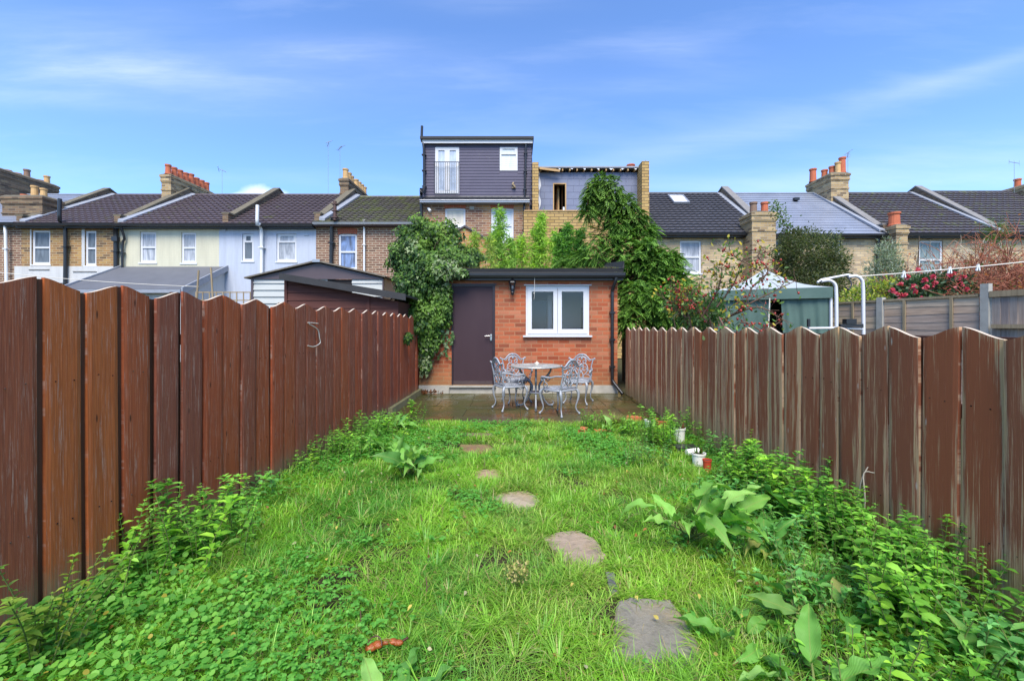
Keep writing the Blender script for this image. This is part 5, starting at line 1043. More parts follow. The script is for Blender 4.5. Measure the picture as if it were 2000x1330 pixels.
for a, b, zt in ((1040, 1052, 317), (1254, 1268, 315)):
    m = M(); m.box(PX(a, yC+.3), PX(b, yC+.3), yC+.3, yC+5, zc-.3, PZ(zt, yC+.3)); m.build('gable_pier', M_brick_new, h6)
yI = 20.6; ia, ib = PX(1052, yI)-.02, PX(1255, yI)+.03; it, ibm = PZ(337, yI), PZ(440, yI)
hd = [(PX(1080, yI), PX(1106, yI), PZ(412, yI), PZ(358, yI)), (PX(1147, yI), PX(1182, yI), PZ(412, yI), PZ(360, yI))]
m = M(); wallholes(m, ia, ib, ibm, it, yI, hd, .15); 
dz_ = m.build('loft_wall', M_insul, h6)
m = M()
for i in range(1, 8):
    z = ibm+(it-ibm)*i/8
    segs = [(ia, hd[0][0]), (hd[0][1], hd[1][0]), (hd[1][1], ib)] if z < hd[0][3] else [(ia, ib)]
    for p, q in segs: m.box(p, q, yI-.004, yI+.001, z-.008, z+.008)
    for k in range(9):
        x = ia+.3+.55*k+(.27 if i % 2 else 0)
        if x < ib and not any(h[0]-.02 < x < h[1]+.02 and z < h[3] for h in hd): m.box(x-.006, x+.006, yI-.004, yI+.001, z+.01, min(it, z+(it-ibm)/8-.01))
m.build('board_joints', plain('dark_joint_tape', (.10, .11, .17), .7), dz_)
for h in hd:
    m = M(); a, b, c, d = h
    m.box(a-.001, a+.05, yI-.01, yI+.14, c, d); m.box(b-.05, b+.001, yI-.01, yI+.14, c, d); m.box(a+.051, b-.051, yI-.01, yI+.14, d-.05, d+.001); m.box(a+(b-a)*.42, a+(b-a)*.55, yI+.5, yI+.55, c, d); m.build('opening_frame', M_newwood, dz_)
m = M(); m.box(ia+.01, ib-.01, yI+1.8, yI+1.85, ibm, it-.05); m.box(ia+.01, ib-.01, yI+.2, yI+1.8, it-.04, it-.01); m.box(ia+.01, ib-.01, yI+.2, yI+1.8, ibm, ibm+.03); m.build('dark_interior', plain('dark_reddish_interior', (.045, .022, .016), .9), dz_)
m = M(); m.box(hd[0][0]+.5, hd[0][0]+.56, yI+.9, yI+1, ibm, it-.06); m.box(hd[0][0]+.2, hd[0][0]+.27, yI+.7, yI+.8, ibm, it-.06); m.build('stud', boardmat('orange_stud', (.35, .14, .05), (.5, .22, .09)), dz_)
m = M(); m.tube([P(1101, 411, yI-.02), P(1101, 405, yI-.02)], .05, 10); m.build('white_tub', M_whitep, dz_)
m = M()
for k in range(15): x = ia+.08+(ib-ia-.2)*k/14; m.box(x, x+.06, yI-.22, yI+1.5, it+.005, it+.12)
m.bar((ia+.05, yI-.25, it+.10), (ia+1.0, yI-.28, it-.03), .06, .10); m.build('joist', M_newwood, h6)
m = M(); m.box(ia-.05, ib+.05, yI-.26, yI+3.5, it+.13, it+.20); m.hexa([(ib-.05, yI-.3, it+.12), (ib+.05, yI-.3, it+.12), (ib+.05, yI+2, it+.12), (ib-.05, yI+2, it+.12)], [(ib-.02, yI-.3, it+.35), (ib+.05, yI-.3, it+.5), (ib+.05, yI+2, it+.5), (ib-.02, yI+2, it+.35)]); m.build('flat_roof', M_lead, h6)
m = M()
for x, w_ in ((ia+.02, .07), (ib-.18, .13)):
    zz = np.linspace(ibm, it+.05, 12); 
    for i in range(11): m.hexa([(x+.02*math.sin(i*2.1), yI-.05, zz[i]), (x+w_+.05*math.sin(i*1.7), yI-.04-.02*math.sin(i*2), zz[i]), (x+w_+.05*math.sin(i*1.7), yI-.03, zz[i]), (x+.02*math.sin(i*2.1), yI-.03, zz[i])], [(x+.02*math.sin(i*2.1+2.1), yI-.05, zz[i+1]), (x+w_+.05*math.sin(i*1.7+1.7), yI-.04-.02*math.sin(i*2+2), zz[i+1]), (x+w_+.05*math.sin(i*1.7+1.7), yI-.03, zz[i+1]), (x+.02*math.sin(i*2.1+2.1), yI-.03, zz[i+1])])
for k in range(8):
    x = ia+.3+k*.6+rnd.uniform(-.1, .1); m.add([(x, yI-.23, it+.12), (x+rnd.uniform(.1, .25), yI-.23, it+.12), (x+.10, yI-.25, it+rnd.uniform(.02, .07))], [(0, 1, 2)])
m.build('loose_membrane', M_white, h6)
m = M(); q = P(1232, 329, 24.2); m.lathe([(.22, 0), (.20, .3), (.24, .32), (.24, .38), (.15, .38)], (q[0], q[1], q[2]-.2), 12); m.box(q[0]-.3, q[0]+.3, q[1]-.3, q[1]+.3, q[2]-.9, q[2]-.2); m.build('distant_chimney', M_pot_o, h6)
# right hand houses
h7 = house('pale stock brick house with dark wavy tiled roof and a skylight', bx[7]+.05, bx[8], zEr, zRr, M_brick_pale, M_tile_grey, [(1328, 1370, 470, 534, 'sash', M_pane_net, M_brick_pale)])
def onroof(px, py, zE=None, zR=None):
    zE = zE if zE is not None else zEr; zR = zR if zR is not None else zRr; s = (zR-zE)/(YR-YF); k = (640-py)/F
    Y = (H-zE+s*YF-.14)/(s-k); return np.array(((px-1009)/F*Y, Y, H+k*Y))
c4 = [onroof(1305, 381), onroof(1335, 381), onroof(1346, 401), onroof(1314, 401)]; nvr = np.array((0, -(zRr-zEr), YR-YF)); nvr = nvr/np.linalg.norm(nvr)
cc = c4[3]; wsk = .80; ux = np.array((1., 0, 0)); uy = np.cross(nvr, ux)
q0 = (c4[0]+c4[1]+c4[2]+c4[3])/4; hs_ = .62
def skq(a, b, c): return q0+ux*a+uy*b+nvr*c
m = M()
for a, b, c, d in ((-.42, -.35, -.6, .6), (.35, .42, -.6, .6), (-.35, .35, -.6, -.52), (-.35, .35, .52, .6)): m.hexa([skq(a, c, -.02), skq(b, c, -.02), skq(b, d, -.02), skq(a, d, -.02)], [skq(a, c, .10), skq(b, c, .10), skq(b, d, .10), skq(a, d, .10)])
sk = m.build('skylight', M_graym, h7); m = M(); m.hexa([skq(-.36, -.53, .03), skq(.36, -.53, .03), skq(.36, .53, .03), skq(-.36, .53, .03)], [skq(-.36, -.53, .07), skq(.36, -.53, .07), skq(.36, .53, .07), skq(-.36, .53, .07)]); m.build('pane', M_pane_bright, sk)
parapet(h7, bx[8], zEr, zRr, M_brick_chim, cap=M_copestone, side=-1)
h8 = house('pale stock brick house with shining grey slate roof', bx[8]+.003, bx[9], zEr-.03, zRr-.02, M_brick_pale, M_slate, [(1508, 1530, 468, 500, 'sash', M_pane_dark), (1626, 1643, 468, 500, 'sash', M_pane_dark, M_brick_pale)], wave=False)
c0 = onroof(1555, 390); m = M(); m.box(c0[0]-.13, c0[0]+.13, c0[1]-.1, c0[1]+.1, c0[2]-.05, c0[2]+.09); m.build('roof_vent', M_black, h8)
chimney(h8, PX(1463, 19.5), PX(1509, 19.5), 19.25, 20.2, 0, PZ(415, 19.3), M_brick_yel, [(.3, .5, .52, .15, M_pot_b), (.78, .5, .52, .15, M_pot_o)])
parapet(h8, bx[9], zEr, zRr, M_brick_chim, cap=M_copestone, side=-1)
chimney(h8, 16.62, 17.55, 23.0, 24.9, zRr-1.2, PZ(338, 23.0), M_brick_yel, [(.15, .85, .75, .17, M_pot_o), (.35, .5, .45, .15, M_pot_o), (.5, .3, .5, .15, M_pot_o), (.62, .15, .62, .15, M_pot_y), (.82, .12, .85, .16, M_pot_o)])
h9 = house('pale stock brick house with brown tiled roof and a teal curtained window', bx[9]+.003, bx[10], zEr-.02, zRr, M_brick_pale, M_tile_dark, [(1795, 1842, 470, 545, 'sash', M_pane_teal, M_brick_pale)])
chimney(h9, PX(1743, 19.5), PX(1765, 19.5), 19.3, 20.1, 2, PZ(440, 19.3), M_brick_yel, [(.5, .5, .62, .22, M_pot_o)])
pipe(h9, [(PX(1728, 19.8), 19.7, PZ(456, 19.8)), (PX(1719, 19.8), 19.88, PZ(466, 19.8)), (PX(1718, 19.8), 19.88, 1)], .06, M_black)
parapet(h9, bx[10], zEr, zRr+.03, M_brick_chim, cap=M_copestone, side=-1)
h10 = house('stock brick house with brown tiled roof at the far right edge', bx[10]+.003, bx[11], zEr, PZ(376, YR), M_brick_pale, M_tile_dark, [(2030, 2070, 470, 545, 'sash', M_pane_dark)])
chimney(h10, 28.0, 29.2, 23.2, 25.6, zRr-1, PZ(352, 23.2), M_brick_yel, [(.3, .2, .5, .15, M_pot_o), (.3, .6, .5, .15, M_pot_o)])
# further houses just outside the frame, so the terrace does not stop at the picture's edge
# tv aerials
def aerial(px, py, Y, zbase, lab, tilt=0.3, n=7, big=False):
    q = P(px, py, Y); t = thing('tv_aerial', lab, 'aerial', (q[0], Y, zbase), 'rooftop television aerials'); m = M(); m.tube([(q[0], Y, zbase), (q[0], Y, q[2]+.05)], .009, 5); m.build('mast', M_graym, t)
    m = M(); d = np.array((math.cos(tilt), math.sin(tilt), -.35 if not big else -.1)); d /= np.linalg.norm(d); e = np.array((-d[1], d[0], 0)) if not big else np.array((0, 0, 1.)); L_ = .65 if big else .42
    m.tube([q-d*L_/2, q+d*L_/2], .014, 5)
    for i in range(n): c = q+d*L_*(i/(n-1)-.5); m.tube([c-e*(.08+.01*i)*(1.6 if big else 1), c+e*(.08+.01*i)*(1.6 if big else 1)], .006, 4)
    m.tube([q-d*L_/2-e*.2+(0, 0, .12), q-d*L_/2+e*.2+(0, 0, -.12)], .012, 4)
    m.build('antenna', M_graym, t)
aerial(434, 333, 26.5, PZ(382, 26.5)-.3, 'small aerial above the cream house roof beside its orange chimney pots', .4)
aerial(1656, 303, 23.4, PZ(340, 23.4)-.2, 'aerial on the chimney between the slate roof and the brown roof', 1.0)
aerial(1981, 318, 24, PZ(372, 24)-.2, 'tall aerial with upright bars over the roof at the far right', 0.1, 3, True)
aerial(664, 290, 24.5, PZ(349, 24.5), 'tall thin aerial on the buff potted chimney left of the tall house', 2.6, 5)
aerial(641, 282, 26, PZ(384, 26), 'faint aerial left of the buff potted chimney', 2.2, 4)
# ------------------------------------------------------------------ right hand neighbour: gazebo, frame, fences, line
FL, FR = np.array((3.92, 8.75, 0)), np.array((5.74, 7.9, 0)); d_ = FR-FL; wd_ = np.linalg.norm(d_[:2]); u_ = d_/wd_; n_ = np.array((-u_[1], u_[0], 0)); BL, BR = FL+n_*wd_, FR+n_*wd_
gc = (FL+BR)/2; t = thing('gazebo', 'green canvas gazebo tent with faded pale roof behind the right fence', 'gazebo', tuple(gc))
ze = 2.12; zv = 1.98; pk = np.array((gc[0], gc[1], PZ(525, gc[1])))
m = M(); cs = [FL, FR, BR, BL]
for i in range(4):
    a, b = cs[i]+(0, 0, ze), cs[(i+1) % 4]+(0, 0, ze); N = 8; V = []; 
    for r in range(N+1):
        f = r/N
        for c in range(N+1):
            e = a+(b-a)*c/N; e = e-np.array((0, 0, .10*math.sin(PI*c/N)*(1-f)**2)); p = e+(pk-e)*f; p[2] -= .10*math.sin(PI*f); V.append(p)
    m.add(V, [(r*(N+1)+c, r*(N+1)+c+1, (r+1)*(N+1)+c+1, (r+1)*(N+1)+c) for r in range(N) for c in range(N)])
m.build('canopy', M_canvas_top, t, smooth=True)
def drape(m, a, b, z0, z1, N=24, K=8, amp=.03, ph=0, gather=0.0, f0=0, f1=1, flare=0):
    V = []; nn = np.array((b[1]-a[1], a[0]-b[0], 0)); nn = nn/np.linalg.norm(nn)
    for r in range(K+1):
        f = r/K
        for c in range(N+1):
            s = c/N; s2 = f0+(f1-f0)*s; s2 = s2+flare*(1-f)*(s) ; p = a+(b-a)*s2
            w_ = amp*(math.sin(s*19+ph+f*1.5)+.6*math.sin(s*41+ph*2-f*3))*(.25+(1-f)); z = z0+(z1-z0)*f-gather*math.sin(PI*s)*(f)
            V.append((p[0]+nn[0]*w_, p[1]+nn[1]*w_, z))
    m.add(V, [(r*(N+1)+c, r*(N+1)+c+1, (r+1)*(N+1)+c+1, (r+1)*(N+1)+c) for r in range(K) for c in range(N)])
m = M()
for i in range(4): drape(m, cs[i]-n_*.01, cs[(i+1) % 4]-n_*.01, zv-.06, ze+.0, amp=.006, K=3, ph=i)
m.build('valance', M_canvas, t, smooth=True)
m = M(); a, b = FL+n_*.06, FR+n_*.06
drape(m, a, b, .05, zv-.03, f0=0, f1=.52, amp=.025, ph=1, flare=-.06); drape(m, a, b, .05, zv-.03, f0=1.0, f1=.60, amp=.03, ph=3, flare=.05)
drape(m, FR+n_*.1, BR, .05, zv, ph=2); drape(m, FL+n_*.1, BL, .05, zv, ph=5); drape(m, BL, BR, .05, zv, ph=4); m.build('side_wall', M_canvas, t, smooth=True)
for q in cs: m = M(); m.box(q[0]-.018, q[0]+.018, q[1]-.018+.05, q[1]+.018+.05, 0, ze-.02); m.build('leg', M_white, t)
q = FL+(FR-FL)*.50; m = M(); m.tube([q+(0, -.02, 1.95), q+(-.06, -.04, .9)], .012, 6); m.build('zip_cord', M_rope, t)
# white tubular frame
t = thing('tubular_frame', 'white bent tube frame standing between the gazebo and the grey lap fence', 'frame', (4.35, 6.1, 0))
def J(px, py, Y): return P(px, py, Y)
pth = [(4.20, 6.0, 2.02), (4.31, 6.0, 2.03), (4.385, 6.0, 1.98), (4.405, 6.0, 1.88), (4.41, 6.0, 1.6), (4.42, 6.0, .0)]
for dx, dy, dz in ((0, 0, 0), (.37, .0, .06)):
    m = M(); m.tube([(p[0]+dx, p[1]+dy, p[2]+(dz if p[2] > .5 else 0)) for p in smoothpts(pth[:5], 4)+[np.array(pth[5])]], .022, 8); m.build('post', M_white, t, smooth=True)
m = M(); m.tube([(4.13, 5.98, 2.0), (4.20, 6.0, 2.04), (4.57, 6.0, 2.11), (4.64, 6.0, 2.09)], .015, 6); m.build('crossbar', M_white, t); m = M(); m.tube([(4.02, 6.0, 1.37), (4.42, 6.0, 1.375), (4.78, 6.0, 1.36)], .016, 6); m.build('lower_bar', M_white, t)
m = M(); m.box(4.45, 4.76, 5.97, 6.03, 1.385, 1.43); m.box(4.52, 4.66, 5.96, 6.04, 1.431, 1.50); m.build('ratchet', M_black, t); m = M(); m.box(4.0, 4.03, 5.97, 6.0, 1.39, 1.50); m.build('end_stop', M_black, t); m = M(); m.tube(smoothpts([(4.55, 6.0, 2.10), (4.58, 5.95, 1.98), (4.54, 5.95, 1.90), (4.50, 5.95, 1.93)], 3), .008, 5); m.build('cord_hook', M_black, t)
LA, LB = np.array((4.62, 6.0, 2.08)), np.array((7.9, 6.4, PZ(505, 6.4)))
wl = washline(LA, LB, .02)
m = M(); m.tube(wl, .008, 5); tag(m.build('washing_line', M_rope, loc=LA), 'pale washing line with white pegs stretched from the white frame to the right', 'washing line')
for px, lab in ((1765, 'white peg on the washing line nearest the white frame'), (1855, 'white peg on the washing line, middle of three'), (1910, 'white peg on the washing line, rightmost of three')):
    k = (px-1009)/F; tt = 0
    for _ in range(30):
        q = LA+(LB-LA)*tt; tt += (k*q[1]-q[0])/(LB[0]-LA[0])
    q = LA+(LB-LA)*tt; m = M(); m.hexa([q+(-.03, -.01, -.075), q+(-.015, -.01, -.08), q+(-.015, .01, -.08), q+(-.03, .01, -.075)], [q+(-.006, -.01, .015), q+(.008, -.01, .015), q+(.008, .01, .015), q+(-.006, .01, .015)])
    m.hexa([q+(.012, -.01, -.08), q+(.028, -.01, -.075), q+(.028, .01, -.075), q+(.012, .01, -.08)], [q+(-.004, -.012, .018), q+(.010, -.012, .018), q+(.010, .012, .018), q+(-.004, .012, .018)]); tag(m.build('clothes_peg', M_whitep, loc=q), lab, 'peg', 'pegs on the washing line')
# grey lap fence with concrete posts
A, B = np.array((6.56, 8.9, 0)), np.array((7.16, 6.66, 0)); t = thing('lap_fence', 'weathered grey lap panel fence with concrete posts beyond the gazebo', 'fence', (6.8, 8, 0))
dAB = (B-A)/np.linalg.norm(B-A); nAB = np.array((-dAB[1], dAB[0], 0)); nAB = nAB if nAB[0] < 0 else -nAB; Lab = np.linalg.norm(B-A); pc = .36*Lab; ht = 1.90
def Q(s, o, z): q = A+dAB*s+nAB*o; return (q[0], q[1], z)
for (s0, s1) in ((-1.9, pc-.06), (pc+.06, Lab-.06)):
    m = M(); z = .1
    while z < ht-.12:
        V = []; N = 14
        for i in range(N+1):
            a = s0+(s1-s0)*i/N; zz = z+.010*math.sin(a*3+z*9); V += [Q(a, -.012, zz), Q(a, .006, zz), Q(a, .0, zz+.13), Q(a, -.012, zz+.15)]
        m.add(V, [(4*i+j, 4*i+j+1, 4*i+j+5, 4*i+j+4) for i in range(N) for j in range(3)], tint=rnd.choice([(.7, .7, .78), (1, 1, 1), (1.15, 1.1, 1.0), (.85, .82, .85), (1, .9, .82)]))
        z += .125
    m.build('lap_panel', M_greyboard, t); m = M(); m.hexa([Q(s0, .03, ht-.04), Q(s1, .03, ht-.04), Q(s1, -.03, ht-.04), Q(s0, -.03, ht-.04)], [Q(s0, .03, ht), Q(s1, .03, ht), Q(s1, -.03, ht), Q(s0, -.03, ht)]); 
    nbt = 2 if s1-s0 < 1.6 else 3
    for i in range(nbt): s_ = s0+(s1-s0)*(i+.5)/nbt; m.hexa([Q(s_-.02, .035, 0), Q(s_+.02, .035, 0), Q(s_+.02, .013, 0), Q(s_-.02, .013, 0)], [Q(s_-.02, .035, ht-.041), Q(s_+.02, .035, ht-.041), Q(s_+.02, .013, ht-.041), Q(s_-.02, .013, ht-.041)])
    m.build('batten', M_palewood, t)
for s_, hh in ((pc, ht+.04), (Lab+.02, ht+.15)):
    m = M(); m.hexa([Q(s_-.055, .05, 0), Q(s_+.055, .05, 0), Q(s_+.055, -.05, 0), Q(s_-.055, -.05, 0)], [Q(s_-.05, .045, hh), Q(s_+.05, .045, hh), Q(s_+.05, -.045, hh), Q(s_-.05, -.045, hh)]); m.build('post', M_conc, t)
t = thing('close_board_fence', 'upright grey boarded fence panel with pale top rail at the right edge of the frame', 'fence', Q(Lab+.9, 0, 0)); m = M(); i = 0; s_ = Lab+.09
while s_ < Lab+1.9: m.hexa([Q(s_, .01, 0), Q(s_+.10, .02, 0), Q(s_+.10, -.002, 0), Q(s_, -.006, 0)], [Q(s_, .01, 1.86), Q(s_+.10, .02, 1.86), Q(s_+.10, -.002, 1.86), Q(s_, -.006, 1.86)], tint=rnd.choice([(.75, .75, .8), (1, 1, 1), (1.2, 1.1, 1), (.9, .85, .85)])); s_ += .094
m.build('upright_boards', M_greyvert, t); m = M(); m.hexa([Q(Lab+.08, .05, 1.84), Q(Lab+1.9, .05, 1.84), Q(Lab+1.9, -.03, 1.84), Q(Lab+.08, -.03, 1.84)], [Q(Lab+.08, .05, 1.93), Q(Lab+1.9, .05, 1.93), Q(Lab+1.9, -.03, 1.93), Q(Lab+.08, -.03, 1.93)])
m.hexa([Q(Lab+.12, .09, 1.37), Q(Lab+1.9, .09, 1.37), Q(Lab+1.9, .022, 1.37), Q(Lab+.12, .022, 1.37)], [Q(Lab+.12, .09, 1.43), Q(Lab+1.9, .09, 1.43), Q(Lab+1.9, .022, 1.43), Q(Lab+.12, .022, 1.43)]); m.build('top_rail', M_palewood, t)
# ------------------------------------------------------------------ shrubs and trees
def ellip(n, cs, shell=.55):
    """points in a union of ellipsoids [(cx,cy,cz,rx,ry,rz)], with outward directions"""
    cs = np.array(cs, float); vol = (cs[:, 3]*cs[:, 5]+cs[:, 3]*cs[:, 4]*.5)**1.0; k = rs.choice(len(cs), n, p=vol/vol.sum()); d = rdir(n); r = shell+(1-shell)*rs.rand(n)**.6
    lump = 1+.22*np.sin(d[:, 0]*7+k)*np.sin(d[:, 2]*6+k*2)+.10*rs.normal(size=n)
    return cs[k, :3]+d*cs[k, 3:6]*(r*lump)[:, None], nrmz(d/cs[k, 3:6]), r
def clump(pos, s=2.2): return vn(pos[:, 0]+pos[:, 1]*.6, pos[:, 2]-pos[:, 1]*.4, s)
def cE(px, py, Y, rx, ry, ryy=None): q = P(px, py, Y); return (q[0], q[1], q[2], rx/F*Y, ryy if ryy else rx/F*Y*.8, ry/F*Y)
def trunks(m, base, tips, r0=.05, r1=.01, wig=.08, k=4):
    for tip in tips:
        b = np.array(base, float)+rs.normal(size=3)*(.05, .05, 0); tip = np.array(tip, float); mids = [b+(tip-b)*f+rs.normal(size=3)*wig*np.linalg.norm(tip-b)*.4 for f in (.33, .66)]
        m.tube(smoothpts([b]+mids+[tip], k), [r0, r1], 6)
# ivy over the shed corner and outbuilding wall
cs = [cE(838, 470, 10.6, 62, 42), cE(900, 502, 10.6, 44, 20), cE(800, 500, 10.0, 42, 38), cE(860, 520, 9.6, 70, 34, .5), cE(812, 560, 9.2, 42, 40, .4), cE(862, 580, 9.05, 24, 40, .14), cE(830, 620, 9.0, 36, 34, .22), cE(836, 660, 9.05, 24, 34, .14), cE(830, 700, 9.1, 13, 32, .10), cE(865, 605, 9.1, 18, 34, .12), cE(812, 632, 8.9, 26, 22, .2), cE(797, 660, 7.9, 7, 11, .06), cE(856, 528, 8.95, 44, 20, .16), cE(896, 533, 8.93, 18, 9, .08)]
t = thing('ivy', 'dense dark glossy ivy spilling over the outbuilding corner and the end of the left fence', 'ivy', (-1.95, 9.6, 0))
pos, dr_, r = ellip(30000, cs); k = ~((pos[:, 1] > 9.15) & (pos[:, 2] < 2.6) & (pos[:, 0] > -2.1)) & ((pos[:, 0] < PX(884, 9.2)) | (pos[:, 2] > 2.35)); pos, dr_, r = pos[k], dr_[k], r[k]; n = len(pos)
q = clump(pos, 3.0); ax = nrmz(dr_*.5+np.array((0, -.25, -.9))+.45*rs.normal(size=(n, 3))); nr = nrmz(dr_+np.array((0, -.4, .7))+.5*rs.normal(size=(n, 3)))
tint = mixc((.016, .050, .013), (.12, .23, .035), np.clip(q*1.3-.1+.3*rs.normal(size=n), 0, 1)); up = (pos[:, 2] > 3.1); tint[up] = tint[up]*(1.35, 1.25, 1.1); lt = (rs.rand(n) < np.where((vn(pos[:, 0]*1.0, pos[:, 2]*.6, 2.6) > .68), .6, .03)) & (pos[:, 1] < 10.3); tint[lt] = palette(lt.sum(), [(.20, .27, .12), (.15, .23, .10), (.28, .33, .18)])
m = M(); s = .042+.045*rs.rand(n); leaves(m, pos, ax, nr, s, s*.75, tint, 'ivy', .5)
# trailing strands on the brick wall
for i in range(34):
    x0, z0 = rnd.uniform(PX(832, 9.15), PX(888, 9.15)), rnd.uniform(1.1, 2.35); L_ = rnd.uniform(.2, .6); kk = int(L_/.035); a = rnd.uniform(-.9, .5)
    pp = np.stack((x0+a*np.linspace(0, L_, kk)*.7+.03*np.sin(np.arange(kk)), np.full(kk, 9.15)-.03*rs.rand(kk), z0-np.linspace(0, L_, kk)), 1); kq = pp[:, 2] < 2.4; pp = pp[kq]; kk = len(pp)
    pp[:, 0] = np.minimum(pp[:, 0], PX(886, 9.15))
    if kk: leaves(m, pp, nrmz(np.stack((rs.normal(size=kk), -.2*np.ones(kk), -.8*np.ones(kk)), 1)), np.tile((0, -1., .3), (kk, 1)), .055+.03*rs.rand(kk), .05, palette(kk, [(.04, .10, .025), (.08, .16, .04), (.20, .28, .14)]), 'ivy', .3)
m.build('foliage', M_ivy, t); m = M(); trunks(m, (-2.3, 9.6, 0), [cE(838, 470, 10.6, 1, 1)[:3], cE(860, 520, 9.6, 1, 1)[:3], cE(800, 500, 10, 1, 1)[:3], cE(812, 600, 9.3, 1, 1)[:3]], .07, .02); 
for i in range(40):
    p = pos[rs.randint(n)]; d = nrmz(np.array((rs.normal(), -.5, -.8))); m.tube(smoothpts([p, p+d*.12, p+d*.2+(0, 0, -.12)], 3), .006, 4)
m.build('stem', M_bark, t)
# conifer: drooping flat sprays
def sprays(m, pos, dirs, n, Lr, tintA, tintB, lw=.016, droop=.5, leaflets=14, wr=.5):
    N = len(pos); L_ = Lr[0]+(Lr[1]-Lr[0])*rs.rand(N); d = nrmz(dirs+.35*rs.normal(size=(N, 3))); up = nrmz(np.array((0, 0, 1.))+.35*rs.normal(size=(N, 3))); side = nrmz(np.cross(d, up)); tA = rs.rand(N)
    for j in range(leaflets):
        f = (j+.5)/leaflets; p = pos+d*(f*L_)[:, None]+np.array((0, 0, -1.))*(droop*f*f*L_)[:, None]; sgn = 1 if j % 2 else -1
        ax = nrmz(d*.7+side*sgn*.75*(1 if j < leaflets-1 else .1)+np.array((0, 0, -droop*.9*f))); ln = L_*wr*(1-.65*f)
        c = mixc(tintA, tintB, np.clip(.25+.75*f*tA+.25*rs.normal(size=N), 0, 1)); leaves(m, p, ax, up, ln, lw, c, 'dia', .5)
t = thing('conifer', 'tall drooping green conifer behind the right end of the outbuilding', 'tree', (2.9, 11.2, 0))
cs = [cE(1180, 352, 11.6, 16, 9, .2), cE(1163, 372, 11.6, 14, 16, .18), cE(1200, 372, 11.5, 18, 16, .2), cE(1222, 402, 11.4, 15, 18, .22), cE(1152, 392, 11.6, 8, 14, .15), cE(1190, 402, 11.5, 20, 18, .22), cE(1240, 425, 11.4, 18, 18, .25), cE(1258, 450, 11.4, 14, 14, .25), cE(1150, 415, 11.5, 12, 14, .2), cE(1210, 438, 11.4, 24, 16, .3), cE(1185, 462, 11.4, 28, 22, .4), cE(1160, 470, 11.4, 14, 14, .3), cE(1165, 500, 11.3, 34, 18, .5), cE(1225, 498, 11.2, 44, 32, .5), cE(1262, 520, 10.8, 56, 42, .5), cE(1300, 520, 10.7, 36, 28, .4), cE(1290, 575, 10.5, 54, 48, .5), cE(1240, 590, 10.2, 34, 44, .5), cE(1140, 512, 12.4, 46, 16, .4), cE(1235, 625, 9.9, 30, 28, .3), cE(1310, 620, 10.2, 36, 26, .4), cE(1340, 575, 10.6, 34, 30, .4), cE(1370, 600, 10.4, 26, 24, .3), cE(1300, 600, 9.9, 50, 40, .4), cE(1322, 552, 10.5, 26, 22, .3)]
pos, dr_, r = ellip(9500, cs, .4); n = len(pos); k = ~((pos[:, 0] < 2.25) & (pos[:, 1] < 12.3) & (pos[:, 2] < 2.95)); pos, dr_ = pos[k], dr_[k]; q = clump(pos, 1.7)
low = pos[:, 2] < 5; sel = rs.rand(len(pos)) < np.clip((q-.25)*4, .15, 1); pos, dr_, q, low = pos[sel], dr_[sel], q[sel], low[sel]
mm = M(); top = pos[:, 2] > 4.1
sprays(mm, pos[top], nrmz(dr_[top]*(1, 1, .5)+np.array((0, -.25, -.1))+.3*rs.normal(size=(top.sum(), 3))), 0, (.14, .36), (.025, .08, .015), (.24, .42, .08), .026, .6, 20, .40)
sprays(mm, pos[~top], nrmz(dr_[~top]*(1, 1, .35)+np.array((0, -.35, -.12))), 0, (.18, .36), (.022, .085, .014), (.25, .47, .075), .024, .45, 20, .38)
mm.build('crown', M_matte, t); m = M(); m.tube(smoothpts([(2.9, 11.3, 0), (2.85, 11.4, 2), (2.6, 11.5, 4), (2.42, 11.6, 5.1)], 4), [.16, .11, .03], 8)
for i in range(60): p = pos[rs.randint(len(pos))]; b = np.array((np.interp(p[2], (0, 5), (2.9, 2.42)), 11.4, p[2]-.1)); m.tube(smoothpts([b, (b+p)/2+(0, 0, .12), p], 3), [.028, .006], 5)
m.build('trunk', M_bark, t)
# dead brown tuft hanging in the conifer crown belongs to the crown
# feathery bamboos behind the outbuilding
def bamboo(lab, stems, Y, cA, cB, n):
    base = P(stems[0][0], 640, Y)*np.array((1, 1, 0)); t = thing('bamboo', lab, 'bamboo', tuple(base), 'feathery bamboos behind the outbuilding'); ms = M(); ml = M()
    for (px, py, spread, leafn) in stems:
        ms = M(); tip = P(px, py, Y)+rs.normal(size=3)*(.05, .3, 0); b = np.array((tip[0]+rnd.uniform(-.2, .2), tip[1]+.1, 0)); ms.tube(smoothpts([b, b+(tip-b)*.5+(0.05, 0, 0), tip], 5), [.014, .004], 5)
        for _ in range(leafn):
            f = 1-rs.rand()**1.2*.62; c = b+(tip-b)*f; w_ = spread/F*Y*(.12+1.15*(1-f)); a = rs.rand()*2*PI; e = c+np.array((math.cos(a)*w_, math.sin(a)*w_*.8, .12+.10*rs.rand())); kq = 9
            ms.tube([c, (c+e)/2+(0, 0, .06), e], .003, 3, cap=False); pp = c+(e-c)*rs.rand(kq, 1)**.6+rs.normal(size=(kq, 3))*.05; dd = nrmz((e-c)*.6+np.array((0, 0, -.10))+.25*rs.normal(size=(kq, 3)))
            leaves(ml, pp, dd, nrmz(rs.normal(size=(kq, 3))+(0, -.3, 1)), .12+.09*rs.rand(kq), .020, mixc(cA, cB, rs.rand(kq))*1.35, 'dia', .9)
        ms.build('stem', M_stem, t)
    ml.build('foliage', M_leaf, t)
bamboo('single tall bamboo shoot in front of the white sash window of the tall house', [(979, 418, 34, 170), (970, 462, 44, 130), (992, 470, 34, 110)], 13.2, (.18, .34, .07), (.40, .58, .15), 0)
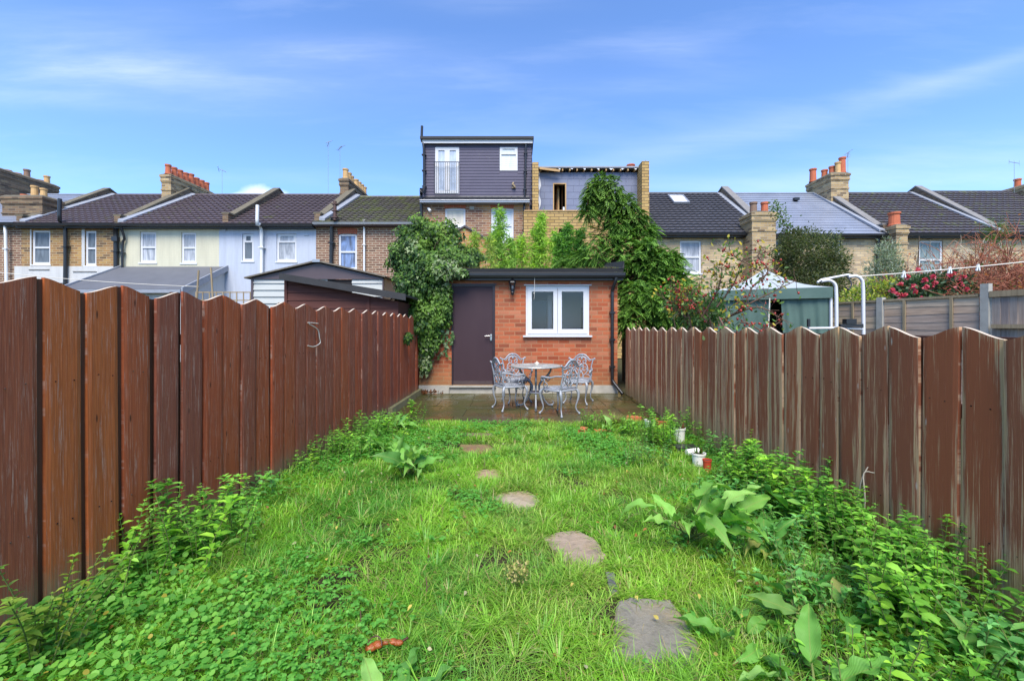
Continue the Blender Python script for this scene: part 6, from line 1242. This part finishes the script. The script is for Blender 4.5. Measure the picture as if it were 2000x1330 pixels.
bamboo('bushy yellow green bamboo in the middle behind the outbuilding roof', [(1062, 424, 26, 170), (1045, 455, 36, 150), (1020, 468, 38, 150), (1078, 458, 32, 150), (1055, 444, 30, 110), (1000, 482, 36, 130)], 13.6, (.20, .38, .06), (.48, .66, .14), 0)
bamboo('darker bamboo beside the conifer behind the outbuilding roof', [(1112, 450, 32, 200), (1130, 462, 34, 180), (1095, 466, 34, 180), (1140, 482, 32, 120)], 13.0, (.08, .22, .05), (.20, .40, .08), 0)
bamboo('low yellowish bamboo next to the ivy behind the outbuilding', [(935, 470, 34, 90), (955, 480, 30, 80), (915, 485, 26, 50)], 12.8, (.24, .36, .07), (.48, .56, .16), 0)
m = M(); 
# small leaved rounded shrubs
def shrub(name, lab, cat, base, cs, n, size, cols, mat=None, tpl='leaf', stems=8, stemmat=None, group=None, shell=.35, up=.2, asp=.42, openness=0.0):
    t = thing(name, lab, cat, tuple(base), group); pos, dr_, r = ellip(n, cs, shell)
    q = clump(pos, 2.8)
    if openness: k = q > openness; pos, dr_, q = pos[k], dr_[k], q[k]
    n = len(pos); ax = nrmz(dr_+np.array((0, 0, up))+.7*rs.normal(size=(n, 3))); s = size*(.6+.8*rs.rand(n)); m = M(); c = palette(n, cols, .2)*(.75+.5*q)[:, None]; leaves(m, pos, ax, rdir(n), s, s*asp, c, tpl, .4); m.build('foliage', mat or M_leaf, t)
    m = M(); cs = np.array(cs); tips = [cs[i % len(cs), :3]+rs.normal(size=3)*cs[i % len(cs), 3:6]*.5 for i in range(stems)]; trunks(m, base, tips, .035, .008); 
    for i in range(stems*4): p = pos[rs.randint(n)]; tcn = tips[rs.randint(stems)]; m.tube([tcn, (tcn+p)/2+rs.normal(size=3)*.03, p], [.008, .003], 4, cap=False)
    m.build('stem', stemmat or M_bark, t); return t
shrub('evergreen_shrub', 'rounded olive green small leaved evergreen bush in front of the slate roofed house', 'shrub', (9.4, 14, 0), [cE(1582, 500, 14, 62, 50), cE(1560, 530, 14, 46, 40), cE(1615, 530, 13.8, 40, 46), cE(1590, 570, 13.6, 60, 50), cE(1548, 470, 14, 24, 24), cE(1535, 500, 14, 22, 30)], 26000, .075, [(.10, .13, .06), (.15, .17, .08), (.06, .09, .04), (.20, .20, .11)], M_leaf, shell=.5)
t = thing('climber', 'thin leafy climber shoot rising above the olive evergreen bush by the yellow brick chimney', 'plant', (8.6, 14, 0)); m = M(); pth = smoothpts([P(1545, 640, 14)*np.array((1, 1, 0)), P(1540, 470, 14), P(1530, 440, 14), P(1524, 415, 14), P(1510, 402, 14)], 8); m.tube(pth, [.02, .006], 5); m.build('stem', M_bark, t)
pp = np.array(pth[12:]); pp = np.repeat(pp, 14, 0)+rs.normal(size=(len(pp)*14, 3))*.12; n = len(pp); m = M(); leaves(m, pp, rdir(n), rdir(n), .08, .045, palette(n, [(.10, .2, .05), (.16, .22, .07)]), 'leaf', .4); m.build('foliage', M_leaf, t)
shrub('silver_shrub', 'silvery grey green shrub beside the drainpipe of the brown tiled house', 'shrub', (9.9, 12, 0), [cE(1732, 500, 12, 26, 34), cE(1722, 535, 12, 32, 36), cE(1750, 540, 12, 22, 30), cE(1715, 570, 12, 34, 28), cE(1775, 560, 12, 26, 30)], 6500, .09, [(.30, .36, .26), (.22, .28, .18), (.38, .42, .33)], M_matte, 'dia', up=1.0, asp=.2, shell=.1, openness=.35)
shrub('variegated_shrub', 'yellow and green variegated shrub behind the grey lap fence', 'shrub', (7.9, 10, 0), [cE(1738, 565, 10, 24, 22), cE(1705, 570, 10, 34, 26), cE(1670, 580, 10, 30, 22), cE(1690, 600, 9.7, 50, 24)], 3000, .065, [(.55, .58, .06), (.30, .40, .08), (.12, .22, .05), (.45, .50, .12)], M_leaf, shell=.2, openness=.3)
t = shrub('camellia', 'dark green camellia bush covered in pink flowers above the grey lap fence', 'shrub', (8.0, 9.3, 0), [cE(1790, 565, 9.3, 42, 24), cE(1840, 560, 9.3, 46, 28), cE(1880, 570, 9.3, 22, 20), cE(1770, 590, 9.3, 30, 20), cE(1830, 600, 9.2, 70, 30)], 4200, .085, [(.035, .075, .03), (.07, .13, .05), (.10, .16, .09)], M_ivy, shell=.5, asp=.5)
ctrs = [(1758, 555), (1805, 545), (1823, 543), (1828, 551), (1784, 561), (1786, 572), (1806, 560), (1816, 563), (1848, 563), (1870, 565), (1887, 567), (1850, 575), (1765, 577), (1758, 586), (1741, 568), (1856, 538), (1863, 536), (1868, 545), (1882, 542), (1793, 528), (1772, 542), (1835, 588), (1875, 555), (1750, 574), (1797, 584)]
for c in ctrs:
    m = M(); p = P(c[0]+rnd.uniform(-2, 2), c[1]+rnd.uniform(-2, 2), 9.3-rnd.uniform(.28, .42)); kq = 16; d = nrmz(rs.normal(size=(kq, 3))+(0, -.9, .1)); leaves(m, np.tile(p, (kq, 1)), d, nrmz(np.cross(d, rdir(kq))), .055+.025*rs.rand(kq), .055, palette(kq, [(.72, .10, .17), (.80, .22, .28), (.62, .06, .12)]), 'round', 1.0); m.build('flower', M_pink, t)
# bare branching trees and twiggy bushes
def branchy(m, p, d, L_, r, depth, ends, spread=.55, up=.15, kids=(2, 3), rmin=.006):
    r = max(r, rmin)
    p = np.array(p, float); d = nrmz(np.array(d, float)); q = p+d*L_*.5+rs.normal(size=3)*L_*.06; e = q+nrmz(d+rs.normal(size=3)*.2)*L_*.5; m.tube([p, q, e], [r, r*.7], 5 if r > .008 else 4, cap=False); ends.append(e)
    if depth <= 0: return
    for i in range(rnd.randint(*kids)): branchy(m, q+(e-q)*rnd.uniform(.2, 1), d+rs.normal(size=3)*spread+(0, 0, up), L_*rnd.uniform(.6, .85), r*.66, depth-1, ends, spread, up, kids, rmin)
def baretree(name, lab, base, dirs, L_, r, depth, mat, spread=.5, up=.15, cat='tree', leafn=0, lcols=None, group=None, kids=(2, 3), rmin=.006):
    t = thing(name, lab, cat, tuple(base), group); m = M(); ends = []
    for d in dirs: branchy(m, np.array(base)+rs.normal(size=3)*(.06, .06, 0), d, L_, r, depth, ends, spread, up, kids, rmin)
    m.build('branches', mat, t)
    if leafn: e = np.array(ends)[rs.randint(0, len(ends), leafn)]+rs.normal(size=(leafn, 3))*.04; m = M(); leaves(m, e, rdir(leafn), rdir(leafn), .05+.03*rs.rand(leafn), .035, palette(leafn, lcols), 'leaf', .4); m.build('foliage', M_leaf, t)
    return t, ends
baretree('bare_tree', 'pale bare pruned tree in front of the teal curtained window', (P(1822, 640, 11)*np.array((1, 1, 0))), [(-.15, 0, 1), (.1, .1, 1.0)], 1.35, .055, 6, M_twig, .55, .12, rmin=.007)
baretree('bare_tree', 'brown bare twisted shrub to the right of the teal curtained window', (P(1888, 640, 11)*np.array((1, 1, 0))), [(-.1, 0, 1), (.25, 0, 1)], 1.05, .04, 6, M_bark, .5, .1)
baretree('bare_tree', 'fine grey bare shrub between the silvery shrub and the teal curtained window', (P(1770, 640, 11.5)*np.array((1, 1, 0))), [(-.2, 0, 1), (.1, 0, 1), (.3, 0, 1)], .9, .022, 5, M_twig, .45, .2)
for i, (px, Yb, lab) in enumerate(((1925, 10.0, 'rusty red tangle of twigs above the camellia, left of the taller one'), (1975, 9.3, 'tall rusty red twiggy bush at the right edge over the upright boarded fence'), (2035, 10.2, 'rusty twiggy bush reaching in at the right edge'))):
    b = P(px, 640, Yb)*np.array((1, 1, 0)); baretree('twiggy_bush', lab, b, [(rnd.uniform(-.5, .5), rnd.uniform(-.3, .3), 1) for _ in range(22)], 1.0 if i == 0 else 1.3, .022, 5, M_redtwig, .6, .12, 'bush', 900 if i else 500, [(.50, .20, .08), (.42, .14, .07), (.20, .24, .07)], 'rusty twiggy bushes', rmin=.0058)
baretree('twiggy_bush', 'olive twiggy bush left of the yellow variegated shrub', P(1668, 640, 10.6)*np.array((1, 1, 0)), [(rnd.uniform(-.5, .5), 0, 1) for _ in range(5)], .62, .012, 5, M_stem, .5, .15, 'bush', 300, [(.30, .34, .08), (.20, .26, .06)])
t = thing('young_conifer', 'small light green feathery conifer tip between the bare shrub and the rusty bushes', 'tree', (10.8, 12, 0)); pos, dr_, r = ellip(260, [cE(1935, 490, 12, 14, 34, .2), cE(1945, 450, 12, 10, 16, .15), cE(1930, 540, 12, 18, 30, .3)], .2); m = M(); sprays(m, pos, dr_*(1, 1, .4)+np.array((0, 0, .5)), 0, (.15, .3), (.10, .2, .04), (.26, .38, .10), .012, .2, 10); m.build('crown', M_matte, t); m = M(); m.tube([(10.95, 12, 0), (11.1, 12, 3.9)], [.05, .01], 6); m.build('trunk', M_bark, t)
# rose with hips behind the right fence
t = thing('rose_bush', 'straggly rose bush with red hips and yellowing leaves leaning over the right fence', 'bush', (3.0, 6.9, 0)); m = M(); hipm = M(); leafm = M(); tips = []
stems = [[(1405, 650, 6.6), (1450, 600, 6.3), (1470, 560, 6.2), (1490, 535, 6.2), (1440, 505, 6.2), (1415, 490, 6.2)], [(1450, 600, 6.3), (1500, 575, 6.2), (1555, 548, 6.1)], [(1420, 620, 6.5), (1480, 600, 6.2), (1530, 625, 6.1)], [(1470, 560, 6.2), (1500, 530, 6.1), (1480, 500, 6.2), (1495, 492, 6.2)], [(1390, 640, 6.8), (1360, 600, 6.8), (1330, 570, 6.9), (1310, 560, 6.9)], [(1370, 620, 6.8), (1400, 570, 6.6), (1410, 530, 6.5), (1400, 520, 6.5)], [(1350, 640, 7), (1330, 600, 7), (1300, 585, 7)], [(1400, 600, 6.6), (1430, 560, 6.5), (1445, 530, 6.4), (1455, 545, 6.4)], [(1380, 630, 6.8), (1350, 580, 6.8), (1370, 550, 6.8)], [(1405, 620, 6.5), (1420, 655, 5.4), (1410, 680, 5.05)], [(1340, 620, 7), (1320, 600, 7), (1345, 575, 7)], [(1440, 640, 6.3), (1495, 648, 6.1), (1520, 630, 6.1)]]
for st in stems:
    q = [P(*s_) for s_ in st]; 
    if st[0][1] > 635: q = [np.array((q[0][0]+.1, q[0][1]+.2, 0))]+q
    c = smoothpts(q, 5); m.tube(c, [.014, .005], 5)
    for i in range(3, len(c), 1):
        if c[i][2] < 1.15: continue
        for _ in range(3):
            d = nrmz(rs.normal(size=3)*(1, .7, .8)+(0, 0, .3)); e = c[i]+d*rnd.uniform(.05, .22); m.tube([c[i], (c[i]+e)/2+rs.normal(size=3)*.015, e], .0032, 4, cap=False); tips.append(e)
tips = np.array(tips); n = len(tips)
hips = []
for i in range(n):
    left = tips[i][0] < 2.85+.0
    if rnd.random() < (.55 if left else .34):
        for _ in range(rnd.randint(1, 4) if left else rnd.randint(1, 2)): hips.append((rnd.uniform(.010, .018), tips[i]+rs.normal(size=3)*.028))
q = tips[rs.randint(0, n, 1100)]; q = q[(q[:, 0] < 3.25) | (rs.rand(len(q)) < .3)]; q = q+rs.normal(size=q.shape)*.05; k = len(q); cols = palette(k, [(.10, .22, .05), (.18, .32, .07), (.08, .16, .05), (.55, .42, .05), (.60, .50, .08), (.24, .36, .12)], .15); leaves(leafm, q, nrmz(rs.normal(size=(k, 3))+(0, 0, -.3)), rdir(k), .05+.035*rs.rand(k), .035, cols, 'leaf', .5)
m.build('stem', M_redstem, t); hips.sort(key=lambda h: -h[0])
for i, (hr, hp) in enumerate(hips):
    hm = M() if i < 100 else hipm
    hm.ball(hp, hr, 7, (1, 1, 1.25))
    if i < 100: hm.build('hip', M_hip, t)
hipm.build('small_hips', M_hip, t)['kind'] = 'stuff'; leafm.build('foliage', M_leaf, t)
shrub('hedge_shrub', 'dark leafy shrub low behind the right fence below the red hips', 'shrub', (3.3, 8.0, 0), [cE(1365, 615, 8.0, 48, 30), cE(1330, 600, 8.2, 30, 26), cE(1395, 600, 8.1, 20, 24)], 2600, .07, [(.05, .12, .04), (.09, .18, .06), (.12, .22, .08)], shell=.4)
# ------------------------------------------------------------------ weeds
def herbs(lab, base, n, spread, h, size, cols, group, name='weed', lean=(0, 0)):
    """a clump of upright stems with pairs of pointed leaves"""
    bx_, by_ = base; t = thing(name, lab, 'weed', (bx_, by_, 0), group); ms = M(); ml = M()
    n = int(n*1.7); h *= 1.12
    for i in range(n):
        x = bx_+rnd.gauss(0, spread[0]); y = by_+rnd.gauss(0, spread[1]); x = min(max(x, float(XL(y))+.04), float(XR(y))-.04); hh = h*rnd.uniform(.55, 1.1); lx_, ly_ = rnd.gauss(lean[0], .22)*hh, rnd.gauss(lean[1], .22)*hh
        stsz = rnd.choice([.6, .8, 1, 1.25]); stc = np.array(rnd.choice([(1, 1, 1), (.75, .8, .8), (1.15, 1.05, .8), (.85, .9, 1.1), (.6, .68, .7)])); c = np.array(smoothpts([(x, y, 0), (x+lx_*.35, y+ly_*.35, hh*.5), (x+lx_, y+ly_, hh)], 4)); ms.tube(c, [.0035, .002], 4, cap=False); nn = max(4, int(hh/.028)); a0 = rnd.uniform(0, PI)
        for j in range(nn):
            f = .12+.88*j/(nn-1); p = c[0]*0; ii = f*(len(c)-1); k = int(min(ii, len(c)-2)); p = c[k]+(c[k+1]-c[k])*(ii-k); s = size*(1.0-.55*abs(f-.55))*rnd.uniform(.6, 1.35)*stsz*(1 if f < .95 else .55); kk = 2 if f < .93 else 5
            a = a0+j*1.57+np.arange(kk)*2*PI/kk+rs.normal(size=kk)*.25; el = .15+.55*f+.2*rs.normal(size=kk); ax = np.stack((np.cos(a), np.sin(a), el), 1); nr = nrmz(np.stack((-np.cos(a)*el, -np.sin(a)*el, np.ones(kk)), 1)+.25*rs.normal(size=(kk, 3)))
            c_ = palette(kk, cols, .14)*(.8+.4*f)*stc; leaves(ml, np.tile(p, (kk, 1)), ax, nr, s, s*.46, c_, 'leaf', .7)
    ms.build('stem', M_stem, t); ml.build('leaves', M_leaf, t); return t
GR = [(.20, .47, .055), (.27, .57, .08), (.34, .64, .10), (.16, .38, .05)]
GB = [(.15, .40, .09), (.20, .48, .12), (.26, .54, .14)]
gl = 'leafy weeds along the foot of the left fence'; gr_ = 'leafy weeds along the foot of the right fence'
def gb(px, py): q = G(px, py); return (q[0], q[1])
herbs('tall bright green weed clump against the left fence, largest of that side', gb(372, 1100), 22, (.14, .16), .40, .062, GR, gl)
herbs('windblown yellowish green weed clump in the lower left corner by the fence', gb(95, 1300), 7, (.05, .06), .40, .055, [(.22, .34, .05), (.14, .28, .04), (.30, .40, .08)], gl, lean=(.3, 0))
herbs('small grey green weed at the left fence just beyond the largest clump', (-2.08, 3.45), 9, (.07, .15), .17, .05, GB, gl)
herbs('low weed clump by the left fence where the fence foot shows a black gap', (-2.05, 4.2), 10, (.08, .14), .16, .045, GR, gl)
herbs('dense weed mound by the left fence halfway to the patio', (-1.88, 4.65), 26, (.14, .22), .26, .055, GR, gl)
herbs('dense weed mound by the left fence nearer the patio', (-1.78, 5.35), 26, (.16, .22), .27, .055, GR, gl)
herbs('leafy weed mound on the left just before the patio', (-1.72, 5.85), 16, (.14, .14), .22, .055, GR, gl)
herbs('single upright weed standing in front of the patio on the left', (-1.43, 6.1), 4, (.04, .04), .30, .06, GR, gl)
herbs('upright weed at the right corner of the patio beside the grass tuft', gb(1160, 838), 12, (.10, .08), .22, .05, GR, gr_)
herbs('bright weed beside the loose brick at the patio edge', gb(1235, 850), 12, (.12, .08), .24, .05, GR, gr_)
herbs('tall weed clump around the terracotta pot near the patio', gb(1290, 872), 22, (.14, .16), .36, .052, GR, gr_)
herbs('greyish low weed clump in front of the terracotta pot', gb(1255, 905), 16, (.14, .14), .22, .042, GB, gr_)
herbs('weed against the right fence beyond the taller white pot', (2.12, 5.55), 8, (.05, .15), .30, .05, GR, gr_)
herbs('weed clump between the two white pots at the fence', (2.13, 4.6), 8, (.05, .12), .26, .05, GB, gr_)
herbs('tall weed clump against the right fence behind the dock plant', (1.95, 3.72), 22, (.13, .18), .36, .062, GR, gr_)
herbs('bushy bright weed clump against the right fence, tallest in the row', (2.02, 3.2), 24, (.12, .18), .40, .066, GR, gr_)
herbs('bluish green weed clump right of the broad dock leaves', (1.62, 3.1), 22, (.18, .16), .26, .066, GB, gr_)
herbs('weed clump against the right fence left of the dry pale stalks', (2.0, 2.72), 20, (.10, .14), .34, .062, GR, gr_)
herbs('low bluish weed clump in front of the rotting broad leaf', (1.55, 2.62), 22, (.18, .14), .20, .060, GB, gr_)
herbs('weed clump against the right fence right of the dry pale stalks', (2.0, 2.32), 26, (.12, .14), .34, .060, GR, gr_)
herbs('tall weed clump against the right fence near the camera', (1.85, 1.98), 26, (.14, .10), .34, .060, GR, gr_)
herbs('low weed clump among fallen leaves near the camera on the right', (1.5, 2.12), 22, (.16, .12), .18, .055, GB, gr_)
herbs('small weed clump below the dock plant beside the lawn', (1.2, 2.55), 10, (.12, .10), .14, .05, GB, gr_)
herbs('weed clump at the bottom edge of the photo on the right', (1.45, 1.62), 16, (.18, .08), .18, .055, GR, gr_)
herbs('dark leafy weed clump in the lower right corner', (1.95, 1.68), 20, (.12, .08), .22, .062, GB, gr_)
def dock(lab, base, n, L_, cols, el=(.2, 1.1), petiole=.12, az=None, group='broad leaved dock plants', wf=.29, base_z=0):
    t = thing('dock_plant', lab, 'dock plant', (base[0], base[1], 0), group); ms = M(); ml = M()
    for i in range(n):
        a = rnd.uniform(0, 2*PI) if az is None else az[i % len(az)]+rnd.gauss(0, .12); e = rnd.uniform(*el); pt = petiole*rnd.uniform(.6, 1.3); b = np.array((base[0]+rnd.gauss(0, .02), base[1]+rnd.gauss(0, .02), base_z)); d = nrmz(np.array((math.cos(a), math.sin(a), e))); p = b+d*pt
        ms.tube([b, b+d*pt*.6+(0, 0, .01), p], [.006, .004], 5); L1 = L_*rnd.uniform(.65, 1.12); nr = nrmz(np.array((-d[0]*d[2], -d[1]*d[2], d[0]**2+d[1]**2+.05))+rs.normal(size=3)*.5)
        leaves(ml, p[None]-d*.005, d[None], nr[None], L1, L1*wf*rnd.uniform(.85, 1.2), palette(1, cols, .12), 'dock', rnd.uniform(.4, 2.3))
    ms.build('stalk', M_stem, t); ml.build('leaves', M_dock, t, smooth=True); return t
DG = [(.22, .48, .09), (.18, .42, .08), (.30, .55, .14), (.13, .33, .07)]
DD = [(.10, .30, .06), (.13, .35, .07), (.18, .42, .10), (.22, .42, .11)]
dock('large pale green dock plant in the middle of the right hand weeds', gb(1352, 1058), 20, .38, [(.25, .52, .10), (.21, .46, .08), (.31, .56, .13)], (.5, 1.9), .26)
dock('dock leaves against the right fence beyond the dry stalks', (1.93, 2.95), 10, .32, DD, (.4, 1.8), .14)
dock('dock plant with yellowing leaves beside the rotting leaf', gb(1500, 1075), 12, .28, DD+[(.44, .46, .14)], (.3, 1.5), .12)
dock('broad dock plant with chewed leaves at the bottom of the right hand weeds', gb(1610, 1230), 12, .25, DD+[(.42, .45, .15)], (.3, 1.4), .12)
dock('dark broad dock plant in the lower right corner', (1.82, 1.88), 11, .26, DD, (.2, 1.3), .12)
dock('dock plant at the lower right edge under the fence', (2.02, 2.2), 10, .30, DD, (.4, 1.4), .10)
dock('pale dock plant rising from the bottom edge right of the fallen leaf', (1.1, 1.60), 12, .25, DG, (.3, 1.2), .10)
dock('narrow leaved dock left of the large stone at the bottom edge', (.40, 1.52), 7, .17, DG, (.2, .9), .06)
dock('young dock with one tall upright leaf at the bottom middle of the picture', (-.42, 1.50), 6, .26, DG, (.3, 1.0), .06, az=[R(75), R(130), R(160), R(60), R(20), R(100)])
dock('pale dock plant in the left weeds close to the lawn', (-1.02, 4.05), 22, .33, DG, (.6, 2.2), .14)
dock('small dock plant at the left fence in front of the patio', (-1.62, 5.75), 12, .28, DG, (.4, 1.4), .12)
dock('dock with crumpled pale leaves among the left weeds', (-1.50, 4.85), 14, .30, DG, (.4, 1.4), .10)
dock('dock plant right of the big stepping stone among the grass', gb(1450, 1255), 7, .20, DG, (.25, .9), .10)
dock('small dock by the bricks on the patio edge', gb(1195, 845), 5, .20, DG, (.5, 1.6), .12)
# rough grass tufts, dried flower tuft, short brown stems
t = thing('seeding_tuft', 'straw coloured dried flower tuft in the lawn left of the second stepping stone', 'plant', tuple(G(1010, 1150)+np.array((0, 0, 0)))); c = G(1010, 1150); m = M(); n = 150; a = rs.rand(n)*2*PI; r = .07*rs.rand(n)**.5; p = np.stack((c[0]+r*np.cos(a), c[1]+r*np.sin(a), .07+.06*rs.rand(n)), 1); leaves(m, p, rdir(n), rdir(n), .018, .012, palette(n, [(.40, .36, .12), (.50, .42, .20), (.34, .36, .10)]), 'leaf', .5); m.build('seed_heads', M_matte, t); m = M()
for i in range(40): q = p[i]; m.tube([(c[0]+(q[0]-c[0])*.3, c[1]+(q[1]-c[1])*.3, 0), q], .0013, 3, cap=False)
m.build('stem', M_stem, t)
for i, (px, py, lab) in enumerate(((832, 1165, 'taller brown dead stem standing in the lawn left of the dried tuft'), (945, 915, 'brown dead stem in the lawn near the small oblong stone'), (822, 1030, 'brown dead stem in the middle left of the lawn'), (862, 1005, 'thin brown dead stem left of the middle stepping stone'), (703, 1230, 'brown dead stem above the rotting fruit'), (938, 990, 'brown dead stem just left of the third stepping stone'))):
    c = G(px, py); m = M(); m.tube([c, c+(.005, 0, .05), c+(rnd.uniform(-.01, .015), 0, rnd.uniform(.07, .11))], [.004, .0025], 5); m.tube([c+(.004, 0, .04), c+(.02, 0, .06)], .0015, 4); tag(m.build('dead_stalk', M_redstem, loc=c), lab, 'dead plant', 'dead stems in the lawn')
m = M(); n = 260; y = 1.7+4*rs.rand(n)**1.3; x = XL(y)+.3+(XR(y)-XL(y)-.5)*rs.rand(n); leaves(m, np.stack((x, y, .03+.03*rs.rand(n)), 1), rdir(n)*(1, 1, .3), nrmz(rs.normal(size=(n, 3))*.5+(0, 0, 1)), .02+.02*rs.rand(n), .018, palette(n, [(.35, .16, .05), (.50, .40, .10), (.25, .12, .05), (.45, .42, .25)]), 'leaf', .8); tag(m.build('fallen_leaves', M_matte), 'scattered small dead leaves in the lawn', 'leaves', kind='stuff')
m = M(); n = 90; x = PX(826, 9.1)+rs.rand(n)*.5*rs.rand(n); y = 9.12-rs.rand(n)*.35*rs.rand(n); leaves(m, np.stack((x, y, .02+.05*rs.rand(n)), 1), rdir(n), rdir(n), .05, .035, palette(n, [(.22, .08, .03), (.14, .06, .03)]), 'leaf', .9); tag(m.build('leaf_litter', M_matte), 'brown dead leaves gathered on the patio below the ivy', 'leaves', kind='stuff')
m = M(); n = 500; c = G(1190, 830); a = rs.rand(n)*2*PI; x = c[0]+.02*rs.normal(size=n)+.05; y = c[1]+.02*rs.normal(size=n); leaves(m, np.stack((x, y, 0*x), 1), np.stack((np.cos(a), np.sin(a), 1.3+rs.rand(n)), 1), np.stack((-np.cos(a), -np.sin(a), np.ones(n)), 1), .25+.1*rs.rand(n), .004, palette(n, [(.30, .28, .10), (.20, .28, .07), (.40, .34, .16)]), 'blade', 1.3); tag(m.build('grass_tuft', M_grass, loc=(c[0], c[1], 0)), 'arching straw tinged grass tuft at the right front edge of the patio', 'grass tuft')
print('objects', len(bpy.data.objects), 'verts', sum(len(o.data.vertices) for o in bpy.data.objects if o.type == 'MESH'))
